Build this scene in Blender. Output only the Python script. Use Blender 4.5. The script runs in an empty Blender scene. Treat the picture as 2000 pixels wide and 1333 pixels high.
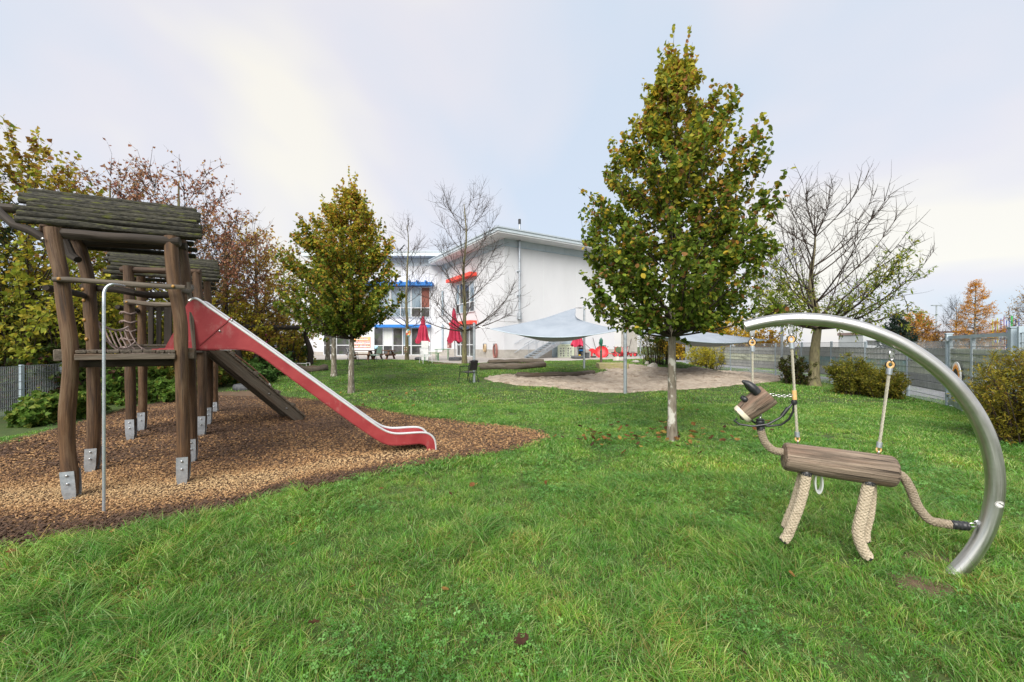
import bpy, math, random
import numpy as np
from mathutils import Vector, Matrix, noise as mnoise

random.seed(7)
RNG = np.random.default_rng(11)
SC = bpy.context.scene
COL = SC.collection

# ------------------------------------------------------------------ camera, sky, sun, exposure
FPX, HOR, EYE = 800.0, 676.0, 1.65          # focal length and eye level in photo pixels, eye height in metres
cam_d = bpy.data.cameras.new('camera')
cam = bpy.data.objects.new('camera', cam_d)
COL.objects.link(cam)
cam.location = (0, 0, EYE)
cam.rotation_euler = (math.radians(90), 0, 0)
cam_d.sensor_width = 36
cam_d.lens = FPX / 2000 * 36
cam_d.shift_y = (HOR - 666.5) / 2000
cam_d.clip_start, cam_d.clip_end = 0.05, 2000
SC.camera = cam

world = bpy.data.worlds.new('World')
SC.world = world
world.use_nodes = True
SUN_EL, SUN_AZ = math.radians(42), math.radians(199)     # azimuth clockwise from +Y


def build_sky():
    nt = world.node_tree
    N, L = nt.nodes, nt.links
    N.clear()
    out = N.new('ShaderNodeOutputWorld')
    bg = N.new('ShaderNodeBackground')
    sky = N.new('ShaderNodeTexSky')
    sky.sky_type = 'NISHITA'
    sky.sun_disc = False
    sky.sun_elevation = SUN_EL
    sky.sun_rotation = SUN_AZ
    sky.air_density, sky.dust_density = 1.0, 1.5
    tc = N.new('ShaderNodeTexCoord')
    # stretched coordinates so that the cloud sheets flatten towards the horizon
    sep = N.new('ShaderNodeSeparateXYZ')
    L.new(tc.outputs['Generated'], sep.inputs[0])
    mx = N.new('ShaderNodeMath'); mx.operation = 'MAXIMUM'; mx.inputs[1].default_value = 0.0
    L.new(sep.outputs['Z'], mx.inputs[0])
    ad = N.new('ShaderNodeMath'); ad.operation = 'ADD'; ad.inputs[1].default_value = 0.35
    L.new(mx.outputs[0], ad.inputs[0])
    dx = N.new('ShaderNodeMath'); dx.operation = 'DIVIDE'
    dy = N.new('ShaderNodeMath'); dy.operation = 'DIVIDE'
    L.new(sep.outputs['X'], dx.inputs[0]); L.new(ad.outputs[0], dx.inputs[1])
    L.new(sep.outputs['Y'], dy.inputs[0]); L.new(ad.outputs[0], dy.inputs[1])
    cmb = N.new('ShaderNodeCombineXYZ')
    L.new(dx.outputs[0], cmb.inputs[0]); L.new(dy.outputs[0], cmb.inputs[1])
    n1 = N.new('ShaderNodeTexNoise')
    n1.inputs['Scale'].default_value = 1.15
    n1.inputs['Detail'].default_value = 4
    n1.inputs['Roughness'].default_value = 0.45
    n1.inputs['Distortion'].default_value = 0.4
    mp = N.new('ShaderNodeMapping')
    mp.inputs['Location'].default_value = (0.62, 0.35, 0)
    mp.inputs['Scale'].default_value = (1.0, 0.75, 1)
    L.new(cmb.outputs[0], mp.inputs['Vector'])
    L.new(mp.outputs[0], n1.inputs['Vector'])
    rp = N.new('ShaderNodeValToRGB')
    e = rp.color_ramp.elements
    e[0].position, e[0].color = 0.36, (0.62, 0.705, 0.82, 1)
    e[1].position, e[1].color = 0.59, (0.90, 0.865, 0.785, 1)
    m = e.new(0.5); m.color = (0.765, 0.755, 0.805, 1)
    L.new(n1.outputs['Fac'], rp.inputs[0])
    sc = N.new('ShaderNodeMix'); sc.data_type = 'RGBA'; sc.blend_type = 'MULTIPLY'
    sc.inputs[0].default_value = 1
    sc.inputs[7].default_value = (SKY_GAIN / 0.1, SKY_GAIN / 0.1, SKY_GAIN / 0.1, 1)
    L.new(rp.outputs[0], sc.inputs[6])
    mix = N.new('ShaderNodeMix'); mix.data_type = 'RGBA'
    mix.inputs[0].default_value = 0.95       # overcast: the blue sky only just comes through
    L.new(sky.outputs[0], mix.inputs[6]); L.new(sc.outputs[2], mix.inputs[7])
    L.new(mix.outputs[2], bg.inputs[0])
    bg.inputs[1].default_value = 0.1
    L.new(bg.outputs[0], out.inputs[0])


SKY_GAIN = 0.278
build_sky()
sun_d = bpy.data.lights.new('sun', 'SUN')
sun_d.energy = 1.5
sun_d.angle = math.radians(45)
sun_d.color = (1.0, 0.95, 0.88)
sun = bpy.data.objects.new('sun', sun_d)
COL.objects.link(sun)
_to = Vector((math.sin(SUN_AZ) * math.cos(SUN_EL), math.cos(SUN_AZ) * math.cos(SUN_EL), math.sin(SUN_EL)))
sun.rotation_euler = _to.to_track_quat('Z', 'Y').to_euler()
vs = SC.view_settings
vs.view_transform, vs.look = 'Standard', 'None'
vs.exposure, vs.gamma = 1.95, 1
vs.use_curve_mapping = False
SC.cycles.use_denoising = True
SC.cycles.max_bounces = 8
SC.cycles.transparent_max_bounces = 8
SC.cycles.use_adaptive_sampling = True
SC.cycles.adaptive_threshold = 0.01


# ------------------------------------------------------------------ terrain and photo-to-place helpers
def sstep(a, b, x):
    t = min(1.0, max(0.0, (x - a) / (b - a)))
    return t * t * (3 - 2 * t)


def ht(x, y):
    """Height of the ground: level round the camera, rising gently to the terrace of the house."""
    z = 0.75 * sstep(11, 26.5, y) * (1 - sstep(8.5, 12.5, x - 0.10 * max(0, y - 20)))
    z += 0.03 * (math.sin(x * 0.9 + 1.3) * math.cos(y * 0.7)) * (1 - sstep(18, 26, y))
    return z


def at(px, py, d):
    return Vector(((px - 1000) / FPX * d, d, EYE - (py - HOR) / FPX * d))


def G(px, py):
    """The spot on the ground that the photo shows at pixel (px, py)."""
    k = (py - HOR) / FPX
    lo = d = 1.2
    while d < 90:
        if EYE - k * d < ht((px - 1000) / FPX * d, d):
            break
        lo = d
        d += 0.25
    hi = d
    for _ in range(30):
        m = (lo + hi) / 2
        if EYE - k * m < ht((px - 1000) / FPX * m, m):
            hi = m
        else:
            lo = m
    x = (px - 1000) / FPX * hi
    return Vector((x, hi, ht(x, hi)))


def on_plane(px, py, o, n):
    r = Vector(((px - 1000) / FPX, 1, -(py - HOR) / FPX))
    e = Vector((0, 0, EYE))
    t = (o - e).dot(n) / r.dot(n)
    return e + r * t


# ------------------------------------------------------------------ mesh builder
class MB:
    """Collects shapes; build() links them as ONE mesh object. 'tc' is a coordinate that runs along each piece."""

    def __init__(self):
        self.v, self.f, self.t, self.c, self.m = [], [], [], [], []
        self.col = (1, 1, 1)
        self.mi = 0

    def _add(self, vs, fs, ts=None):
        b = len(self.v)
        self.v += [tuple(p) for p in vs]
        self.t += [tuple(p) for p in (ts if ts is not None else vs)]
        self.c += [self.col] * len(vs)
        self.f += [tuple(i + b for i in q) for q in fs]
        self.m += [self.mi] * len(fs)
        return self

    def box(self, c, s, R=None, bev=0.0):
        """Box of size s centred at c; with bev its edges are chamfered."""
        sx, sy, sz = s[0] / 2, s[1] / 2, s[2] / 2
        off = (random.random() * 9, random.random() * 9, random.random() * 9)
        ax = max(range(3), key=lambda i: s[i])
        b = min(bev, 0.45 * min(s))
        if b <= 0:
            pts = [(x, y, z) for z in (-sz, sz) for y in (-sy, sy) for x in (-sx, sx)]
            fs = [(0, 2, 3, 1), (4, 5, 7, 6), (0, 1, 5, 4), (2, 6, 7, 3), (0, 4, 6, 2), (1, 3, 7, 5)]
        else:
            pts, idx = [], {}
            for i in (-1, 1):
                for j in (-1, 1):
                    for k in (-1, 1):
                        for a in range(3):
                            p = [i * (sx - b), j * (sy - b), k * (sz - b)]
                            p[a] += b * (i, j, k)[a]
                            idx[(i, j, k, a)] = len(pts)
                            pts.append(tuple(p))
            fs = []
            for a in range(3):
                o = [x for x in range(3) if x != a]
                for s_ in (-1, 1):
                    q = []
                    for (u, w) in ((-1, -1), (1, -1), (1, 1), (-1, 1)):
                        key = [0, 0, 0]; key[a] = s_; key[o[0]] = u; key[o[1]] = w
                        q.append(idx[(key[0], key[1], key[2], a)])
                    flip = (s_ > 0) == (a == 1)
                    fs.append(tuple(reversed(q)) if flip else tuple(q))
            for a in range(3):
                o = [x for x in range(3) if x != a]
                for u in (-1, 1):
                    for w in (-1, 1):
                        k0 = [0, 0, 0]; k0[o[0]] = u; k0[o[1]] = w
                        k1 = list(k0); k0[a] = -1; k1[a] = 1
                        fs.append((idx[(*k0, o[0])], idx[(*k1, o[0])], idx[(*k1, o[1])], idx[(*k0, o[1])]))
            for i in (-1, 1):
                for j in (-1, 1):
                    for k in (-1, 1):
                        fs.append(tuple(idx[(i, j, k, a)] for a in range(3)))
        tcs = []
        for p in pts:
            q = [p[i] for i in range(3) if i != ax] + [p[ax]]
            tcs.append((q[0] + off[0], q[1] + off[1], q[2] + off[2]))
        c = Vector(c)
        if R is not None:
            pts = [R @ Vector(p) for p in pts]
        return self._add([(p[0] + c.x, p[1] + c.y, p[2] + c.z) for p in pts], fs, tcs)

    def bar(self, p0, p1, w, h, up=(0, 0, 1), bev=0.0):
        """Square bar from p0 to p1, w wide and h thick (h along up)."""
        p0, p1 = Vector(p0), Vector(p1)
        z = (p1 - p0)
        l = z.length
        z.normalize()
        u = Vector(up)
        if abs(z.dot(u)) > 0.98:
            u = Vector((1, 0, 0))
        x = u.cross(z).normalized()
        y = z.cross(x)
        R = Matrix((x, y, z)).transposed()
        return self.box((p0 + p1) / 2, (w, h, l), R, bev)

    def tube(self, path, r, n=8, caps=True, closed=False, jit=0.0, twist=0.0):
        path = [Vector(p) for p in path]
        k = len(path)
        rs = r if isinstance(r, (list, tuple)) else [r] * k
        off = (random.random() * 9, random.random() * 9, random.random() * 9)
        tang = []
        for i in range(k):
            if closed:
                t = path[(i + 1) % k] - path[i - 1]
            else:
                t = path[min(i + 1, k - 1)] - path[max(i - 1, 0)]
            tang.append(t.normalized() if t.length > 1e-9 else Vector((0, 0, 1)))
        t0 = tang[0]
        ref = Vector((0, 0, 1)) if abs(t0.z) < 0.9 else Vector((1, 0, 0))
        x = ref.cross(t0).normalized()
        vs, ts, L = [], [], 0.0
        for i in range(k):
            t = tang[i]
            x = (x - t * x.dot(t))
            x = x.normalized() if x.length > 1e-6 else t.orthogonal().normalized()
            y = t.cross(x)
            if i:
                L += (path[i] - path[i - 1]).length
            for j in range(n):
                a = 2 * math.pi * j / n + twist * L
                rr = rs[i]
                if jit:
                    rr *= 1 + jit * mnoise.noise(Vector((math.cos(a) * 1.3 + off[0], math.sin(a) * 1.3 + off[1], L * 3 + off[2])))
                vs.append(path[i] + (x * math.cos(a) + y * math.sin(a)) * rr)
                ts.append((math.cos(a) * rr + off[0], math.sin(a) * rr + off[1], L + off[2]))
        fs = []
        for i in range(k if closed else k - 1):
            i2 = (i + 1) % k
            for j in range(n):
                j2 = (j + 1) % n
                fs.append((i * n + j, i * n + j2, i2 * n + j2, i2 * n + j))
        if caps and not closed:
            fs.append(tuple(reversed(range(n))))
            fs.append(tuple(range((k - 1) * n, k * n)))
        return self._add(vs, fs, ts)

    def lathe(self, o, prof, n=16, axis=None):
        """prof: (radius, height) pairs from bottom to top round an axis through o."""
        o = Vector(o)
        z = Vector(axis).normalized() if axis is not None else Vector((0, 0, 1))
        x = z.orthogonal().normalized() if axis is not None else Vector((1, 0, 0))
        y = z.cross(x)
        vs, fs = [], []
        for (r, h) in prof:
            for j in range(n):
                a = 2 * math.pi * j / n
                vs.append(o + x * (r * math.cos(a)) + y * (r * math.sin(a)) + z * h)
        for i in range(len(prof) - 1):
            for j in range(n):
                j2 = (j + 1) % n
                fs.append((i * n + j, i * n + j2, (i + 1) * n + j2, (i + 1) * n + j))
        if prof[0][0] > 1e-4:
            fs.append(tuple(reversed(range(n))))
        if prof[-1][0] > 1e-4:
            fs.append(tuple(range((len(prof) - 1) * n, len(prof) * n)))
        return self._add(vs, fs)

    def prism(self, poly, d):
        """Polygon (3D points) extruded by vector d."""
        d = Vector(d)
        n = len(poly)
        vs = [Vector(p) for p in poly] + [Vector(p) + d for p in poly]
        fs = [tuple(reversed(range(n))), tuple(range(n, 2 * n))]
        fs += [(i, (i + 1) % n, n + (i + 1) % n, n + i) for i in range(n)]
        return self._add(vs, fs)

    def sweep(self, A, B, d):
        assert len(A) == len(B)
        """Closed strip between the polylines A and B, thickened by vector d."""
        n = len(A)
        d = Vector(d)
        A, B = [Vector(p) for p in A], [Vector(p) for p in B]
        vs = A + B + [p + d for p in A] + [p + d for p in B]
        fs = []
        for i in range(n - 1):
            fs.append((i, i + 1, n + i + 1, n + i))
            fs.append((2 * n + i, 3 * n + i, 3 * n + i + 1, 2 * n + i + 1))
            fs.append((i, 2 * n + i, 2 * n + i + 1, i + 1))
            fs.append((n + i, n + i + 1, 3 * n + i + 1, 3 * n + i))
        fs.append((0, n, 3 * n, 2 * n))
        fs.append((n - 1, 3 * n - 1, 4 * n - 1, 2 * n - 1))
        return self._add(vs, fs)

    def grid(self, P):
        """P: rows of points."""
        r, c = len(P), len(P[0])
        vs = [p for row in P for p in row]
        fs = [(i * c + j, i * c + j + 1, (i + 1) * c + j + 1, (i + 1) * c + j) for i in range(r - 1) for j in range(c - 1)]
        return self._add(vs, fs)

    def build(self, name, mat, parent=None, label=None, kind=None, smooth=True, recalc=True):
        me = bpy.data.meshes.new(name)
        w = Vector((0, 0, 0)) if parent is None else Vector(parent.get('_w', (0, 0, 0)))
        V = np.array(self.v, dtype=np.float64).reshape(-1, 3) - np.array(w)
        me.from_pydata([tuple(p) for p in V], [], self.f)
        a = me.attributes.new('tc', 'FLOAT_VECTOR', 'POINT')
        a.data.foreach_set('vector', np.array(self.t, dtype=np.float32).ravel())
        ca = me.attributes.new('col', 'FLOAT_COLOR', 'POINT')
        C4 = np.ones((len(self.v), 4), dtype=np.float32)
        C4[:, :3] = np.array(self.c, dtype=np.float32)
        ca.data.foreach_set('color', C4.ravel())
        mats = mat if isinstance(mat, (list, tuple)) else [mat]
        for m in mats:
            me.materials.append(m)
        if len(mats) > 1:
            me.polygons.foreach_set('material_index', self.m)
        if recalc:
            import bmesh
            bm = bmesh.new(); bm.from_mesh(me)
            bmesh.ops.recalc_face_normals(bm, faces=bm.faces)
            bm.to_mesh(me); bm.free()
        if smooth:
            me.polygons.foreach_set('use_smooth', [True] * len(me.polygons))
            me.set_sharp_from_angle(angle=math.radians(38))
        me.update()
        return link(name, me, parent, label, kind)


def link(name, me, parent=None, label=None, kind=None):
    o = bpy.data.objects.new(name, me)
    COL.objects.link(o)
    if parent is not None:
        o.parent = parent
        o['_w'] = tuple(parent.get('_w', (0, 0, 0)))
    if label:
        o['label'] = label
    if kind:
        o['kind'] = kind
    return o


def thing(name, label, cat, loc=(0, 0, 0), group=None):
    o = bpy.data.objects.new(name, None)
    COL.objects.link(o)
    o.empty_display_size = 0.2
    o.location = loc
    o['_w'] = tuple(loc)
    return tag(o, label, cat, group)


def tag(o, label, cat, group=None):
    o['label'], o['category'] = label, cat
    if group:
        o['group'] = group
    return o


def kids(o):
    return [c for c in COL.objects if c.parent == o]


def copy_tree(src, loc, rz=0.0, scale=1.0, label=None, kmap=None):
    kmap = kmap or {}
    r = src.copy()
    COL.objects.link(r)
    r.location, r.rotation_euler = loc, (0, 0, rz)
    r.scale = (scale,) * 3
    if label:
        r['label'] = label
    for c in kids(src):
        d = c.copy(); COL.objects.link(d); d.parent = r
        for g in kids(c):
            e = g.copy(); COL.objects.link(e); e.parent = d
    return r


# ------------------------------------------------------------------ materials
def mat(name, c1, c2, scale=(8, 8, 8), detail=5, rough=0.7, metal=0.0, bump=0.25, bscale=None, c3=None, s3=(2, 2, 2), lo=0.35, hi=0.65,
        lo3=0.5, hi3=0.62, vcol=False, spec=0.4, coord='tc', rvar=0.0, objvar=0.0, bdist=0.01, coat=0.0, cracks=None):
    """Noise between c1 and c2, patches of c3; coordinates run along each piece (attribute tc) or are the place in the world."""
    m = bpy.data.materials.new(name)
    m.use_nodes = True
    nt = m.node_tree
    N, L = nt.nodes, nt.links
    b = N['Principled BSDF']
    if coord == 'tc':
        src = N.new('ShaderNodeAttribute'); src.attribute_name = 'tc'; vec = src.outputs['Vector']
    else:
        src = N.new('ShaderNodeNewGeometry'); vec = src.outputs['Position']

    def nz(s, det, rough_=0.6):
        mp = N.new('ShaderNodeMapping'); mp.inputs['Scale'].default_value = s
        L.new(vec, mp.inputs['Vector'])
        n = N.new('ShaderNodeTexNoise'); n.inputs['Scale'].default_value = 1; n.inputs['Detail'].default_value = det
        n.inputs['Roughness'].default_value = rough_
        L.new(mp.outputs[0], n.inputs['Vector'])
        return n.outputs['Fac']

    def mr(x, a, c, o0=0.0, o1=1.0):
        r = N.new('ShaderNodeMapRange'); r.inputs[1].default_value = a; r.inputs[2].default_value = c
        r.inputs[3].default_value = o0; r.inputs[4].default_value = o1
        L.new(x, r.inputs[0]); return r.outputs[0]

    def mix(f, a, c, mode='MIX'):
        x = N.new('ShaderNodeMix'); x.data_type = 'RGBA'; x.blend_type = mode
        if isinstance(f, float): x.inputs[0].default_value = f
        else: L.new(f, x.inputs[0])
        for i, v in ((6, a), (7, c)):
            if isinstance(v, tuple): x.inputs[i].default_value = (*v, 1)
            else: L.new(v, x.inputs[i])
        return x.outputs[2]
    f = nz(scale, detail)
    col = mix(mr(f, lo, hi), c1, c2)
    if c3 is not None:
        col = mix(mr(nz(s3, 6, 0.65), lo3, hi3), col, c3)
    if cracks:
        col = mix(mr(nz(cracks[0], 4, 0.55), cracks[2], cracks[3]), col, cracks[1])
    if objvar:
        oi = N.new('ShaderNodeObjectInfo')
        v = mr(oi.outputs['Random'], 0, 1, 1 - objvar, 1 + objvar)
        cc = N.new('ShaderNodeCombineColor')
        for i in range(3): L.new(v, cc.inputs[i])
        col = mix(1.0, col, cc.outputs[0], 'MULTIPLY')
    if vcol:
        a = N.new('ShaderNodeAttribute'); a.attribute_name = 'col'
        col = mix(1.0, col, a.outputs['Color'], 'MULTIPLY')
    L.new(col, b.inputs['Base Color'])
    if rvar:
        L.new(mr(f, 0.3, 0.7, max(0.03, rough - rvar), min(1, rough + rvar)), b.inputs['Roughness'])
    else:
        b.inputs['Roughness'].default_value = rough
    b.inputs['Metallic'].default_value = metal
    b.inputs['Specular IOR Level'].default_value = spec
    if coat:
        b.inputs['Coat Weight'].default_value = coat
    if bump:
        bp = N.new('ShaderNodeBump'); bp.inputs['Strength'].default_value = bump; bp.inputs['Distance'].default_value = bdist
        L.new(nz(bscale or scale, 6, 0.65), bp.inputs['Height'])
        L.new(bp.outputs[0], b.inputs['Normal'])
    return m


def leaf_mat(name, rough=0.5, trans=0.5, var=0.18):
    m = bpy.data.materials.new(name)
    m.use_nodes = True
    nt = m.node_tree
    N, L = nt.nodes, nt.links
    b, out = N['Principled BSDF'], N['Material Output']
    a = N.new('ShaderNodeAttribute'); a.attribute_name = 'col'
    g = N.new('ShaderNodeNewGeometry')
    n = N.new('ShaderNodeTexNoise'); n.inputs['Scale'].default_value = 9
    L.new(g.outputs['Position'], n.inputs['Vector'])
    hsv = N.new('ShaderNodeHueSaturation')
    mr = N.new('ShaderNodeMapRange'); mr.inputs[1].default_value = .3; mr.inputs[2].default_value = .7
    mr.inputs[3].default_value = 1 - var; mr.inputs[4].default_value = 1 + var
    L.new(n.outputs['Fac'], mr.inputs[0]); L.new(mr.outputs[0], hsv.inputs['Value'])
    L.new(a.outputs['Color'], hsv.inputs['Color'])
    L.new(hsv.outputs[0], b.inputs['Base Color'])
    b.inputs['Roughness'].default_value = rough
    b.inputs['Specular IOR Level'].default_value = 0.14
    t = N.new('ShaderNodeBsdfTranslucent')
    L.new(hsv.outputs[0], t.inputs['Color'])
    mx = N.new('ShaderNodeMixShader'); mx.inputs[0].default_value = trans
    L.new(b.outputs[0], mx.inputs[1]); L.new(t.outputs[0], mx.inputs[2])
    L.new(mx.outputs[0], out.inputs['Surface'])
    return m


M = {}
# weathered oak posts: brown with ochre patches and grey streaks
M['post'] = mat('post_wood', (0.032, 0.017, 0.009), (0.155, 0.080, 0.034), (22, 22, 2.2), 8, 0.66, 0, 0.9, (70, 70, 3), (0.125, 0.092, 0.058), (11, 11, 1.1), .3, .7, .50, .72, objvar=.14, bdist=.012, vcol=True, cracks=((75, 75, 2.0), (0.018, 0.012, 0.008), .62, .68))
M['grey_wood'] = mat('grey_wood', (0.050, 0.040, 0.029), (0.145, 0.122, 0.094), (34, 34, 2.4), 7, 0.78, 0, 0.8, (70, 70, 3), (0.085, 0.052, 0.030), (8, 8, .8), .3, .7, .5, .72, objvar=.16, bdist=.010, cracks=((70, 70, 2.2), (0.016, 0.012, 0.009), .62, .68))
M['dark_wood'] = mat('dark_wood', (0.010, 0.008, 0.006), (0.040, 0.029, 0.021), (30, 30, 1.8), 6, 0.8, 0, 0.6, (60, 60, 3), (0.055, 0.045, 0.034), (8, 8, 1), .3, .7, .5, .72, objvar=.2, bdist=.008)
M['roof_wood'] = mat('mossy_roof_wood', (0.007, 0.0075, 0.005), (0.056, 0.053, 0.037), (44, 44, 18), 8, 0.9, 0, 1.0, (70, 70, 30), (0.085, 0.095, 0.014), (15, 15, 5.5), .36, .66, .55, .66, objvar=.22, bdist=.012)
M['roof_under'] = mat('roof_log_wood', (0.028, 0.018, 0.012), (0.085, 0.05, 0.03), (30, 30, 2), 6, 0.8, 0, 0.5, (60, 60, 3), objvar=.2)
M['log'] = mat('weathered_log', (0.085, 0.063, 0.046), (0.31, 0.24, 0.18), (40, 40, 1.6), 8, 0.75, 0, 1.0, (75, 75, 2.2), (0.235, 0.145, 0.10), (8, 8, .9), .36, .66, .48, .68, bdist=.016, cracks=((60, 60, 1.5), (0.030, 0.020, 0.014), .60, .66))
M['galv'] = mat('galvanised_steel', (0.42, 0.47, 0.52), (0.58, 0.63, 0.68), (30, 30, 30), 4, 0.42, 0.75, 0.05, None, (0.30, 0.33, 0.36), (6, 6, 6), .3, .7, .5, .7)
M['paint_grey'] = mat('blue_grey_paint', (0.33, 0.41, 0.47), (0.43, 0.51, 0.57), (8, 8, 3), 4, 0.45, 0.15, 0.05)
M['steel'] = mat('brushed_stainless_steel', (0.52, 0.52, 0.51), (0.66, 0.66, 0.65), (90, 90, 3), 5, 0.37, 1.0, 0.06, (140, 140, 4), (0.40, 0.385, 0.36), (3, 3, 2.2), .3, .7, .5, .72, rvar=.07, bdist=.002)
M['chrome'] = mat('bright_steel', (0.66, 0.67, 0.68), (0.78, 0.79, 0.80), (20, 20, 6), 3, 0.22, 1.0, 0.0)
M['rail'] = mat('slide_edge_steel', (0.72, 0.73, 0.75), (0.86, 0.87, 0.88), (20, 20, 5), 3, 0.34, 0.55, 0.0)
M['bolt'] = mat('bolt_steel', (0.34, 0.34, 0.335), (0.46, 0.46, 0.46), (20, 20, 20), 2, 0.35, 1.0, 0)
M['brass'] = mat('yellow_bolt_cap', (0.26, 0.14, 0.03), (0.36, 0.20, 0.05), (20, 20, 20), 2, 0.45, 0.1, 0)
M['black'] = mat('black_rubber', (0.012, 0.013, 0.015), (0.03, 0.032, 0.036), (20, 20, 20), 4, 0.38, 0, 0.1)
M['tyre'] = mat('grey_rubber', (0.05, 0.054, 0.06), (0.11, 0.115, 0.125), (14, 14, 14), 4, 0.75, 0, 0.2)
M['red'] = mat('faded_red_paint', (0.25, 0.024, 0.030), (0.34, 0.050, 0.053), (4, 4, 4), 8, 0.48, 0, 0.10, (40, 40, 40), (0.32, 0.105, 0.10), (9, 9, 5), .3, .7, .57, .72, coord='pos', cracks=((7, 7, 40), (0.36, 0.16, 0.15), .68, .76))
M['redtoy'] = mat('red_plastic', (0.52, 0.02, 0.03), (0.62, 0.045, 0.05), (9, 9, 9), 3, 0.4, 0, 0)
M['magenta'] = mat('magenta_paint', (0.36, 0.012, 0.16), (0.44, 0.02, 0.21), (3, 3, 1), 4, 0.5, 0, 0.05)
M['parasol'] = mat('crimson_cloth', (0.38, 0.022, 0.060), (0.50, 0.045, 0.095), (12, 12, 3), 5, 0.85, 0, 0.3)
M['rope'] = mat('beige_rope', (0.31, 0.255, 0.18), (0.53, 0.455, 0.345), (110, 110, 40), 6, 0.9, 0, 0.9, (160, 160, 60), (0.17, 0.135, 0.09), (14, 14, 9), .3, .7, .55, .75, bdist=.004)
M['net'] = mat('net_rope', (0.16, 0.115, 0.10), (0.34, 0.27, 0.25), (60, 60, 20), 4, 0.9, 0, 0.4)
M['cable'] = mat('grey_steel_rope', (0.30, 0.28, 0.21), (0.46, 0.44, 0.36), (160, 160, 90), 4, 0.7, 0.1, 0.6, bdist=.003)
M['ochre'] = mat('ochre_thimble', (0.55, 0.33, 0.12), (0.68, 0.45, 0.2), (40, 40, 40), 3, 0.5, 0, 0.1)
M['cream'] = mat('chipped_cream_paint', (0.62, 0.56, 0.42), (0.74, 0.69, 0.56), (30, 30, 30), 4, 0.6, 0, 0.2, None, (0.10, 0.08, 0.055), (20, 20, 20), .3, .7, .60, .64)
M['wall'] = mat('white_render', (0.585, 0.60, 0.63), (0.625, 0.64, 0.67), (0.8, 0.8, 0.35), 6, 0.9, 0, 0.06, (30, 30, 30), (0.55, 0.565, 0.585), (0.5, 0.5, 0.16), .3, .7, .52, .78, coord='pos')
M['plinth'] = mat('concrete_plinth', (0.36, 0.34, 0.31), (0.46, 0.44, 0.40), (3, 3, 3), 6, 0.9, 0, 0.1, None, (0.30, 0.285, 0.25), (1.1, 1.1, 2), .3, .7, .5, .7, coord='pos')
M['roofmetal'] = mat('roof_edge_metal', (0.50, 0.57, 0.62), (0.58, 0.65, 0.70), (1.2, 1.2, 1.2), 4, 0.5, 0.2, 0.03, coord='pos')
M['soffit'] = mat('pale_soffit', (0.62, 0.64, 0.66), (0.68, 0.70, 0.72), (2, 2, 2), 4, 0.8, 0, 0.03, coord='pos')
M['cladding'] = mat('grey_cladding', (0.40, 0.46, 0.51), (0.46, 0.52, 0.57), (1.5, 1.5, 1.5), 4, 0.55, 0.1, 0.03, coord='pos')
M['frame'] = mat('window_frame', (0.55, 0.58, 0.61), (0.62, 0.65, 0.68), (6, 6, 6), 3, 0.45, 0.1, 0.0)
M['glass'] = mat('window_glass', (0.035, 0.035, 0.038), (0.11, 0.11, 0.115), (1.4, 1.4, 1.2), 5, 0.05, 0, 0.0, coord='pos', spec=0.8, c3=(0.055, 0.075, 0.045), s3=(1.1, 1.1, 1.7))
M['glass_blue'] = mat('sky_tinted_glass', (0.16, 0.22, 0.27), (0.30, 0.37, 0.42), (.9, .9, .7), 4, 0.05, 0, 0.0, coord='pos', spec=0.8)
M['curtain'] = mat('pale_curtain', (0.50, 0.54, 0.52), (0.62, 0.65, 0.63), (9, 9, .5), 3, 0.5, 0, 0.0, coord='pos')
M['blue'] = mat('blue_sunshade', (0.012, 0.145, 0.48), (0.02, 0.19, 0.56), (2, 2, 2), 3, 0.5, 0, 0.03, coord='pos')
M['redbar'] = mat('red_sunshade', (0.72, 0.065, 0.04), (0.78, 0.09, 0.06), (2, 2, 2), 3, 0.5, 0, 0.03, coord='pos')
M['brick'] = mat('brown_red_panel', (0.17, 0.055, 0.04), (0.24, 0.085, 0.06), (3, 3, 3), 4, 0.7, 0, 0.05, coord='pos')
M['terrace'] = mat('terrace_paving', (0.33, 0.305, 0.28), (0.43, 0.40, 0.37), (2.5, 2.5, 2.5), 7, 0.9, 0, 0.15, (30, 30, 30), (0.35, 0.31, 0.27), (.5, .5, .5), .3, .7, .5, .72, coord='pos')
M['road'] = mat('asphalt', (0.20, 0.20, 0.22), (0.27, 0.27, 0.29), (7, 7, 7), 6, 0.9, 0, 0.2, coord='pos')
M['sail'] = mat('grey_blue_sailcloth', (0.25, 0.29, 0.34), (0.29, 0.33, 0.38), (1.4, 1.4, 1.4), 5, 0.85, 0, 0.12, (3, 3, 3), coord='pos')
M['strip_grey'] = mat('grey_privacy_strip', (0.40, 0.405, 0.385), (0.54, 0.545, 0.515), (3, 3, 1.2), 5, 0.6, 0, 0.1, coord='pos', objvar=.12)
M['strip_green'] = mat('pale_green_privacy_strip', (0.66, 0.69, 0.50), (0.78, 0.80, 0.62), (4, 4, 1.2), 5, 0.6, 0, 0.1, None, (0.25, 0.26, 0.19), (1.5, 1.5, 6), .3, .7, .52, .7, coord='pos', objvar=.08)
M['strip_paint'] = mat('painted_privacy_strip', (0.18, 0.36, 0.40), (0.36, 0.46, 0.34), (1.3, 1.3, 2), 4, 0.6, 0, 0.1, None, (0.42, 0.24, 0.22), (2.2, 2.2, 6), .4, .6, .62, .68, coord='pos', objvar=.1)
M['bark'] = mat('grey_bark', (0.10, 0.085, 0.062), (0.23, 0.20, 0.15), (22, 22, 6), 6, 0.9, 0, 0.9, (40, 40, 10), (0.33, 0.335, 0.29), (10, 10, 5), .3, .7, .53, .64, bdist=.012)
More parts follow.
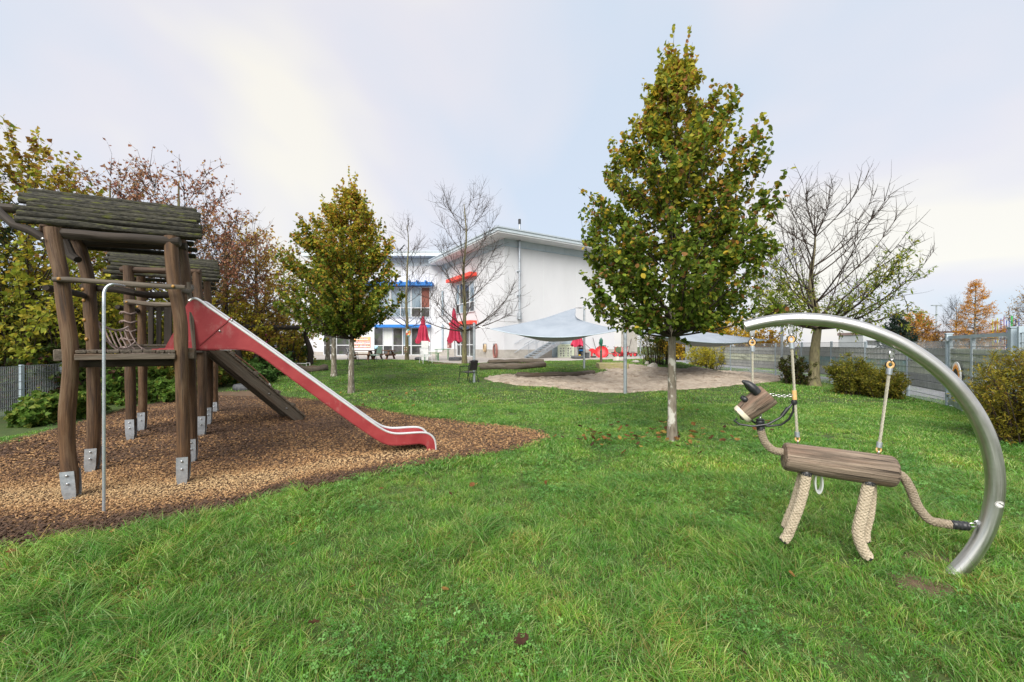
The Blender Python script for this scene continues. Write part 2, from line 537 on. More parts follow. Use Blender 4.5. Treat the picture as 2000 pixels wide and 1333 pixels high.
M['bark_light'] = mat('pale_bark', (0.11, 0.09, 0.065), (0.27, 0.24, 0.19), (18, 18, 5), 6, 0.9, 0, 0.9, (40, 40, 9), (0.48, 0.47, 0.42), (9, 9, 4), .3, .7, .54, .60, bdist=.012)
M['bark_olive'] = mat('olive_bark', (0.085, 0.075, 0.042), (0.20, 0.175, 0.10), (16, 16, 5), 6, 0.9, 0, 0.8, (30, 30, 8), (0.19, 0.19, 0.07), (5, 5, 2), .3, .7, .5, .66, bdist=.012)
M['twig'] = mat('dark_twig', (0.028, 0.020, 0.016), (0.068, 0.050, 0.038), (20, 20, 5), 4, 0.9, 0, 0.2)
M['leaf'] = leaf_mat('autumn_leaf')
M['rock'] = mat('boulder_stone', (0.36, 0.33, 0.30), (0.52, 0.49, 0.45), (5, 5, 5), 7, 0.9, 0, 0.6, None, (0.25, 0.25, 0.17), (2.2, 2.2, 2.2), .3, .7, .55, .7, coord='pos')
M['mossy'] = mat('mossy_wood_block', (0.22, 0.19, 0.10), (0.34, 0.30, 0.17), (14, 14, 5), 6, 0.9, 0, 0.5, None, (0.26, 0.27, 0.08), (6, 6, 4), .3, .7, .5, .65)
M['pump'] = mat('green_cast_iron', (0.012, 0.10, 0.062), (0.025, 0.14, 0.09), (12, 12, 12), 4, 0.45, 0.1, 0.15)
M['green'] = mat('green_table_paint', (0.035, 0.20, 0.06), (0.06, 0.27, 0.09), (8, 8, 8), 3, 0.5, 0, 0.05)
M['mint'] = mat('mint_plastic', (0.45, 0.66, 0.57), (0.52, 0.72, 0.63), (8, 8, 8), 3, 0.4, 0, 0)
M['white'] = mat('white_plastic', (0.74, 0.75, 0.75), (0.80, 0.81, 0.81), (8, 8, 8), 3, 0.4, 0, 0.02)
M['yellow'] = mat('yellow_plastic', (0.75, 0.50, 0.02), (0.80, 0.58, 0.04), (8, 8, 8), 3, 0.4, 0, 0)
M['bluetoy'] = mat('blue_plastic', (0.02, 0.12, 0.36), (0.03, 0.18, 0.46), (8, 8, 8), 3, 0.4, 0, 0)
M['hose'] = mat('hose_rubber', (0.26, 0.10, 0.09), (0.36, 0.17, 0.14), (8, 8, 8), 3, 0.5, 0, 0)
M['hose_tan'] = mat('tan_hose', (0.45, 0.33, 0.19), (0.55, 0.43, 0.27), (8, 8, 8), 3, 0.5, 0, 0)
M['board_pale'] = mat('pale_green_board', (0.60, 0.68, 0.50), (0.66, 0.73, 0.56), (4, 4, 4), 3, 0.6, 0, 0.0)
M['print'] = mat('print', (0.97, 0.97, 0.97), (1, 1, 1), (4, 4, 4), 2, 0.6, 0, 0.0, vcol=True)


# ================================================================== SETTING: ground, bark, sand, terrace, road
def tilt_noise(x, y, s):
    return mnoise.noise(Vector((x * s, y * s, 3.1)))


def photo_poly(pts):
    return [G(px, py) for px, py in pts]


BARK = [Vector((-14, 1.9, 0)), Vector((-6.5, 2.05, 0))] + photo_poly([(-180, 1098), (0, 1076), (110, 1060), (230, 1036), (330, 1022), (425, 1004), (505, 974), (600, 957), (700, 936), (850, 905), (950, 891),
        (1040, 872), (1074, 856), (1062, 845), (1000, 835), (900, 825), (800, 811), (720, 798), (650, 786), (590, 779), (545, 774), (500, 766), (440, 768), (330, 786), (240, 800), (150, 828), (80, 848), (0, 868)]) + [Vector((-14, 6.2, 0))]
SAND = photo_poly([(940, 742), (1000, 753), (1080, 758), (1150, 766), (1220, 769), (1310, 763), (1400, 758), (1480, 751), (1530, 743), (1542, 738), (1500, 730), (1400, 724.5), (1335, 722), (1275, 718), (1240, 712), (1170, 711), (1160, 715), (1185, 725),
        (1165, 732), (1080, 729), (1000, 732), (950, 736)])


def inside(poly, x, y):
    c = False
    j = len(poly) - 1
    for i in range(len(poly)):
        xi, yi, xj, yj = poly[i][0], poly[i][1], poly[j][0], poly[j][1]
        if (yi > y) != (yj > y) and x < (xj - xi) * (y - yi) / (yj - yi) + xi:
            c = not c
        j = i
    return c


def inside_np(poly, X, Y):
    c = np.zeros(X.shape, bool)
    j = len(poly) - 1
    for i in range(len(poly)):
        xi, yi, xj, yj = poly[i][0], poly[i][1], poly[j][0], poly[j][1]
        if yi != yj:
            c ^= ((yi > Y) != (yj > Y)) & (X < (xj - xi) * (Y - yi) / (yj - yi) + xi)
        j = i
    return c


# terrace edge (lawn ends there) as seen in the photo
TERR = photo_poly([(560, 704.5), (640, 703.8), (760, 703), (800, 703.5), (830, 706), (860, 709), (885, 710.5), (910, 711), (960, 708.5), (1010, 706.5), (1060, 706), (1115, 705.5), (1150, 703.5), (1200, 702.5), (1262, 702)])
TERR_POLY = TERR + [Vector((13, 36, 0)), Vector((13, 46, 0)), Vector((-32, 46, 0)), Vector((-32, 29.3, 0))]


def grid_axis(parts):
    a = []
    for lo, hi, n in parts:
        a += list(np.linspace(lo, hi, n, endpoint=False))
    return a + [parts[-1][1]]


def make_ground():
    xs = grid_axis([(-420, -60, 8), (-60, -20, 16), (-20, 16, 110), (16, 60, 22), (60, 420, 8)])
    ys = grid_axis([(-60, -5, 8), (-5, 14, 70), (14, 40, 70), (40, 100, 12), (100, 620, 10)])
    b = MB()
    b.grid([[(x, y, ht(x, y)) for x in xs] for y in ys])
    m = mat('lawn_soil', (0.032, 0.058, 0.011), (0.062, 0.095, 0.020), (5, 5, 5), 6, 0.95, 0, 0.5, (30, 30, 30), (0.075, 0.070, 0.028), (1.6, 1.6, 1.6), .3, .7, .58, .76, coord='pos')
    o = b.build('ground', m, kind='structure', recalc=False)
    return o


make_ground()


def drape(name, poly, mt, lift, step, ragged=0.06, dome=0.0, bumps=0.0, kind='structure', fn=None):
    """A sheet over the ground inside poly, cut out of a fine grid, its rim ragged."""
    x0, x1 = min(p[0] for p in poly), max(p[0] for p in poly)
    y0, y1 = min(p[1] for p in poly), max(p[1] for p in poly)
    xs = np.arange(x0 - step, x1 + step, step)
    ys = np.arange(y0 - step, y1 + step, step)
    X, Y = np.meshgrid(xs, ys)
    jx = np.vectorize(lambda a, c: ragged * mnoise.noise(Vector((a * 3.1, c * 3.1, 0))) + .6 * ragged * mnoise.noise(Vector((a * 9, c * 9, 5))))(X, Y)
    jy = np.vectorize(lambda a, c: ragged * mnoise.noise(Vector((a * 3.1, c * 3.1, 9))))(X, Y)
    In = inside_np(poly, X + jx, Y + jy)
    idx = -np.ones(X.shape, int)
    b = MB()
    n = 0
    cells = In[:-1, :-1] & In[1:, :-1] & In[:-1, 1:] & In[1:, 1:]
    vs = []
    fs = []
    for i, j in zip(*np.nonzero(cells)):
        q = []
        for a, c in ((i, j), (i, j + 1), (i + 1, j + 1), (i + 1, j)):
            if idx[a, c] < 0:
                x, y = X[a, c], Y[a, c]
                z = ht(x, y) + lift
                if bumps:
                    z += bumps * (mnoise.noise(Vector((x * 1.1, y * 1.1, 2))) + .5 * mnoise.noise(Vector((x * 4, y * 4, 7))))
                if fn:
                    z += fn(x, y)
                idx[a, c] = n
                n += 1
                vs.append((x, y, z))
            q.append(idx[a, c])
        fs.append(q)
    # the rim dips under the surrounding ground, so that no edge stands proud
    cnt = np.zeros(len(vs), int)
    for q in fs:
        for i in q:
            cnt[i] += 1
    vs = [(x, y, ht(x, y) - .05) if c < 4 else (x, y, z) for (x, y, z), c in zip(vs, cnt)]
    b._add(vs, fs)
    return b.build(name, mt, kind=kind, recalc=False)


M['bark_chips'] = mat('bark_mulch', (0.060, 0.034, 0.018), (0.22, 0.13, 0.065), (26, 26, 26), 7, 0.95, 0, 1.0, (45, 45, 45), (0.045, 0.030, 0.022), (0.55, 0.8, 0.55), .36, .66, .52, .74, coord='pos', bdist=.03)
M['sand'] = mat('sand', (0.30, 0.245, 0.19), (0.43, 0.365, 0.295), (3.2, 3.2, 3.2), 8, 0.97, 0, 1.0, (9, 9, 9), (0.21, 0.16, 0.115), (2.6, 3.4, 2.6), .34, .64, .54, .64, coord='pos', bdist=.09)
drape('bark_bed', BARK, M['bark_chips'], 0.012, 0.07, 0.08, bumps=0.008)
MOUNDS = [(G(1182, 739), .75, .2), (G(1236, 740), .8, .22), (G(1290, 735), .9, .1), (G(1215, 728), .6, .1), (G(1420, 735), 1.6, .10), (G(1350, 741), 1.2, .06)]


def sand_fn(x, y):
    z = 0.0
    for c, r, h in MOUNDS:
        d2 = ((x - c.x) ** 2 + (y - c.y) ** 2) / (r * r)
        z += h * math.exp(-d2 * 1.6) * (1 + .3 * mnoise.noise(Vector((x * 5, y * 5, 1))))
    return z + max(0.0, .03 + .05 * mnoise.noise(Vector((x * 2.6, y * 2.6, 4))) + .04 * mnoise.noise(Vector((x * 6.5, y * 6.5, 4))))


drape('sand_pit', SAND, M['sand'], 0.022, 0.065, 0.13, fn=sand_fn)
drape('terrace', TERR_POLY, M['terrace'], 0.03, 0.14, 0.03)
# bare trampled soil by the steel arch and on the path beside the bark
M['soil'] = mat('bare_soil', (0.085, 0.052, 0.032), (0.16, 0.105, 0.068), (9, 9, 9), 7, 0.95, 0, 0.8, (24, 24, 24), (0.06, 0.055, 0.02), (3, 3, 3), .3, .7, .55, .7, coord='pos', bdist=.02)


def blob(c, rx, ry, n=22, k=.25):
    return [Vector((c.x + math.cos(a) * rx * (1 + k * mnoise.noise(Vector((math.cos(a) * 2 + c.x, math.sin(a) * 2, c.y)))), c.y + math.sin(a) * ry * (1 + k * mnoise.noise(Vector((math.cos(a) * 2, math.sin(a) * 2, c.x)))), 0))
            for a in [2 * math.pi * i / n for i in range(n)]]


SOIL = [(blob(G(1795, 1140), .22, .13, k=.7), .86), (blob(G(1820, 1092), .30, .10, k=.7), .86), (blob(G(1650, 1100), .15, .07, k=.7), .7), (blob(G(1155, 790), .5, .22), .6), (blob(G(945, 771), .7, .25), .5), (blob(G(875, 747), .6, .4), .5)]
for pl, _ in SOIL[:3]:
    drape('soil_patch', pl, M['soil'], 0.006, 0.02, 0.12)
drape('bare_path', photo_poly([(335, 775), (440, 764), (500, 762), (560, 772), (600, 783), (520, 800), (420, 800), (330, 800), (240, 812), (130, 842), (0, 872), (0, 860), (100, 838), (200, 812)]), M['soil'], 0.02, 0.12, 0.15)
drape('soil_bed', photo_poly([(790, 704), (860, 709.2), (912, 711.5), (912, 714), (850, 712), (800, 706.5)]), M['soil'], 0.034, 0.15, 0.08)

# the road beyond the fence
b = MB()
b.grid([[(x, y, .02) for x in (14.9, 24)] for y in (4, 13, 22.4, 34, 60, 120)])
# follow the bend of the fence: the near part of the road lies further left
road = b.build('road', M['road'], kind='structure', recalc=False)
for v in road.data.vertices:
    if v.co.x < 20:
        v.co.x = {4: 10.6, 13: 13.2, 22: 14.8, 34: 14.2, 60: 13, 120: 10}[int(v.co.y)]


# ================================================================== LAWN: blades, clover, chips, all scattered from small source meshes
def hidden_collection(name):
    return bpy.data.collections.new(name)


def mesh_from_arrays(name, V, Fq, col, mt, smooth=True, tris=False):
    """V (n,3), Fq (m,k) index array, col (n,3)."""
    me = bpy.data.meshes.new(name)
    n, (m, k) = len(V), Fq.shape
    me.vertices.add(n)
    me.vertices.foreach_set('co', np.asarray(V, np.float32).ravel())
    me.loops.add(m * k)
    me.loops.foreach_set('vertex_index', Fq.astype(np.int32).ravel())
    me.polygons.add(m)
    me.polygons.foreach_set('loop_start', np.arange(0, m * k, k, dtype=np.int32))
    ca = me.attributes.new('col', 'FLOAT_COLOR', 'POINT')
    C4 = np.ones((n, 4), np.float32)
    C4[:, :3] = col
    ca.data.foreach_set('color', C4.ravel())
    a = me.attributes.new('tc', 'FLOAT_VECTOR', 'POINT')
    a.data.foreach_set('vector', np.asarray(V, np.float32).ravel())
    me.materials.append(mt)
    me.update(calc_edges=True)
    me.validate()
    me.polygons.foreach_set('use_smooth', [smooth] * m)
    return me


def blade_clump(name, n, R, hmin, hmax, w, lean, cols, mt, col_coll, rng):
    a = rng.uniform(0, 2 * np.pi, n)
    r = R * np.sqrt(rng.uniform(0, 1, n))
    bx, by = r * np.cos(a), r * np.sin(a)
    h = rng.uniform(hmin, hmax, n) * (1 - .35 * (r / R) ** 2)
    d = rng.uniform(0, 2 * np.pi, n)
    ld = rng.uniform(.1, 1, n) ** 1.2 * lean[1] + lean[0]
    lean_dir = rng.uniform(0, 2 * np.pi)
    dx = np.cos(d) * ld + .6 * lean[1] * np.cos(lean_dir)
    dy = np.sin(d) * ld + .6 * lean[1] * np.sin(lean_dir)
    face = d + np.pi / 2 + rng.normal(0, .5, n)
    wx, wy = np.cos(face) * w / 2, np.sin(face) * w / 2
    wv = rng.uniform(.7, 1.3, n)
    V, C = [], []
    ts = (0, .4, .75, 1.0)
    base = np.array(cols)[rng.integers(0, len(cols), n)] * rng.uniform(.75, 1.2, (n, 1))
    for t in ts:
        hh = h * (t - .30 * t * t * np.minimum(1.2, np.hypot(dx, dy)))
        x = bx + dx * h * t ** 1.8
        y = by + dy * h * t ** 1.8
        ww = wv * (1 - t ** 2.5) if t < 1 else wv * 0
        for s in ((-1, 1) if t < 1 else (0,)):
            V.append(np.stack([x + s * wx * ww, y + s * wy * ww, np.maximum(hh, .004)], 1))
            C.append(base * (0.66 + .62 * t))  # shade among the roots is painted in: blades darken downwards, lighten to the tip
    V = np.concatenate(V); C = np.concatenate(C)
    i = np.arange(n)
    tri = []
    for k in range(2):
        q = [i + (2 * k) * n, i + (2 * k + 1) * n, i + (2 * k + 3) * n, i + (2 * k + 2) * n]
        tri += [np.stack([q[0], q[1], q[2]], 1), np.stack([q[0], q[2], q[3]], 1)]
    tri.append(np.stack([i + 4 * n, i + 5 * n, i + 6 * n], 1))
    me = mesh_from_arrays(name, V, np.concatenate(tri), C, mt)
    o = bpy.data.objects.new(name, me)
    col_coll.objects.link(o)


def clover_clump(name, n, R, hmin, hmax, s, cols, mt, col_coll, rng):
    V, T, C = [], [], []
    k = 0
    for _ in range(n):
        a = rng.uniform(0, 2 * np.pi); r = R * math.sqrt(rng.uniform())
        cx, cy, cz = r * math.cos(a), r * math.sin(a), rng.uniform(hmin, hmax)
        tx, ty = rng.normal(0, .3, 2)
        c = np.array(cols[rng.integers(len(cols))]) * rng.uniform(.8, 1.2)
        a0 = rng.uniform(0, 7)
        ss = s * rng.uniform(.7, 1.25)
        for j in range(3):
            aj = a0 + j * 2.094
            pts = [(0, 0, 0)]
            for da, rr in ((-.5, .62), (-.36, .98), (0, .9), (.36, .98), (.5, .62)):
                pts.append((math.cos(aj + da) * rr * ss, math.sin(aj + da) * rr * ss, .12 * ss * (abs(da) * 2)))
            for p in pts:
                V.append((cx + p[0], cy + p[1], cz + p[2] + p[0] * tx + p[1] * ty)); C.append(c)
            for q in range(1, 5):
                T.append((k, k + q, k + q + 1))
            k += 6
        V += [(cx - .001, cy, 0), (cx + .001, cy, 0), (cx, cy, cz)]; C += [c * .8] * 3
        T.append((k, k + 1, k + 2)); k += 3
    me = mesh_from_arrays(name, np.array(V), np.array(T), np.array(C), mt)
    o = bpy.data.objects.new(name, me)
    col_coll.objects.link(o)


def grass_mat(name, trans=.36):
    """Blade colour times patches that vary over the lawn (lusher, paler and drier places)."""
    m = leaf_mat(name, .42, trans, .10)
    nt = m.node_tree
    N, L = nt.nodes, nt.links
    hsv = next(x for x in N if x.type == 'HUE_SAT')
    att = next(x for x in N if x.type == 'ATTRIBUTE')
    g = next(x for x in N if x.type == 'NEW_GEOMETRY')
    N['Principled BSDF'].inputs['Specular IOR Level'].default_value = .42
    N['Principled BSDF'].inputs['Roughness'].default_value = .34
    prev = att.outputs['Color']
    for s, ramp in ((0.55, ((.36, (.80, .86, .80)), (.52, (1, 1, 1)), (.68, (1.28, 1.12, 1.05)))), (2.3, ((.34, (.78, .86, .86)), (.5, (1, 1, 1)), (.68, (1.25, 1.12, .98))))):
        n = N.new('ShaderNodeTexNoise'); n.inputs['Scale'].default_value = s; n.inputs['Detail'].default_value = 3
        L.new(g.outputs['Position'], n.inputs['Vector'])
        r = N.new('ShaderNodeValToRGB')
        r.color_ramp.elements[0].position, r.color_ramp.elements[0].color = ramp[0][0], (*[c / 1.3 for c in ramp[0][1]], 1)
        r.color_ramp.elements[1].position, r.color_ramp.elements[1].color = ramp[2][0], (*[c / 1.3 for c in ramp[2][1]], 1)
        e = r.color_ramp.elements.new(ramp[1][0]); e.color = (*[c / 1.3 for c in ramp[1][1]], 1)
        L.new(n.outputs['Fac'], r.inputs[0])
        x = N.new('ShaderNodeMix'); x.data_type = 'RGBA'; x.blend_type = 'MULTIPLY'; x.inputs[0].default_value = 1
        L.new(prev, x.inputs[6]); L.new(r.outputs[0], x.inputs[7])
        sc = N.new('ShaderNodeMix'); sc.data_type = 'RGBA'; sc.blend_type = 'MULTIPLY'; sc.inputs[0].default_value = 1
        sc.inputs[7].default_value = (1.3, 1.3, 1.3, 1)
        L.new(x.outputs[2], sc.inputs[6])
        prev = sc.outputs[2]
    L.new(prev, hsv.inputs['Color'])
    return m


def scatter(name, P, rotz, scl, var, coll, tilt=None):
    me = bpy.data.meshes.new(name)
    n = len(P)
    me.vertices.add(n)
    me.vertices.foreach_set('co', np.asarray(P, np.float32).ravel())
    rot = np.zeros((n, 3), np.float32)
    rot[:, 2] = rotz
    if tilt is not None:
        rot[:, :2] = tilt
    for nm, ty, key, arr in (('rot', 'FLOAT_VECTOR', 'vector', rot), ('scl', 'FLOAT', 'value', np.asarray(scl, np.float32)), ('var', 'INT', 'value', np.asarray(var, np.int32))):
        a = me.attributes.new(nm, ty, 'POINT')
        a.data.foreach_set(key, arr.ravel())
    o = link(name, me, kind='stuff')
    ng = bpy.data.node_groups.new(name, 'GeometryNodeTree')
    ng.interface.new_socket('Geometry', in_out='INPUT', socket_type='NodeSocketGeometry')
    ng.interface.new_socket('Geometry', in_out='OUTPUT', socket_type='NodeSocketGeometry')
    N, L = ng.nodes, ng.links
    gi, go = N.new('NodeGroupInput'), N.new('NodeGroupOutput')
    mp = N.new('GeometryNodeMeshToPoints')
    ip = N.new('GeometryNodeInstanceOnPoints')
    ci = N.new('GeometryNodeCollectionInfo')
    ci.inputs['Collection'].default_value = coll
    ci.inputs['Separate Children'].default_value = True
    ci.inputs['Reset Children'].default_value = True
    ip.inputs['Pick Instance'].default_value = True

    def att(nm, ty):
        x = N.new('GeometryNodeInputNamedAttribute'); x.data_type = ty; x.inputs['Name'].default_value = nm
        return x.outputs['Attribute']
    L.new(gi.outputs[0], mp.inputs['Mesh'])
    L.new(mp.outputs[0], ip.inputs['Points'])
    L.new(ci.outputs[0], ip.inputs['Instance'])
    L.new(att('var', 'INT'), ip.inputs['Instance Index'])
    e2r = N.new('FunctionNodeEulerToRotation')
    L.new(att('rot', 'FLOAT_VECTOR'), e2r.inputs[0])
    L.new(e2r.outputs[0], ip.inputs['Rotation'])
    L.new(att('scl', 'FLOAT'), ip.inputs['Scale'])
    L.new(ip.outputs[0], go.inputs[0])
    md = o.modifiers.new('scatter', 'NODES')
    md.node_group = ng
    return o


GREENS = [(0.108, 0.280, 0.024), (0.145, 0.340, 0.042), (0.072, 0.210, 0.016), (0.225, 0.405, 0.075), (0.125, 0.315, 0.058), (0.40, 0.50, 0.18)]  # the last, palest green paints bright highlights onto some blades
STRAW = [(0.26, 0.22, 0.07), (0.20, 0.20, 0.05)]
MG = grass_mat('grass_blade')
near_c, mid_c, far_c, clover_c, under_c = (hidden_collection(x) for x in ('near_blades', 'mid_blades', 'far_blades', 'clover_leaves', 'short_blades'))
for i in range(3):
    blade_clump(f'short_clump_{i}', 80, .13, .02, .05, .0062, (.3, .9), GREENS * 2 + STRAW * 2 + [(.14, .12, .05)], MG, under_c, RNG)
for i in range(6):
    blade_clump(f'near_clump_{i}', 58, .115, .05, .14, .0050, (.25, 1.05), GREENS * 3 + STRAW, MG, near_c, RNG)
for i in range(2):
    blade_clump(f'near_tuft_{i}', 50, .080, .10, .22, .0048, (.35, 1.25), GREENS * 3 + STRAW * 2, MG, near_c, RNG)
for i in range(5):
    blade_clump(f'mid_clump_{i}', 64, .19, .035, .09, .0085, (.2, .95), GREENS * 4 + STRAW, MG, mid_c, RNG)
for i in range(4):
    blade_clump(f'far_clump_{i}', 60, .42, .03, .075, .019, (.15, .6), GREENS * 4 + STRAW, MG, far_c, RNG)
CL = [(0.115, 0.29, 0.055), (0.165, 0.35, 0.090), (0.088, 0.24, 0.034)]
for i in range(4):
    clover_clump(f'clover_{i}', 15, .14, .03, .075, .0135, CL, MG, clover_c, RNG)

ht_v = np.vectorize(ht)


def lawn_points(ymin, ymax, dens, keep=None, xr=None, margin=1.3, edge=0.0):
    """Random spots on the lawn inside the widened view wedge."""
    n = int(dens * (ymax - ymin) * (2 * (ymax * 1.25 * margin + 1)))
    Y = RNG.uniform(ymin, ymax, n)
    X = RNG.uniform(-1, 1, n) * (ymax * 1.25 * margin + 1)
    ok = np.abs(X) < Y * 1.25 * margin + .8
    ok &= ~inside_np(SAND, X, Y) & ~inside_np(TERR_POLY, X, Y)
    # the bark bed: a few blades creep over its rim
    jit = RNG.normal(0, edge, (2, n))
    ok &= ~inside_np(BARK, X + jit[0], Y + jit[1])
    ok &= X < 11.9 + .35 * np.maximum(0, Y - 11) + 2
    ok &= ~((X < -9) & (Y < 16) & (X < -9.2 - .1 * (Y - 8)))
    for pl, p in SOIL:
        ok &= ~(inside_np(pl, X, Y) & (RNG.uniform(0, 1, n) < p * .93))
    X, Y = X[ok], Y[ok]
    return X, Y


def noise_at(X, Y, s, z=0.0):
    return np.array([mnoise.noise(Vector((x * s, y * s, z))) for x, y in zip(X, Y)])


def grow(name, X, Y, coll, nvar, smin, smax, tuft_from=None, nscale=1.1):
    n = len(X)
    nz = noise_at(X, Y, nscale, 1.7)
    var = RNG.integers(0, nvar, n)
    s = RNG.uniform(smin, smax, n) * (1 + .55 * nz)
    if tuft_from is not None:
        t = (nz > .12) & (RNG.uniform(0, 1, n) < .5)
        var[t] = RNG.integers(tuft_from, tuft_from + 2, t.sum())
    P = np.stack([X, Y, ht_v(X, Y) - .004], 1)
    return scatter(name, P, RNG.uniform(0, 6.283, n), s, var, coll)


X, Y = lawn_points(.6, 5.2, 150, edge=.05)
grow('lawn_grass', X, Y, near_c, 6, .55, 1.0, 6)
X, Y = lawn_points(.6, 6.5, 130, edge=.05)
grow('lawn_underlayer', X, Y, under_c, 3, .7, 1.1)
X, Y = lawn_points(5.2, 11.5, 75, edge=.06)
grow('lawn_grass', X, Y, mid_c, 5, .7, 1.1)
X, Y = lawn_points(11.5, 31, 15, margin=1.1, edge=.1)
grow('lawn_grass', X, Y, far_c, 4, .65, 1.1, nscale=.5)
# clover and small broad leaves in patches
X, Y = lawn_points(.8, 9, 62)
nz = noise_at(X, Y, .75, 8.2) + .35 * noise_at(X, Y, 2.4, 3.3)
cc = G(1215, 985)
nz += .45 * np.exp(-(((X - cc.x) / 1.1) ** 2 + ((Y - cc.y) / .9) ** 2))
cc = G(1850, 950)
nz += .40 * np.exp(-(((X - cc.x) / .9) ** 2 + ((Y - cc.y) / 1.2) ** 2))
cc = G(1230, 1260)
nz += .30 * np.exp(-(((X - cc.x) / .6) ** 2 + ((Y - cc.y) / .3) ** 2))
k = nz > RNG.uniform(.10, .34, len(nz))
X, Y = X[k], Y[k]
scatter('clover_patch', np.stack([X, Y, ht_v(X, Y)], 1), RNG.uniform(0, 6.28, len(X)), RNG.uniform(.75, 1.35, len(X)), RNG.integers(0, 4, len(X)), clover_c)

# ------------------------------------------------------------------ bark chips
chip_c = hidden_collection('bark_chip_pieces')
M['chip'] = mat('bark_chip', (0.75, 0.75, 0.75), (1, 1, 1), (40, 40, 40), 4, 0.9, 0, 0.4, None, vcol=True)
_chips = [(0.50, 0.31, 0.145), (0.38, 0.22, 0.10), (0.26, 0.145, 0.068), (0.60, 0.42, 0.22), (0.17, 0.092, 0.05), (0.43, 0.25, 0.115), (0.085, 0.05, 0.032), (0.45, 0.285, 0.145), (0.53, 0.345, 0.175), (0.12, 0.068, 0.042)]
for i, c in enumerate(_chips):
    b = MB()
    b.col = c
    l, w = random.uniform(.026, .05), random.uniform(.010, .022)
    h = random.uniform(.003, .007)
    n = 4
    A = [(-l / 2 + l * k / (n - 1), -w / 2 * (1 - .5 * random.random() * (k in (0, n - 1))), h * math.sin(k * 1.1)) for k in range(n)]
    B = [(-l / 2 + l * k / (n - 1), w / 2 * (1 - .5 * random.random() * (k in (0, n - 1))), h * math.sin(k * 1.1 + .3)) for k in range(n)]
    b.sweep(A, B, (0, 0, -h))
    o = b.build(f'bark_chip_{i}', M['chip'], smooth=False)
    COL.objects.unlink(o)
    chip_c.objects.link(o)
NEAR_RIM = [Vector((-8, 2.6, 0))] + photo_poly([(0, 1076), (110, 1060), (230, 1036), (330, 1022), (425, 1004), (505, 974), (600, 957), (700, 936), (850, 905), (950, 891), (1040, 872)])
bx = [p[0] for p in BARK]; by = [p[1] for p in BARK]


def chip_points(y0, y1, dens):
    w = max(bx) - min(bx)
    n = int(dens * w * (y1 - y0))
    X = RNG.uniform(min(bx), max(bx), n)
    Y = RNG.uniform(y0, y1, n)
    k = inside_np(BARK, X + RNG.normal(0, .05, n), Y + RNG.normal(0, .05, n)) & (np.abs(X) < Y * 1.5 + .8)
    return X[k], Y[k]


def chips(name, X, Y, smin, smax):
    n = len(X)
    # fresh pale chips in the worn strip under the towers, damp dark ones along the near rim
    near = np.interp(X, [p.x for p in NEAR_RIM], [p.y for p in NEAR_RIM])
    fresh = 1.25 * np.exp(-((Y - near - 1.15 + .12 * (X + 3)) / .42) ** 2) * (X < -1.2) + .45 * noise_at(X, Y, .7, 2.2)
    damp = np.clip((near + .62 - Y) / .42, 0, 1) * np.clip((-1.0 - X) / .8, .25, 1) + .55 * np.clip((Y - near - 2.4) / 2.0, 0, .6) + .3 * noise_at(X, Y, .9, 6.1)
    val = fresh - 1.0 * damp - .10 + RNG.normal(0, .34, n)
    order = np.array([6, 9, 4, 2, 1, 5, 0, 7, 8, 3])
    var = order[np.clip(((val + .75) / 1.75 * 10).astype(int), 0, 9)]
    names = sorted(range(10), key=lambda q: f'bark_chip_{q}')
    val = val
    P = np.stack([X, Y, ht_v(X, Y) + .014 + RNG.uniform(0, .016, n)], 1)
    scatter(name, P, RNG.uniform(0, 6.28, n), RNG.uniform(smin, smax, n), var, chip_c, RNG.normal(0, .32, (n, 2)))


X, Y = chip_points(1.9, 5.6, 2300)
chips('bark_chips', X, Y, .45, .95)
X, Y = chip_points(5.6, 13, 800)
chips('bark_chips', X, Y, .7, 1.35)


# ================================================================== PLAY TOWERS
def trace_post(pts, d, foot):
    """Centre line of a crooked post: photo trace at depth d (measured at its foot), widths left to the caller."""
    return [at(x, y, d) for x, y in pts]


def wavy_log(b, p0, p1, r, wob=.02, n=10, k=9, sag=0.0, jit=.10, taper=1.0):
    p0, p1 = Vector(p0), Vector(p1)
    d = (p1 - p0)
    s = d.normalized().orthogonal().normalized()
    t = d.normalized().cross(s)
    o = random.random() * 50
    path, rs = [], []
    for i in range(k):
        u = i / (k - 1)
        w = math.sin(math.pi * u) * .6 + .4
        path.append(p0.lerp(p1, u) + s * wob * w * mnoise.noise(Vector((u * 2.2, o, 0))) * 1.6 + t * wob * w * mnoise.noise(Vector((u * 2.2, o, 7))) * 1.6 - Vector((0, 0, sag * 4 * u * (1 - u))))
        rs.append(r * (1 + (taper - 1) * u) * (1 + .12 * mnoise.noise(Vector((u * 3, o, 3)))))
    # rounded ends
    e = d.normalized()
    path = [path[0]] + [path[0] + e * r * .18] + path[1:-1] + [path[-1] - e * r * .18, path[-1]]
    rs = [rs[0] * .86, rs[0]] + rs[1:-1] + [rs[-1], rs[-1] * .86]
    b.tube(path, rs, n, jit=jit)


def bolt(parent, p, n, r=.016, mt='bolt', name='bolt'):
    b = MB()
    n = Vector(n).normalized()
    b.lathe(Vector(p), [(r, -.004), (r, .004), (r * .8, .010), (r * .35, .013)], 10, n)
    return b.build(name, M[mt], parent)


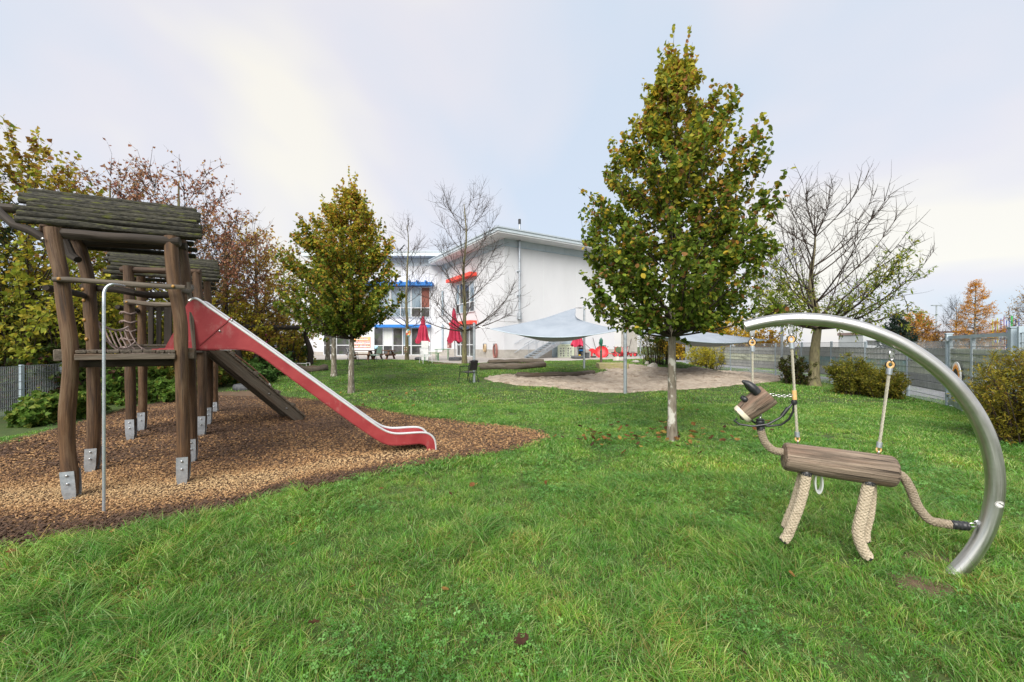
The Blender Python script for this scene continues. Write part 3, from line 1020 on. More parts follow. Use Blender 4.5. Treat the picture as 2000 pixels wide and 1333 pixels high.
def post_foot(parent, top, bot, r, facing):
    """Galvanised shoe: a pair of plates on opposite faces that taper into the ground, two bolts on each."""
    f = Vector((facing[0], facing[1], 0)).normalized()
    side = Vector((-f.y, f.x, 0))
    shoes = []
    for s in (1, -1):
        o = f * (r + .006) * s
        b = MB()
        w = r * .88
        rows = []
        for u, ww in ((0, 1), (.35, 1), (.62, .98), (.82, .80), (1.0, .60)):
            c = top.lerp(bot, u) + o * (1 - .30 * u ** 2)
            rows.append((c - side * w * ww, c + side * w * ww))
        b.sweep([q[0] for q in rows], [q[1] for q in rows], -f * s * .008)
        sh = b.build('foot_plate', M['galv'], parent, smooth=False)
        for u in (.12, .36):
            bolt(sh, top.lerp(bot, u) + o + f * s * .002, f * s, .013)
        shoes.append(sh)
    return shoes


def make_post(parent, pts, d, r, facing_=None, foot_h=.30, facing=(.42, -.9), name='post', bolts=(), shade=1.0):
    path = [at(x, y, d) for x, y in pts]
    base = G(*pts[-1])
    path[-1].z = base.z - .02
    # the wood ends above the ground; the steel shoe carries it
    # resample smoothly
    P, R = [], []
    for i in range(len(path) - 1):
        for u in (0, .33, .66):
            P.append(path[i].lerp(path[i + 1], u))
    P.append(path[-1])
    P2 = [P[0]] + [(P[i - 1] + P[i] * 2 + P[i + 1]) / 4 for i in range(1, len(P) - 1)] + [P[-1]]
    zcut = base.z + foot_h * .40
    wood = [p for p in P2 if p.z > base.z + .05] + [Vector((P2[-1].x, P2[-1].y, base.z + .04))]
    last = P2[-1]
    o = random.random() * 30
    rs = [r * (1 + .10 * mnoise.noise(Vector((p.z * 2.1, o, 1)))) * (1 - .34 * (1 - sstep(0, foot_h * 1.1, p.z - base.z))) for p in wood]
    b = MB()
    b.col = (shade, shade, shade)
    b.tube(wood, rs, 14, jit=.07)
    p = b.build(name, M['post'], parent)
    ft = min(wood, key=lambda q: abs(q.z - (base.z + foot_h)))
    top = Vector((ft.x, ft.y, base.z + foot_h))
    post_foot(parent, top, Vector((last.x, last.y, base.z - .05)), r * .97, facing)
    for (px, py) in bolts:
        q = at(px, py, d)
        bolt(p, q + Vector((0, -r * .97, 0)), (0, -1, .0), .022, 'brass', 'bolt_cap')
    return p, wood


U = Vector((1.29, .79, 0)).normalized()       # along the tower's front
W = Vector((-.60, .74, 0)).normalized()       # towards its back
D_FL, D_FR, D_BL, D_BR = (G(141, 975).y, G(358, 946).y, G(178, 922).y, G(376, 904).y)
tower = thing('play_tower', 'wooden play tower with mossy log roof, fire pole and red slide beside it', 'play tower', (*G(250, 930).xy, 0), None)
P_FL, w_FL = make_post(tower, [(102, 446), (106, 476), (113, 508), (119, 530), (127, 605), (135, 655), (139, 705), (136, 755), (131, 805), (130, 855), (133, 895), (139, 935), (143, 975)], D_FL, .067, (-.25, -1), .31, bolts=[])
P_FR, w_FR = make_post(tower, [(334, 462), (335, 495), (338, 530), (341, 567), (347, 592), (353, 630), (354, 680), (355, 730), (356, 780), (358, 830), (359, 880), (358, 946)], D_FR, .065, (-.1, -1), .33)
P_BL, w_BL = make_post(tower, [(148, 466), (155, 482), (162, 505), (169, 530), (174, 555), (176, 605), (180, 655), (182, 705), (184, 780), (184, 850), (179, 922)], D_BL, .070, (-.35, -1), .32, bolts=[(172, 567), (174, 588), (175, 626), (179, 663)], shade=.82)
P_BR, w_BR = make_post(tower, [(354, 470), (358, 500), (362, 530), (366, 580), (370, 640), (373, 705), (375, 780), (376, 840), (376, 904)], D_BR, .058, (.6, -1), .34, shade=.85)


def log_roof(parent, r0, r1, z, run, drop, nrow, rlog, over=0.0):
    """Two slopes of round logs that run along the ridge r0-r1."""
    r0, r1 = Vector((*r0, z)), Vector((*r1, z))
    for side in (-1, 1):
        for i in range(nrow):
            u = (i + .35) / nrow
            # a slightly bellied slope
            off = W * side * run * u + Vector((0, 0, -drop * (u + .18 * math.sin(math.pi * u) * -1)))
            a = r0 + off + (r0 - r1).normalized() * random.uniform(-.05, .05) + (U * .06 * u if side < 0 else U * 0)
            c = r1 + off + (r1 - r0).normalized() * random.uniform(-.03, .04)
            b = MB()
            wavy_log(b, a, c, rlog * random.uniform(.95, 1.05), .007, 10, 12, jit=.14)
            b.build('roof_log', M['roof_wood'], parent)
    b = MB()
    wavy_log(b, r0 + Vector((0, 0, .035)), r1 + Vector((0, 0, .035)), rlog * 1.05, .012, 10, 9, jit=.16)
    b.build('roof_log', M['roof_wood'], parent)


RZ = 3.45
R0, R1 = at(57, 381, 4.86).xy, at(384, 417, 5.58).xy
roof = MB()
b = MB()
_rm = (Vector((*R0, RZ)) + Vector((*R1, RZ))) / 2
for s in (.16, .84):                            # rafters that carry the logs
    c = Vector((*R0, RZ)).lerp(Vector((*R1, RZ)), s) + Vector((0, 0, -.07))
    for side in (-1, 1):
        rb = MB()
        rb.bar(c, c + W * side * .72 + Vector((0, 0, -.47)), .07, .09, bev=.01)
        rb.build('rafter', M['roof_under'], tower)
log_roof(tower, R0, R1, RZ, .76, .51, 10, .036)
# crooked brackets that reach out at the near end of the roof
b = MB()
b.tube([at(118, 490, D_FL + .02), at(92, 470, D_FL - .02), at(62, 452, D_FL - .05), at(28, 440, D_FL - .05), at(2, 418, D_FL), at(-14, 398, D_FL + .05)], [.040, .042, .042, .042, .040, .034], 10, jit=.1)
b.build('bracket', M['dark_wood'], tower)
bolt(tower, at(84, 467, D_FL - .09), (0, -1, 0), .016, 'bolt')
b = MB()
b.tube([at(-10, 404, D_FL + .45), at(30, 408, D_FL + .45), at(70, 412, D_FL + .5), at(130, 418, D_FL + .6)], [.045, .05, .05, .045], 10, jit=.1)
b.build('purlin', M['dark_wood'], tower)
b = MB()
b.tube([at(128, 470, 5.2), at(140, 500, 5.15), at(152, 508, 5.1)], [.04, .05, .04], 8, jit=.1)
b.build('bracket', M['dark_wood'], tower)
# top plates under the eaves, their dark wood standing in for eave shade
for (pa, pb, da, db) in (((98, 452), (352, 470), D_FL + .02, D_FR + .02), ((140, 470), (365, 480), D_BL, D_BR)):
    b = MB(); wavy_log(b, at(*pa, da) + Vector((0, 0, -.02)), at(*pb, db) + Vector((0, 0, -.02)), .055, .01)
    b.build('plate_log', M['dark_wood'], tower)


def rail(parent, pts, r, mt='grey_wood', name='rail', caps=()):
    b = MB()
    path = [at(*p) for p in pts]
    P = []
    for i in range(len(path) - 1):
        for u in (0, .5):
            P.append(path[i].lerp(path[i + 1], u))
    P.append(path[-1])
    P = [P[0]] + [(P[i - 1] + 2 * P[i] + P[i + 1]) / 4 for i in range(1, len(P) - 1)] + [P[-1]]
    rs = [r * .8] + [r * (1 + .08 * math.sin(i * 1.7)) for i in range(1, len(P) - 1)] + [r * .8]
    b.tube(P, rs, 10, jit=.12)
    o = b.build(name, M[mt], parent)
    for c in caps:
        bolt(o, at(*c), (0, -1, 0), .018, 'brass', 'bolt_cap')
    return o


rail(tower, [(103, 546, D_FL - .10), (160, 548, D_FL), (230, 554, D_FL + .12), (300, 559, D_FR - .22), (362, 562, D_FR - .12)], .031, caps=[(115, 545, D_FL - .14), (338, 559.5, D_FR - .18)])
rail(tower, [(89, 562, D_FL + .05), (104, 565, D_FL + .2), (140, 571, D_FL + .5), (168, 579, D_BL + .02)], .037, 'dark_wood')
rail(tower, [(160, 560, D_BL + .1), (195, 564, D_BL + .08), (232, 566, D_BL + .05), (262, 573, D_BL + .02), (295, 578, D_BR - .1), (340, 576, D_BR - .05), (364, 573, D_BR)], .044, 'dark_wood')
rail(tower, [(345, 566, D_FR + .05), (362, 572, D_FR + .2), (371, 566, D_FR + .5), (374, 560, D_BR)], .036, 'grey_wood')
# the side pole that leans from the rail to the platform edge beside the slide
b = MB()
b.tube([at(368, 552, D_FR + .35), at(371, 590, D_FR + .33), at(376, 640, D_FR + .3), at(381, 700, D_FR + .28)], [.02, .024, .022, .018], 8, jit=.15)
b.build('side_pole', M['grey_wood'], tower)

# platform: planks that run front to back on two bearers
PZ = 1.605
FLp, FRp, BLp, BRp = (Vector((*w_[-1].xy, 0)) for w_ in (w_FL, w_FR, w_BL, w_BR))
pf0, pf1 = at(146, 681, D_FL - .06), at(343, 684, D_FR - .08)
pf0.z = pf1.z = PZ
dep = 1.05
lens_ = [.9, .85, .75, 1.1, 1.0, .95, 1.15, .8, .95]
tot = sum(lens_)
acc = 0
for k, l in enumerate(lens_):
    a, c = acc / tot, (acc + l) / tot
    acc += l
    p, q = pf0.lerp(pf1, a), pf0.lerp(pf1, c)
    m = (p + q) / 2
    wd = (q - p).length - .008
    b = MB()
    j = random.uniform(-.012, .012)
    b.bar(m - W * (.0 + j) + Vector((0, 0, -.018)), m + W * (dep + j) + Vector((0, 0, -.018)), wd, .034, bev=.006)
    b.build('plank', M['grey_wood'], tower)
b = MB(); b.bar(pf0 - W * -.01 + Vector((0, 0, -.075)) - U * .0, pf1 + Vector((0, 0, -.075)) + W * .01, .05, .065, bev=.006)
b.build('edge_board', M['grey_wood'], tower)
for s in (.25, .80):
    b = MB(); b.bar(pf0 + W * dep * s + Vector((0, 0, -.13)) - U * .05, pf1 + W * dep * s + Vector((0, 0, -.13)) + U * .06, .09, .13, bev=.01)
    b.build('bearer', M['dark_wood'], tower)
for (e, d) in ((((108, 683), (121, 706)), D_FL + .12), (((364, 679), (379, 703)), D_FR + .05)):
    c = at((e[0][0] + e[1][0]) / 2, (e[0][1] + e[1][1]) / 2, d)
    b = MB(); b.bar(c, c + W * 1.2, .085, .13, bev=.008)
    b.build('bearer', M['grey_wood'], tower)

# fire pole
b = MB()
f0 = G(203, 1003)
path = [Vector((f0.x, f0.y, f0.z - .1))]
for (x, y) in ((203, 850), (203, 700), (203, 600), (203, 576)):
    path.append(at(x, y, f0.y))
for a in range(1, 7):
    t = a / 6 * math.pi / 2
    path.append(at(203 + 17 * (1 - math.cos(t)), 576 - 20 * math.sin(t), f0.y + .05 * a / 6))
path += [at(232, 557, f0.y + .25), at(243, 559.5, f0.y + .5)]
b.tube(path, .0135, 12)
pole = b.build('fire_pole', M['galv'], tower)

# ------------------------------------------------------------------ second tower behind, with ramp and rope net
D2 = [G(257, 859).y, G(394, 851).y, G(277, 842).y, G(408, 830).y]
tower2 = thing('play_tower', 'farther wooden play tower with a plank ramp and board railing, reached over a rope net', 'play tower', (*G(330, 845).xy, 0))
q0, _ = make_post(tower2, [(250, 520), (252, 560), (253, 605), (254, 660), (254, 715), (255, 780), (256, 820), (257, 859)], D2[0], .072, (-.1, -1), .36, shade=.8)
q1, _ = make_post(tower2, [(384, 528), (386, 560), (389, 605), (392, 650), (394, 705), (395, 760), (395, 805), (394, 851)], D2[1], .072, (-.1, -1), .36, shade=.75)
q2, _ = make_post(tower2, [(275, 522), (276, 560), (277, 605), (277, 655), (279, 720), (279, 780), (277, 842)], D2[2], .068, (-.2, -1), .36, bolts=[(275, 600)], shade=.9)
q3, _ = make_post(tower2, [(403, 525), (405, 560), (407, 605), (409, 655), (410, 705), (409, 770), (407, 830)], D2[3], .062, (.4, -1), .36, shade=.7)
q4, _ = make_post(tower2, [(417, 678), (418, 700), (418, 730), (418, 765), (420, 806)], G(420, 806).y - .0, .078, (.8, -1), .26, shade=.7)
for y in (694, 716, 738, 758):
    bolt(tower2, at(415, y, G(420, 806).y - .105), (0, -1, 0), .020, 'bolt')
S0, S1 = at(212, 505, 7.75).xy, at(425, 506, 8.75).xy
log_roof(tower2, S0, S1, 3.40, .80, .50, 9, .040)
for (pa, pb) in ((((236, 527), D2[0]), ((392, 532), D2[1])), (((270, 530), D2[2]), ((416, 533), D2[3]))):
    b = MB(); wavy_log(b, at(*pa[0], pa[1]), at(*pb[0], pb[1]), .055, .01)
    b.build('plate_log', M['roof_under'], tower2)
rail(tower2, [(243, 590, D2[0] - .12), (262, 590, D2[0] - .08), (290, 595, D2[0] + .0), (325, 596, D2[1] - .25), (365, 594, D2[1] - .15)], .043, 'grey_wood', caps=[(247, 590, D2[0] - .17)])
rail(tower2, [(229, 600, D2[0] + .1), (238, 602, D2[0] + .25), (262, 606, D2[0] + .5), (272, 608, D2[2])], .045, 'dark_wood')
rail(tower2, [(388, 590, D2[1] + .1), (398, 594, D2[1] + .4), (413, 598, D2[3])], .045, 'dark_wood')
for (x0, x1) in ((290, 300), (306, 315), (321, 336)):     # board railing between the posts
    b = MB()
    m_ = D2[2] + .25
    b.bar(at((x0 + x1) / 2, 676, m_), at((x0 + x1) / 2, 600, m_), (x1 - x0) / FPX * m_, .03, (0, 1, 0), bev=.004)
    b.build('railing_board', M['dark_wood'], tower2)
b = MB(); b.bar(at(284, 602, D2[2] + .21), at(345, 604, D2[2] + .5), .10, .03, (0, 1, 0))
b.build('railing_board', M['dark_wood'], tower2)
p2a, p2b = at(246, 678, D2[0] - .08), at(398, 679, D2[1] - .08)
p2a.z = p2b.z = 1.66
for k in range(9):
    p, q = p2a.lerp(p2b, k / 9), p2a.lerp(p2b, (k + 1) / 9)
    m_ = (p + q) / 2
    b = MB(); b.bar(m_, m_ + W * 1.2, (q - p).length - .01, .035, bev=.005)
    b.build('plank', M['grey_wood'], tower2)
b = MB(); b.bar(p2a + Vector((0, 0, -.08)), p2b + Vector((0, 0, -.08)), .06, .11, bev=.006)
b.build('edge_board', M['dark_wood'], tower2)
for s in (.3, .85):
    b = MB(); b.bar(p2a + W * 1.1 * s + Vector((0, 0, -.11)), p2b + W * 1.1 * s + Vector((0, 0, -.11)), .08, .12)
    b.build('bearer', M['dark_wood'], tower2)
for (x, y, d) in ((376, 690, D2[1] - .1), (405, 688, D2[3] - .5)):
    b = MB(); c = at(x, y, d); b.bar(c, c + W * .9, .10, .14, bev=.008)
    b.build('bearer', M['grey_wood'], tower2)

# ramp: two stringers, planks across, foot rests
r_top, r_bot = at(424, 686, D2[1] + .42), G(588, 822)
r_dir = (r_bot - r_top)
r_side = Vector((-r_dir.y, r_dir.x, 0)).normalized()
r_up = r_dir.normalized().cross(r_side) * -1
if r_up.z < 0:
    r_up = -r_up
for s in (0, .62):
    b = MB()
    o_ = r_side * s
    b.bar(r_top + o_ - r_dir.normalized() * .3, r_bot + o_, .055, .19, r_up, bev=.006)
    st = b.build('ramp_stringer', M['grey_wood'], tower2)
    if s == 0:
        for u in (.58, .80):
            bolt(st, r_top.lerp(r_bot, u) - r_side * .03, -r_side, .02)
nr = 15
for k in range(nr):
    u = (k + .5) / nr
    c = r_top.lerp(r_bot, u) + r_side * .31 + r_up * .115
    b = MB()
    b.box(c, (r_dir.length / nr - .008, .74, .035), Matrix((r_dir.normalized(), r_side, r_up)).transposed(), .005)
    b.build('ramp_plank', M['grey_wood'], tower2)
    if k in (1, 5, 9, 12):
        b = MB()
        b.box(c + r_up * .04, (.06, .72, .05), Matrix((r_dir.normalized(), r_side, r_up)).transposed(), .006)
        b.build('foot_rest', M['grey_wood'], tower2)
# climbing rope over the ramp
b = MB()
b.tube([at(428, 672, D2[1] + .8) + Vector((0, 0, .1)), at(455, 690, D2[1] + .95), at(490, 716, D2[1] + 1.2), at(515, 738, D2[1] + 1.4), at(530, 755, D2[1] + 1.5)], .017, 6)
rp = b.build('climbing_rope', mat('brown_rope', (.13, .06, .035), (.22, .11, .07), (60, 60, 20), 3, .9, 0, .2), tower2)
b = MB(); b.tube([at(524, 750, D2[1] + 1.46), at(528, 755, D2[1] + 1.5)], .03, 8); b.build('rope_sleeve', M['white'], rp)
b = MB(); b.tube([at(528, 755, D2[1] + 1.5), at(536, 765, D2[1] + 1.53)], .024, 8); b.build('rope_end', M['black'], rp)

# rope net bridge between the towers
net = thing('rope_net', 'grey rope net bridge hanging between the two wooden towers', 'rope net', (*at(225, 690, 6.4).xy, 0))
nA = [at(190, 612, D_BL + .12), at(250, 607, D2[0] - .12)]
nB = [at(362, 630, D_BR + .1), at(384, 625, D2[1] - .1)]


def net_pt(u, v):
    """u along the bridge, v across: hangs like a trough with raised sides."""
    a = nA[0].lerp(nA[1], u); c = nB[0].lerp(nB[1], u)
    p = a.lerp(c, v)
    floor = 1.55 - .28 * 4 * u * (1 - u) * .5
    side = 2.03 - .35 * u * (1 - u) - .05
    k = (2 * v - 1) ** 4
    p.z = floor + (side - floor) * k
    return p


nu, nv = 6, 10
for i in range(nv + 1):
    v = i / nv
    b = MB(); b.tube([net_pt(k / 10, v) for k in range(11)], .016 if i in (0, nv) else .010, 6, caps=False)
    b.build('rope', M['net'], net)
for i in range(nu + 1):
    u = i / nu
    b = MB(); b.tube([net_pt(u, k / 20) for k in range(21)], .010, 6, caps=False)
    b.build('rope', M['net'], net)
for k in range(5):        # lashings round the post
    b = MB()
    c = at(250, 612 + k * 17, D2[0])
    b.tube([c + Vector((math.cos(a) * .105, math.sin(a) * .105, .02 * math.sin(a * 3))) for a in [2 * math.pi * q / 14 for q in range(14)]], .013, 6, closed=True)
    b.build('lashing', M['net'], net)

# ------------------------------------------------------------------ SLIDE
S_O, S_E = Vector((-4.05, 5.10, 0)), Vector((2.84, 1.37, 0)).normalized()
S_N = Vector((-S_E.y, S_E.x, 0))
SW = .50
slide = thing('slide', 'faded red slide with bare steel rims running down to the bark chips', 'slide', (*S_O.xy, 0))
# (s, z of the steel rim), (s, z of the lower edge)
RIM_T = [(.05, 2.245), (.115, 2.235), (.20, 2.155), (.311, 2.068), (.594, 1.844), (.95, 1.549), (1.256, 1.294), (1.55, 1.05), (1.9, .76), (2.2, .51), (2.33, .408), (2.43, .345), (2.54, .314), (2.64, .305), (2.85, .302), (2.98, .292), (3.06, .262), (3.12, .205), (3.155, .13), (3.165, -.02)]
RIM_NEAR = [(-.12, 1.62), (-.08, 1.92), (-.02, 2.14)] + RIM_T
RIM_FAR = [(-.34, 1.62), (-.22, 1.895), (-.09, 2.12)] + RIM_T
LOW_T = [(.06, 1.60), (.10, 1.60), (.14, 1.60), (.24, 1.60), (.36, 1.60), (.60, 1.60), (.74, 1.555), (1.0, 1.325), (1.40, .975), (1.8, .63), (2.08, .395), (2.30, .22), (2.42, .158), (2.55, .135), (2.75, .130), (2.88, .130), (2.95, .115), (3.00, .085), (3.025, .04), (3.03, -.05)]


def sp(s, z, n):
    return S_O + S_E * s + S_N * n + Vector((0, 0, z))


def smooth_pts(pts, it=2):
    for _ in range(it):
        q = [pts[0]]
        for a, c in zip(pts[:-1], pts[1:]):
            q += [(a[0] * .75 + c[0] * .25, a[1] * .75 + c[1] * .25), (a[0] * .25 + c[0] * .75, a[1] * .25 + c[1] * .75)]
        q.append(pts[-1])
        pts = q
    return pts


LOW_N = [(-.12, 1.60), (-.08, 1.60), (-.02, 1.60)] + LOW_T
LOW_F = [(-.34, 1.60), (-.22, 1.60), (-.09, 1.60)] + LOW_T
for n0, th in ((0, .022), (SW, -.022)):
    RIMs, LOWs = (smooth_pts(RIM_NEAR), smooth_pts(LOW_N)) if n0 == 0 else (smooth_pts(RIM_FAR), smooth_pts(LOW_F))
    b = MB()
    b.sweep([sp(s, z, n0) for s, z in RIMs], [sp(s, z, n0) for s, z in LOWs], S_N * th)
    pl = b.build('side_panel', M['red'], slide)
    b = MB()
    b.tube([sp(s, z + .004, n0 + th / 2) for s, z in RIMs[12:]], .0175, 10)
    b.build('rim', M['rail'], slide)
    if n0 == 0:
        b = MB()
        b.bar(sp(.13, 1.66, -.004), sp(.47, 2.02, -.004), .012, .010, S_N)
        b.build('seam', mat('dark_red_seam', (.22, .02, .025), (.27, .03, .035), (9, 9, 9), 2, .6, 0, 0), pl)
        for (s, z) in ((.30, 1.84), (.43, 1.98)):
            bolt(pl, sp(s + .04, z, -.002), -S_N, .014)
BED = smooth_pts([(.0, 1.64), (.2, 1.64), (.36, 1.60), (.6, 1.665 - .05), (.74, 1.60), (1.0, 1.40), (1.4, 1.05), (1.8, .71), (2.1, .455), (2.32, .29), (2.46, .235), (2.6, .222), (2.85, .22), (2.98, .205), (3.05, .15), (3.075, .06), (3.08, -.04)])
b = MB()
b.sweep([sp(s, z, .020) for s, z in BED], [sp(s, z, SW - .020) for s, z in BED], (0, 0, -.012))
b.build('sliding_bed', M['chrome'], slide)
# inner hood and lower flanges
b = MB()
b.sweep([sp(-.28, 1.62, .024), sp(.30, 1.62, .024)], [sp(-.28, 1.62, SW - .024), sp(.30, 1.62, SW - .024)], (0, 0, -.03))
b.build('landing_plate', M['red'], slide)
for n0 in (.0, SW - .05):
    b = MB()
    b.sweep([sp(s, z + .002, n0) for s, z in LOWs], [sp(s, z + .002, n0 + .05) for s, z in LOWs], (0, 0, .012))
    b.build('flange', M['red'], slide)

# ================================================================== THE STEEL ARCH WITH THE HANGING LOG ANIMAL
FY = FPX * EYE / (1125 - HOR)
A_F = Vector(((1858 - 1000) / FPX * FY, FY, 0))
A_D = Vector((math.cos(math.radians(-22)), math.sin(math.radians(-22)), 0))
A_N = Vector((-A_D.y, A_D.x, 0))
A_C, A_R = (-.941, .695), 1.172


def apt(s, z, n=0.0):
    return A_F + A_D * s + Vector((0, 0, z)) + A_N * n


def ap(px, py, n=0.0):
    """Point of the arch's own upright plane seen at the pixel (n: metres behind it)."""
    return on_plane(px, py, A_F + A_N * n, A_N)


tip = ap(1454.4, 637.9)
ta = math.atan2(tip.z - A_C[1], (tip - A_F).dot(A_D) - A_C[0])
arch = thing('steel_arch', 'curved stainless steel tube arch standing in the lawn', 'steel arch', tuple(A_F))
b = MB()
fa = math.asin((-.10 - A_C[1]) / A_R)
path = []
for i in range(61):
    a = ta + (fa - ta) * i / 60
    path.append(apt(A_C[0] + math.cos(a) * A_R, A_C[1] + math.sin(a) * A_R))
b.tube(path, .0495, 28)
b.build('tube', M['steel'], arch)
# oval sticker on the tube
sc_ = ap(1943, 981)
sa = math.atan2(sc_.z - A_C[1], (sc_ - A_F).dot(A_D) - A_C[0])
tube_c = apt(A_C[0] + math.cos(sa) * A_R, A_C[1] + math.sin(sa) * A_R)
rad = Vector((math.cos(sa) * A_D.x, math.cos(sa) * A_D.y, math.sin(sa)))
tan = Vector((-math.sin(sa) * A_D.x, -math.sin(sa) * A_D.y, math.cos(sa)))


def on_tube(u, w, r=.0505):
    """u across the tube (angle), w along it."""
    return tube_c + tan * w + (-A_N * math.cos(u) + rad * math.sin(u)) * r


def oval(r, ku, kw, du=.15, dw=0.0, n=20, inner=None):
    b = MB()
    rows = [[on_tube(du + ku * f * math.cos(a), dw + kw * f * math.sin(a), r) for a in [2 * math.pi * i / n for i in range(n + 1)]] for f in ((inner or .02), .5 * (1 + (inner or 0)), 1)]
    b.grid(rows)
    return b


stk = oval(.0502, .55, .0225).build('sticker', mat('sticker_silver', (.60, .60, .58), (.66, .66, .64), (9, 9, 9), 2, .4, 0, 0), arch, recalc=False)
oval(.0505, .50, .0195, inner=.90).build('sticker_ring', M['black'], stk, recalc=False)
for (u0, u1, w0, w1) in ((-.20, -.13, .002, .010), (-.09, .02, .002, .010), (.06, .17, .000, .006), (.20, .40, -.003, .005)):
    b = MB(); b.grid([[on_tube(.15 + u, w - u * .006, .0506) for u in (u0, (u0 + u1) / 2, u1)] for w in (w0, w1)])
    b.build('sticker_print', M['black'], stk, recalc=False)


def ring(b, c, r, t, n, k=14, squash=1.0, up=(0, 0, 1)):
    """Small ring (shackle, thimble, chain link) of radius r round c with axis n."""
    n = Vector(n).normalized()
    u = Vector(up) - n * Vector(up).dot(n)
    u.normalize()
    v = n.cross(u)
    b.tube([c + u * math.cos(a) * r * squash + v * math.sin(a) * r for a in [2 * math.pi * i / k for i in range(k)]], t, 6, closed=True)
    return b


horse = thing('rope_animal', 'swinging play animal with log body, log head and rope legs under the arch', 'play animal', (*ap(1640, 960).xy, 0))


def hanger(top, bot, thick=.0105, lower_thimble=True, group=None):
    """Eye plate on the arch, shackle, thimble, steel sleeve and the twisted rope down to bot."""
    d = (bot - top).normalized()
    h = thing('hanging_rope', None, 'hanging rope', tuple(top))
    b = MB(); b.box(top + d * .012, (.04, .010, .05), None, .003); ep = b.build('eye_plate', M['chrome'], h)
    b = MB(); ring(b, top + d * .036, .014, .0045, A_N, squash=1.5); b.build('shackle', M['bolt'], h)
    b = MB(); ring(b, top + d * .060, .010, .004, A_D, squash=1.3); b.build('shackle', M['bolt'], h)
    b = MB(); ring(b, top + d * .092, .019, .0075, A_N, squash=1.15); th = b.build('thimble', M['ochre'], h)
    b = MB(); ring(b, top + d * .092, .027, .0055, A_N, squash=1.15); b.build('thimble_loop', M['black'], th)
    b = MB(); b.tube([top + d * .118, top + d * .165], .019, 12); b.build('sleeve', M['galv'], h)
    e = bot - d * (.085 if lower_thimble else 0)
    b = MB()
    L = (e - top).length
    p0 = top + d * .16
    x = d.orthogonal().normalized(); y = d.cross(x)
    kk = max(12, int(L * 60))
    b.tube([p0, e], thick * .62, 6)
    for s in range(4):
        b.tube([p0.lerp(e, i / kk) + (x * math.cos(i / kk * L * 42 + s * math.pi / 2) + y * math.sin(i / kk * L * 42 + s * math.pi / 2)) * thick * .5 for i in range(kk + 1)], thick * .52, 5, caps=False)
    b.build('twisted_rope', M['cable'], h)
    if lower_thimble:
        b = MB(); b.tube([e - d * .005, e + d * .035], .018, 12); b.build('sleeve', M['galv'], h)
        b = MB(); ring(b, e + d * .052, .014, .006, A_N, squash=1.2); b.build('thimble', M['ochre'], h)
        b = MB(); ring(b, e + d * .074, .010, .004, A_D, squash=1.4); b.build('shackle', M['bolt'], h)
    return h


# body log
L0, L1 = ap(1529, 891), ap(1749, 922.5)
h1 = hanger(ap(1544, 641), ap(1558, 866))
h1['label'] = 'twisted rope from arch to the front of the log body, wooden sleeve on it'
h2 = hanger(ap(1742, 689), ap(1715, 887))
h2['label'] = 'twisted rope from arch to the rear of the log body'
h3 = hanger(ap(1469, 648), ap(1470, 752), .0085, False)
h3['label'] = 'short twisted rope from the tip of the arch to the log head'
for h in (h1, h2, h3):
    h['group'] = 'ropes hanging from the steel arch'
b = MB()
dL = (L1 - L0)
eL = dL.normalized()
path, rs = [], []
for u, r in ((0, .072), (.004, .09), (.016, .105), (.04, .112), (.2, .113), (.4, .115), (.6, .116), (.8, .1165), (.96, .116), (.984, .108), (.996, .094), (1, .076)):
    path.append(L0 + dL * u); rs.append(r)
b.tube(path, rs, 30, jit=.028)
b.build('log_body', M['log'], horse)


def braid(b, path, R, strands=5, pitch=.12, st=None, sub=3, core=True, both=True):
    """Braided rope: two families of helical strands weaving over and under each other."""
    P = [Vector(p) for p in path]
    # arc-length resample with Catmull-Rom
    Q = []
    for i in range(len(P) - 1):
        p0, p1, p2, p3 = P[max(i - 1, 0)], P[i], P[i + 1], P[min(i + 2, len(P) - 1)]
        for k in range(8):
            t = k / 8
            Q.append(.5 * ((2 * p1) + (p2 - p0) * t + (2 * p0 - 5 * p1 + 4 * p2 - p3) * t * t + (3 * p1 - p0 - 3 * p2 + p3) * t ** 3))
    Q.append(P[-1])
    L = [0]
    for i in range(1, len(Q)):
        L.append(L[-1] + (Q[i] - Q[i - 1]).length)

    def samp(l):
        for i in range(1, len(Q)):
            if L[i] >= l or i == len(Q) - 1:
                t = (l - L[i - 1]) / max(1e-9, L[i] - L[i - 1])
                return Q[i - 1].lerp(Q[i], min(1, max(0, t)))
    tot = L[-1]
    n = max(10, int(tot / pitch * 16))
    C = [samp(tot * i / n) for i in range(n + 1)]
    X = None
    fr = []
    for i in range(n + 1):
        t = (C[min(i + 1, n)] - C[max(i - 1, 0)]).normalized()
        if X is None:
            X = t.orthogonal().normalized()
        X = (X - t * X.dot(t)).normalized()
        fr.append((X.copy(), t.cross(X)))
    st = st or R * .36
    Rf = R if not callable(R) else None
    for fam in ((1, -1) if both else (1,)):
        for s in range(strands):
            path = []
            for i in range(n + 1):
                ph = fam * 2 * math.pi * (tot * i / n) / pitch + 2 * math.pi * s / strands
                w = 1 + .10 * math.cos(strands * ph + (0 if fam > 0 else math.pi)) if both else 1
                a, c = fr[i]
                path.append(C[i] + (a * math.cos(ph) + c * math.sin(ph)) * (R - st * .85) * w)
            b.tube(path, st, 6, caps=True)
    if core:
        b.tube(C, R * .74, 10)
    return C


M['rope_dark'] = mat('weathered_rope', (0.17, 0.135, 0.095), (0.33, 0.275, 0.205), (110, 110, 40), 5, 0.9, 0, 0.7, (160, 160, 60), (0.17, 0.135, 0.09), (14, 14, 9), .3, .7, .55, .75, bdist=.004)


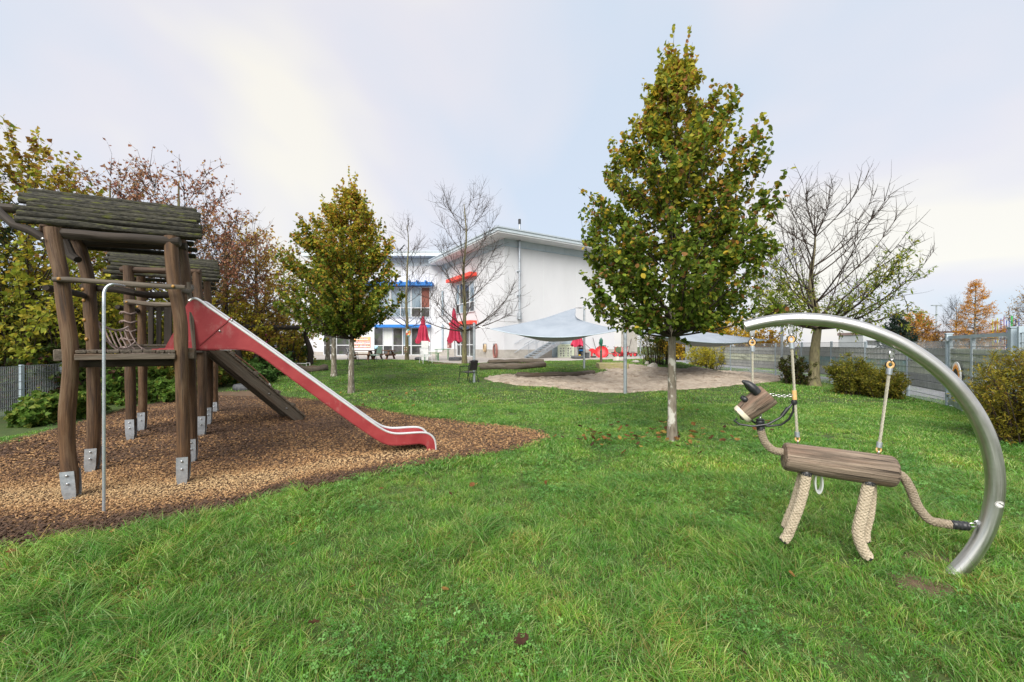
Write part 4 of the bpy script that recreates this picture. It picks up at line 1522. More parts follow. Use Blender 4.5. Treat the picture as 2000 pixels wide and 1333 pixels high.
def rope_leg(pts, R, n, name='rope_leg'):
    b = MB()
    C = braid(b, [ap(x, y, n) for x, y in pts], R, 6, .15, R * .30)
    lg = b.build(name, M['rope'], horse)
    b = MB()
    d = (C[0] - C[3]).normalized()
    b.lathe(C[0] - d * .006, [(R * .5, -.012), (R * 1.06, -.008), (R * 1.06, .012), (R * .8, .026)], 16, d)
    b.build('collar', M['black'], lg)
    d = (C[-1] - C[-4]).normalized()
    b = MB(); b.tube([C[-1] - d * .012, C[-1] + d * .010, C[-1] + d * .016], [R * .9, R * .86, R * .55], 12)
    b.build('rope_cap', M['black'], lg)


rope_leg([(1575, 925), (1571, 950), (1562, 985), (1549, 1020), (1538, 1046), (1531, 1056)], .035, -.05)
rope_leg([(1697, 943), (1692, 965), (1684, 1000), (1676, 1040), (1684, 1070), (1696, 1089)], .037, -.05)
rope_leg([(1570, 922), (1562, 950), (1552, 985), (1541, 1012), (1535, 1030)], .034, .055)
rope_leg([(1700, 940), (1701, 965), (1697, 1005), (1689, 1040), (1690, 1056)], .034, .055)
# neck and tail
b = MB()
C = braid(b, [ap(1486, 838), ap(1489, 852), ap(1497, 868), ap(1512, 880), ap(1534, 884)], .029, 5, .10, .0105)
b.build('rope_neck', M['rope_dark'], horse)
b = MB()
C = braid(b, [ap(1748, 923), ap(1764, 932), ap(1778, 955), ap(1793, 990), ap(1816, 1016), ap(1840, 1022), ap(1858, 1025)], .029, 5, .10, .0105)
b.build('rope_tail', M['rope_dark'], horse)


def sleeve(p0, p1, r, name='tape_sleeve'):
    b = MB()
    d = p1 - p0
    path, rs = [], []
    for i in range(13):
        path.append(p0 + d * i / 12)
        rs.append(r * (1 + .07 * math.sin(i * 2.3)) * (.75 if i in (0, 12) else 1))
    b.tube(path, rs, 16)
    return b.build(name, M['black'], horse)


sleeve(ap(1855, 1024.5), ap(1893, 1028.5), .031)
sleeve(ap(1484.5, 818), ap(1486, 842), .031)
for k in range(4):
    b = MB()
    ring(b, ap(1894 + k * 5, 1028 - k * 2.2), .0125, .004, A_N if k % 2 else A_D, squash=1.35, up=A_D)
    b.build('chain_link', M['bolt'], horse)
b = MB(); b.box(ap(1910, 1021), (.035, .010, .03), None, .003); b.build('tail_eye_plate', M['chrome'], horse)
for k in range(3):
    b = MB(); ring(b, ap(1484.5, 817 - k * 4), .010, .0035, A_N if k % 2 else A_D, squash=1.4); b.build('chain_link', M['bolt'], horse)
# step ring under the body
b = MB()
c = ap(1600, 944)
b.sweep([c + A_D * math.cos(a) * .030 + A_N * .0 + Vector((0, 0, math.sin(a) * .088)) for a in [math.pi * i / 12 - math.pi * .0 for i in range(-12, 13)]],
        [c + A_D * math.cos(a) * .018 + Vector((0, 0, math.sin(a) * .074)) for a in [math.pi * i / 12 for i in range(-12, 13)]], A_N * .05)
b.build('step_ring', M['rail'], horse)

# head: short log tilted, cream nose, ears, eye balls, rein
H0, H1 = ap(1446, 812), ap(1501, 770)
e = (H1 - H0).normalized()
b = MB()
path, rs = [], []
for u, r in ((0.0, .058), (.03, .070), (.10, .077), (.3, .084), (.6, .092), (.9, .096), (.975, .094), (1, .088)):
    path.append(H0 + (H1 - H0) * u); rs.append(r)
b.tube(path, rs, 26, jit=.02)
head = b.build('log_head', M['log'], horse)
b = MB()
b.tube([H0 - e * .004, H0 + e * .004, H0 + e * .020, H0 + e * .040], [.060, .073, .0785, .0805], 26)
b.build('nose_band', M['cream'], head)
up = Vector((0, 0, 1)) - e * e.z
up.normalize()
sd = e.cross(up)
for s in (-1, 1):
    c = H0 + (H1 - H0) * .80 + up * .082 + sd * s * .052
    tip_ = c + up * .105 - e * .012
    b = MB()
    b.tube([c - up * .02, c + up * .02, c + up * .05, c + up * .082, tip_ + up * .01], [.034, .036, .036, .026, .010], 14)
    ear = b.build('ear', M['black'], head)
    c = H0 + (H1 - H0) * .42 + up * .085 + sd * s * .045
    b = MB(); b.lathe(c, [(.003, -.024), (.014, -.021), (.022, -.010), (.024, 0), (.022, .010), (.014, .021), (.003, .024)], 16, up)
    b.build('eye', M['black'], head)
    c = H0 + (H1 - H0) * .03 + sd * s * .045 + up * (-.02)
    b = MB(); b.lathe(c - e * .012, [(.013, -.006), (.013, .006), (.006, .010)], 12, -e)
    b.build('nostril', M['dark_wood'], head)
# chain from the head to the front rope, with the wooden sleeve
c0, c1 = ap(1505, 770), ap(1549, 772)
for k in range(9):
    p = c0.lerp(c1, k / 8) - Vector((0, 0, .012 * math.sin(math.pi * k / 8)))
    b = MB(); ring(b, p, .0085, .0032, A_N if k % 2 else Vector((0, 0, 1)), 12, 1.5, A_D)
    b.build('chain_link', M['bolt'], horse)
b = MB(); b.tube([ap(1551, 763), ap(1552.2, 781)], .0165, 14)
b.build('wooden_sleeve', M['ochre'], horse)
# rein: black rubber hose loop from the nose round to the front rope
for n_ in (-.05, .05):
    b = MB()
    b.tube([ap(1440, 818, n_), ap(1434, 822, n_), ap(1444, 829, n_), ap(1470, 833, n_), ap(1500, 829, n_ * .8), ap(1524, 816, n_ * .6), ap(1538, 800, n_ * .3), ap(1548, 788, 0), ap(1552, 783, 0)] if n_ < 0 else
           [ap(1462, 818, n_), ap(1474, 826, n_), ap(1500, 833, n_), ap(1526, 830, n_), ap(1541, 819, n_ * .6), ap(1549, 804, n_ * .3), ap(1551, 788, 0)], .0085, 8)
    rn = b.build('rein', M['black'], horse)
    if n_ < 0:
        b = MB(); b.tube([ap(1527, 813, n_ * .55), ap(1539, 797, n_ * .3)], .0145, 10)
        b.build('rein_grip', M['black'], rn)
b = MB(); b.lathe(ap(1551, 786), [(.004, -.024), (.018, -.016), (.023, 0), (.018, .016), (.004, .024)], 14)
b.build('rein_knot', M['black'], horse)


# ================================================================== THE HOUSE
# front block: corner towards us, one face to the (photo's) left, one to the right
HC = Vector((-.54, 28.5, 0))
FA = Vector((-.53, .848, 0)).normalized()      # along the front face, going back
SB = Vector((.848, .53, 0)).normalized()       # along the side face, going back
GZ = .76                                       # terrace level at the house


class Face:
    """A wall face: s along it, z up, o outwards."""

    def __init__(self, o, d, n):
        self.o, self.d, self.n = Vector(o), Vector(d), Vector(n)

    def p(self, s, z, o=0.0):
        return self.o + self.d * s + self.n * o + Vector((0, 0, z))

    def sz(self, px, py):
        q = on_plane(px, py, self.o, self.n)
        return (q - self.o).dot(self.d), q.z

    def box(self, b, s0, s1, z0, z1, o0, o1):
        R = Matrix((self.d, self.n, Vector((0, 0, 1)))).transposed()
        return b.box(self.p((s0 + s1) / 2, (z0 + z1) / 2, (o0 + o1) / 2), (abs(s1 - s0), abs(o1 - o0), abs(z1 - z0)), R)


FF = Face(HC, FA, -SB)
SF = Face(HC, SB, -FA)
LEN_F, LEN_S = 11.2, 10.7
house = thing('white_house', 'white rendered two storey house block with grey flat roof overhang and red sunshades', 'building', (*HC.xy, GZ))
ZT, ZR0, ZR1 = 8.66, 9.13, 9.50
# walls as one body of the block
b = MB()
pts = [HC, HC + FA * LEN_F, HC + FA * LEN_F + SB * LEN_S, HC + SB * LEN_S]
b.prism([Vector((p.x, p.y, GZ - .3)) for p in pts], (0, 0, ZT - GZ + .3))
b.build('wall', M['wall'], house, smooth=False)
b = MB()
for f, L_ in ((FF, LEN_F), (SF, LEN_S)):
    f.box(b, -.03 if f is FF else -.03, L_, ZT, ZR0 + .02, -.3, .03)
b.build('roof_cladding', M['cladding'], house, smooth=False)
for f, L_, n in ((FF, LEN_F, 5), (SF, LEN_S, 6)):    # joints of the cladding sheets and the drip edge
    for k in range(1, n):
        b = MB(); f.box(b, L_ * k / n - .015, L_ * k / n + .015, ZT + .04, ZR0, .032, .045)
        b.build('cladding_joint', M['paint_grey'], house, smooth=False)
    b = MB(); f.box(b, -.06, L_, ZT - .04, ZT + .03, .0, .06)
    b.build('drip_edge', M['paint_grey'], house, smooth=False)
OH = 1.15
c4 = [HC - SB * OH - FA * OH, HC + FA * (LEN_F + .3) - SB * OH, HC + FA * (LEN_F + .3) + SB * (LEN_S + OH), HC + SB * (LEN_S + OH) - FA * OH]
b = MB()
b.prism([Vector((p.x, p.y, ZR0)) for p in c4], (0, 0, .10))
rf = b.build('roof', M['soffit'], house, smooth=False)
b = MB()
g = [HC - SB * (OH + .06) - FA * (OH + .06), HC + FA * (LEN_F + .3) - SB * (OH + .06), HC + FA * (LEN_F + .3) + SB * (LEN_S + OH), HC + SB * (LEN_S + OH) - FA * (OH + .06)]
b.prism([Vector((p.x, p.y, ZR0 + .10)) for p in g], (0, 0, .20))
b.build('roof_edge', M['roofmetal'], rf, smooth=False)
b = MB()
g = [HC - SB * (OH + .12) - FA * (OH + .12), HC + FA * (LEN_F + .3) - SB * (OH + .12), HC + FA * (LEN_F + .3) + SB * (LEN_S + OH), HC + SB * (LEN_S + OH) - FA * (OH + .12)]
b.prism([Vector((p.x, p.y, ZR0 + .30)) for p in g], (0, 0, .09))
b.build('roof_coping', M['cladding'], rf, smooth=False)
# expansion joints and plinth
for f, L_, zs in ((FF, LEN_F, .62), (SF, LEN_S, .62)):
    b = MB(); f.box(b, .0, L_, GZ - .2, GZ + zs, -.1, .012)
    b.build('plinth', M['plinth'], house, smooth=False)
for s in (3.4, 6.6, 9.3):
    b = MB(); SF.box(b, s - .012, s + .012, GZ + .62, ZT - .05, .002, .008)
    b.build('wall_joint', M['soffit'], house, smooth=False)


def window(parent, f, s0, s1, z0, z1, cols, rows, name='window', glass='glass', fw=.07, panes=None, door=None):
    """Framed window: frame bars and one pane per field. cols/rows: relative widths/heights (rows from below)."""
    if s0 > s1:
        s0, s1 = s1, s0
    b = MB()
    cs = np.cumsum([0] + list(cols)) / sum(cols)
    rs = np.cumsum([0] + list(rows)) / sum(rows)
    for k, c in enumerate(cs):
        x = s0 + (s1 - s0) * c
        f.box(b, x - fw / 2, x + fw / 2, z0, z1, .01, .10)
    for k, r in enumerate(rs):
        z = z0 + (z1 - z0) * r
        f.box(b, s0, s1, z - fw / 2 + .001, z + fw / 2 - .001, .012, .09)
    w = b.build(name, M['frame'], parent, smooth=False)
    i = 0
    for k in range(len(cols)):
        for r in range(len(rows)):
            b = MB()
            f.box(b, s0 + (s1 - s0) * cs[k] + fw / 2, s0 + (s1 - s0) * cs[k + 1] - fw / 2, z0 + (z1 - z0) * rs[r] + fw / 2, z0 + (z1 - z0) * rs[r + 1] - fw / 2, .004, .035)
            g = glass if panes is None else panes[i % len(panes)]
            b.build('pane', M[g], w, smooth=False)
            i += 1
    return w


# red sunshades and windows of the front face
def sz(f, px, py):
    return f.sz(px, py)


for (x0, yb0, yt0, x1, yb1, yt1, nm) in ((885, 554, 546, 930, 541, 533, 'sunshade'), (891, 637, 632, 930, 632.5, 626.5, 'sunshade')):
    sa_, za = FF.sz(x0, (yb0 + yt0) / 2)
    sb_, zb = FF.sz(x1, (yb1 + yt1) / 2)
    z = (za + zb) / 2
    b = MB(); FF.box(b, sa_ + .15, sb_ - .15, z - .14, z + .14, .02, .62)
    b.build('sunshade', M['redbar'], house, smooth=False)
sa_, zt = FF.sz(928, 547); sb_, zb = FF.sz(892, 610)
zb = FF.sz(928, 608)[1]
window(house, FF, sa_, sb_, zb, zt, (1, 1.2, 1, .9), (1, 2.2), panes=('glass', 'glass_blue', 'glass', 'glass', 'glass_blue', 'glass'))
sa_, zt = FF.sz(927, 636); sb_, _ = FF.sz(894, 640)
window(house, FF, sa_, sb_, GZ + .06, zt, (1, 1, 1.2, .9), (1, 1.3, .35), 'glass_door', panes=('glass', 'glass', 'glass_blue'))
# flue pipe that runs up the side wall and above the roof
s_p, z_low = SF.sz(1012, 624)
b = MB()
b.tube([SF.p(s_p, z_low, .18), SF.p(s_p, z_low + .45, .18)], .16, 10)
b.tube([SF.p(s_p, z_low + .45, .18), SF.p(s_p, ZR0 + .02, .18)], .075, 10)
pt = SF.p(s_p, 0, .18)
b.tube([Vector((pt.x, pt.y, ZR0 - .1)), Vector((pt.x, pt.y, 10.3))], .075, 10)
fl = b.build('flue_pipe', M['galv'], house)
b = MB(); b.tube([Vector((pt.x, pt.y, 10.25)), Vector((pt.x, pt.y, 10.6))], .10, 10); b.build('flue_cap', M['black'], fl)
for z in (3.6, 5.2, 6.9):
    b = MB(); SF.box(b, s_p - .12, s_p + .12, z, z + .06, .0, .26); b.build('pipe_bracket', M['galv'], fl, smooth=False)
# downpipes in the inner corner
for z0, z1 in ((GZ + .5, 3.6), (4.5, 6.7)):
    b = MB(); b.tube([FF.p(LEN_F - .35, z0, .12), FF.p(LEN_F - .35, z1, .12)], .09, 8)
    b.build('downpipe', M['paint_grey'], house)
# low grey panelled door bay in the side wall, behind the stairs, and wall ends
s0, _ = SF.sz(1078, 690); s1, _ = SF.sz(1117, 690)
zt = SF.sz(1098, 665)[1]
b = MB(); SF.box(b, s0, s1, GZ, zt, .002, .05); b.build('service_door', M['paint_grey'], house, smooth=False)
s0, _ = SF.sz(1117, 690); s1, _ = SF.sz(1125, 690)
b = MB(); SF.box(b, s0, s1, GZ - .1, zt + .2, .002, .30); b.build('concrete_pier', M['plinth'], house, smooth=False)
s0, _ = SF.sz(1213, 690); s1, _ = SF.sz(1244, 690)
b = MB(); SF.box(b, s0, s1, GZ - .1, 3.6, .002, .05); b.build('concrete_pier', M['plinth'], house, smooth=False)
# basement skirt: darker band near the stairs
s0, _ = SF.sz(1040, 695); s1, _ = SF.sz(1078, 695)

# ------------------------------------------------------------------ left wing
WY = 38.2
wing = thing('white_house_wing', 'long white house wing set back on the lawn side, with blue sunshades', 'building', (-12, WY, GZ))
WF = Face((0, WY, 0), (1, 0, 0), (0, -1, 0))
xL, _ = WF.sz(612, 690)
xR = FF.p(LEN_F, 0).x + .02
wz = lambda py: WF.sz(800, py)[1]
W_T = wz(520)
b = MB(); b.prism([Vector((xL, WY, GZ - .3)), Vector((xR, WY, GZ - .3)), Vector((xR + 5, WY + 9, GZ - .3)), Vector((xL, WY + 9, GZ - .3))], (0, 0, W_T - GZ + .3))
b.build('wall', M['wall'], wing, smooth=False)
x2, _ = WF.sz(560, 690)
zl = wz(615)
b = MB(); b.prism([Vector((x2, WY + 1.2, GZ - .3)), Vector((xL - .004, WY + 1.2, GZ - .3)), Vector((xL - .004, WY + 8, GZ - .3)), Vector((x2, WY + 8, GZ - .3))], (0, 0, zl - GZ + .3))
b.build('annex_wall', M['wall'], wing, smooth=False)
b = MB(); WF.box(b, xL, xR, W_T, wz(505), -.3, .04); b.build('roof_cladding', M['cladding'], wing, smooth=False)
zr = wz(504.5)
b = MB(); WF.box(b, xL - .6, xR + .6, zr, zr + .34, -9, 1.0)
rf = b.build('roof', M['roofmetal'], wing, smooth=False)
b = MB(); WF.box(b, xL - .65, xR + .6, zr + .34, zr + .44, -9, 1.06); b.build('roof_coping', M['cladding'], rf, smooth=False)
b = MB(); WF.box(b, xL, xR, GZ - .2, wz(687.5), -.1, .012); b.build('plinth', M['plinth'], wing, smooth=False)
# antenna
a0 = at(781, 498, WY + 1)
b = MB(); b.tube([a0 + Vector((0, 0, .1)), a0 + Vector((.1, 0, .5))], .03, 6); b.tube([a0 + Vector((-.1, 0, .35)), a0 + Vector((.45, 0, .95))], .05, 6)
b.tube([a0 + Vector((-.3, 0, .3)), a0 + Vector((.3, 0, .62))], .03, 6)
b.build('roof_antenna', M['black'], wing)


def wx(px):
    return WF.sz(px, 690)[0]


# ground floor: door and windows under the blue sunshade
b = MB(); WF.box(b, wx(734), wx(842), wz(640.5), wz(635), .02, .7); b.build('sunshade', M['blue'], wing, smooth=False)
window(wing, WF, wx(731), wx(767), GZ + .05, wz(641), (1, 1), (1, 1.9), panes=('glass', 'glass', 'glass', 'curtain'))
window(wing, WF, wx(768), wx(803), GZ + .05, wz(641), (1.15, 1), (1, 1.9), 'glass_door', panes=('glass', 'glass', 'glass', 'glass_blue'))
window(wing, WF, wx(804), wx(840), GZ + .05, wz(641), (1.3, 1), (1, 1.9), panes=('glass', 'glass', 'glass', 'curtain'))
window(wing, WF, wx(633), wx(657), GZ + .05, wz(641), (1,), (1, 1.8), panes=('glass',))
window(wing, WF, wx(658), wx(690), GZ + .05, wz(641), (1.5, .4), (1, 1.8), panes=('glass',))
b = MB(); b.col = (.35, .62, .85); WF.box(b, wx(732.5), wx(738.5), wz(681), wz(676), .11, .125); nt_ = b.build('notice', M['print'], wing, smooth=False)
# upper floor
b = MB(); WF.box(b, wx(700), wx(847), wz(560), wz(553.5), .02, .8)
for k in range(9):
    WF.box(b, wx(706 + k * 16), wx(706 + k * 16) + .12, wz(554) - .02, wz(551.5), .05, 1.15)
b.build('sunshade', M['blue'], wing, smooth=False)
window(wing, WF, wx(764), wx(803), wz(620), wz(562), (1, 1.1), (1, 2.2), glass='glass_blue')
window(wing, WF, wx(804), wx(840), wz(620), wz(562), (1.1, 1), (1, 2.2), panes=('glass', 'glass_blue', 'glass', 'brick'))
window(wing, WF, wx(716), wx(762), wz(620), wz(562), (1, 1), (1, 2.2), glass='glass_blue')
for px in (635, 662, 690):
    window(wing, WF, wx(px), wx(px + 22), wz(600), wz(562), (1,), (1, 2))

# ------------------------------------------------------------------ boards on the walls
# photo collage board: an orange sheet with three rows of small photographs
brd = thing('photo_board', 'orange framed board with rows of small photographs on the white wing wall', 'notice board', (wx(707), WY, wz(668)))
b = MB(); b.col = (.86, .30, .20); WF.box(b, wx(692), wx(723.5), wz(679), wz(658.5), .014, .05); b.build('backing_sheet', M['print'], brd, smooth=False)
b = MB(); b.col = (.90, .47, .16); WF.box(b, wx(692.4), wx(723.1), wz(664.3), wz(658.9), .05, .056); b.build('heading_strip', M['print'], brd, smooth=False)
for r, (y0, y1) in enumerate(((659.6, 664), (667.2, 671.8), (673, 678.2))):
    for k in range(8):
        if r == 0 and k in (0, 7):
            continue
        x = 692.6 + k * 3.83
        b = MB(); b.col = random.choice([(.75, .70, .75), (.85, .84, .85), (.66, .6, .66), (.8, .75, .6), (.5, .55, .35)])
        WF.box(b, wx(x), wx(x + 3.3), wz(y1), wz(y0), .056, .066)
        ph = b.build('photograph', M['print'], brd, smooth=False)
        b = MB(); b.col = random.choice([(.06, .04, .05), (.18, .05, .06), (.12, .10, .10), (.25, .16, .12)])
        WF.box(b, wx(x + .5), wx(x + 2.8), wz(y0 + (y1 - y0) * random.uniform(.45, .62)), wz(y0 + .3), .066, .070)
        b.build('photograph_subject', M['print'], ph, smooth=False)
rp_ = thing('red_poster', 'small dark red poster on the white wall behind the crimson parasol', 'poster', FF.p(LEN_F - 2, 2))
s0, z1 = FF.sz(874, 660); s1, z0 = FF.sz(882, 680)
b = MB(); b.col = (.30, .10, .10); FF.box(b, s0, s1, z0, z1, .014, .03); b.build('backing_sheet', M['print'], rp_, smooth=False)
for k in range(6):
    b = MB(); b.col = random.choice([(.55, .4, .36), (.65, .5, .45), (.16, .06, .06)])
    u = (k % 2) * .5; v = (k // 2) / 3
    FF.box(b, s0 + (s1 - s0) * (u + .08), s0 + (s1 - s0) * (u + .42), z0 + (z1 - z0) * (v + .06), z0 + (z1 - z0) * (v + .26), .03, .036)
    b.build('picture_field', M['print'], rp_, smooth=False)
# pale green board with sixteen dark pictograms
sb = thing('pictogram_board', 'pale green square board with rows of dark pictograms below the shade sail', 'notice board', SF.p(SF.sz(1099, 690)[0], 1.6, .4))
s0, z1 = SF.sz(1083.5, 672.8); s1, z0 = SF.sz(1115, 699)
b = MB(); SF.box(b, s0, s1, z0, z1, .34, .38); b.build('board', M['board_pale'], sb, smooth=False)
for s_ in (s0 + .1, s1 - .1):
    b = MB(); SF.box(b, s_ - .03, s_ + .03, GZ, z0 + .3, .28, .338); b.build('post', M['galv'], sb, smooth=False)


def bpt(px, py):
    """board pixel (of the enlarged photo) to board coordinates 0..1"""
    return (px - 370) / 830, 1 - (py - 350) / 680


def bbox(parent, px0, py0, px1, py1, c, o=.386, name='pictogram_mark'):
    u0, v1 = bpt(px0, py0); u1, v0 = bpt(px1, py1)
    b = MB(); b.col = c
    SF.box(b, s0 + (s1 - s0) * u0, s0 + (s1 - s0) * u1, z0 + (z1 - z0) * v0, z0 + (z1 - z0) * v1, .38, o)
    return b.build(name, M['print'], parent, smooth=False)


for k in range(11):                      # unreadable heading: a row of small marks
    if k not in (4,):
        bbox(sb, 560 + k * 42, 392, 560 + k * 42 + 26, 424, (.30, .36, .24), name='heading_mark')
for i, x in enumerate((470, 612, 850, 990)):
    for j, y in enumerate((515, 640, 755, 865)):
        base = bbox(sb, x, y, x + 88, y + 92, (.80, .84, .76), .384, 'pictogram')
        kind = (i * 5 + j * 3) % 4
        d = (.05, .06, .05)
        if kind == 0:
            bbox(base, x + 6, y + 10, x + 28, y + 84, d); bbox(base, x + 52, y + 10, x + 78, y + 84, d); bbox(base, x + 28, y + 16, x + 52, y + 34, d)
        elif kind == 1:
            bbox(base, x + 10, y + 8, x + 80, y + 30, d); bbox(base, x + 30, y + 30, x + 60, y + 84, d)
        elif kind == 2:
            bbox(base, x + 8, y + 40, x + 82, y + 84, d); bbox(base, x + 40, y + 8, x + 70, y + 40, d)
        else:
            bbox(base, x + 10, y + 8, x + 34, y + 84, d); bbox(base, x + 34, y + 60, x + 80, y + 84, d); bbox(base, x + 40, y + 12, x + 72, y + 36, d)
        bbox(sb, x + 112, y + 34, x + 128, y + 52, (.16, .17, .15), name='number_mark') if i in (1, 3) else None

# ------------------------------------------------------------------ outdoor stairs
# beside the side wall: rises to the right behind the sail
st = thing('steel_stairs', 'grey steel outdoor stairs with handrails running up the pale side wall', 'stairs', SF.p(3, GZ))
sA, _ = SF.sz(1022, 700)
sB, zB = SF.sz(1092, 656)
run, n_st = sB - sA, 12
rise = (zB - GZ)
for o in (.35, 1.45):
    b = MB(); b.bar(SF.p(sA - .1, GZ + .02, o), SF.p(sB, zB, o), .05, .24, (0, 0, 1)); b.build('stringer', M['galv'], st, smooth=False)
for k in range(n_st):
    u = (k + .6) / n_st
    b = MB(); SF.box(b, sA + run * u - .15, sA + run * u + .15, GZ + rise * u + .04, GZ + rise * u + .08, .38, 1.42); b.build('tread', M['galv'], st, smooth=False)
for o, nb in ((1.5, 8), (.30, 5)):
    b = MB()
    b.tube([SF.p(sA - .1, GZ + 1.0, o), SF.p(sB, zB + 1.0, o)], .025, 8)
    hr = b.build('handrail', M['galv'], st)
    for k in range(nb):
        u = (k + .4) / nb
        b = MB(); b.tube([SF.p(sA + run * u, GZ + rise * u + .1, o), SF.p(sA + run * u, GZ + rise * u + 1.0, o)], .014, 6); b.build('baluster', M['galv'], hr)
s0w, z0w = SF.sz(1003, 672); s1w, z1w = SF.sz(1040, 652)
for dz in (0, -.62):
    b = MB(); b.tube([SF.p(s0w, z0w + dz, .12), SF.p(s1w + 1.5, z1w + dz + .8, .12)], .022, 6); b.build('wall_rail', M['galv'], st)

# left stairs, seen from the front, with the magenta container behind
ls = thing('steel_stairs', 'wide grey steel stairs climbing away between plants and the magenta container', 'stairs', (*at(562, 700, 30).xy, GZ))
d0, d1 = 30.0, 33.4
xa, xb = at(525, 690, d0).x, at(558, 690, d0).x
xa2, xb2 = at(563, 0, d0 + 1).x - .2, at(598, 0, d0).x
X0, X1 = at(526, 0, 31).x, at(560, 0, 31).x
X0, X1 = at(527, 0, 31).x + .15, at(559, 0, 31).x
ztop = EYE + (676 - 649) / FPX * d1
for k in range(11):
    u = (k + .5) / 11
    z = .72 + (ztop - .72) * u
    b = MB(); b.box(((X0 + X1) / 2, d0 + (d1 - d0) * u, z), (X1 - X0, .26, .05)); b.build('tread', M['galv'], ls, smooth=False)
    b = MB(); b.box(((X0 + X1) / 2, d0 + (d1 - d0) * u + .12, z - .09), (X1 - X0, .02, .10)); b.build('riser', M['paint_grey'], ls, smooth=False)
for x in (X0 - .05, X1 + .05):
    b = MB(); b.bar((x, d0 - .2, .75), (x, d1, ztop), .06, .3); b.build('stringer', M['galv'], ls, smooth=False)
    for dz in (.45, .95):
        b = MB(); b.tube([(x, d0 - .2, .75 + dz), (x, d1, ztop + dz)], .035, 6); b.build('handrail', M['galv'], ls)
    for u in (0, .33, .66, 1):
        b = MB(); b.tube([(x, d0 - .2 + (d1 - d0 + .2) * u, .7 + (ztop - .7) * u), (x, d0 - .2 + (d1 - d0 + .2) * u, .7 + (ztop - .7) * u + .95)], .03, 6); b.build('baluster', M['galv'], ls)
mc = thing('storage_container', 'magenta corrugated metal container beside the outdoor stairs', 'container', (*at(520, 690, 35).xy, GZ))
xa, xb = at(478, 0, 35).x, at(556, 0, 35).x
zt = EYE + (676 - 655) / FPX * 35
b = MB()
n = 60
A = []
for i in range(n + 1):
    x = xa + (xb - xa) * i / n
    A.append((x, 35 + (.06 if (i // 2) % 2 else 0)))
b.grid([[(x, y, z) for x, y in A] for z in (GZ, zt)])
b.build('corrugated_side', M['magenta'], mc, smooth=False, recalc=False)
b = MB(); b.box(((xa + xb) / 2, 36.2, (GZ + zt) / 2), (xb - xa, 2.2, zt - GZ - .06)); b.build('body', M['magenta'], mc, smooth=False)
b = MB(); b.box(((xa + xb) / 2, 35.0, zt), (xb - xa + .1, .2, .14)); b.build('top_rail', M['magenta'], mc, smooth=False)


# ================================================================== YARD THINGS
# ------------------------------------------------------------------ shade sails and their poles
def pole(px, py, top_y, r, label):
    g = G(px, py)
    d = g.y
    zt = EYE + (HOR - top_y) / FPX * d
    t = thing('sail_pole', label, 'pole', tuple(g), 'steel poles of the shade sails')
    b = MB(); b.tube([g - Vector((0, 0, .05)), Vector((g.x, g.y, zt))], r, 14); p = b.build('tube', M['galv'], t)
    b = MB(); b.lathe((g.x, g.y, zt), [(r * 1.05, -.02), (r * 1.05, .01), (r * .6, .03)], 14); b.build('cap', M['galv'], p)
    b = MB(); ring(b, Vector((g.x, g.y - r - .03, zt - .12)), .035, .010, (1, 0, 0)); b.build('eye_bolt', M['bolt'], t)
    return Vector((g.x, g.y, zt))


T1 = pole(926, 747, 632, .055, 'galvanised sail pole by the black chair')
T2 = pole(1221, 769, 634, .056, 'galvanised sail pole on the near rim of the sand pit')
T3 = pole(1141, 720, 600, .055, 'galvanised sail pole in the grass behind the sand pit')
T4 = pole(1527, 744, 634, .056, 'galvanised sail pole beyond the tip of the steel arch')
T5 = pole(1251, 702, 630, .055, 'galvanised sail pole beside the end of the white side wall')


def sail(name, label, A, B, D, cA, cB, cC, sag, hem, n=26):
    """Three-cornered cloth with hollow edges; A-B is the near edge, its lower belly hangs below the edge."""
    t = thing(name, label, 'shade sail', tuple(D), 'grey shade sails over the sand pit')
    A, B, D = Vector(A), Vector(B), Vector(D)
    cen = (A + B + D) / 3
    b = MB()
    rows = []
    for i in range(n + 1):
        v = i / n
        row = []
        for j in range(n + 1):
            u = j / n
            b0, b1, b2 = (1 - v) * (1 - u), (1 - v) * u, v
            p = A * b0 + B * b1 + D * b2
            w = cC * 4 * b0 * b1 * (1 - b2) ** 3 + cA * 4 * b1 * b2 * (1 - b0) ** 3 + cB * 4 * b0 * b2 * (1 - b1) ** 3
            q = cen - p
            q.z *= .75
            p = p + q * w
            p.z -= sag * 27 * b0 * b1 * b2 * .6 + sag * 4 * b0 * b1 * hem * (1 - .25 * b2)
            p.z -= .60 * sag * 16 * b0 * b1 * math.exp(-((v - .10) / .09) ** 2)
            p.z += .02 * math.sin(u * 26 + v * 3) * v * (1 - v) * 4 * (1 - abs(2 * u - 1))
            row.append(p)
        rows.append(row)
    b.grid(rows)
    cl = b.build('sailcloth', M['sail'], t, recalc=False)
    md = cl.modifiers.new('thickness', 'SOLIDIFY'); md.thickness = .004
    b = MB(); b.tube([rows[0][j] + Vector((0, 0, .0)) for j in range(n + 1)], .016, 6); b.build('hem', M['paint_grey'], cl)
    return t, rows


def stay(parent, a, c, r=.012):
    b = MB(); b.tube([a, c], r, 6); b.build('stay_rope', M['black'], parent)
    b = MB(); b.tube([a.lerp(c, .35), a.lerp(c, .65)], r * 2.2, 8); b.build('turnbuckle', M['bolt'], parent)


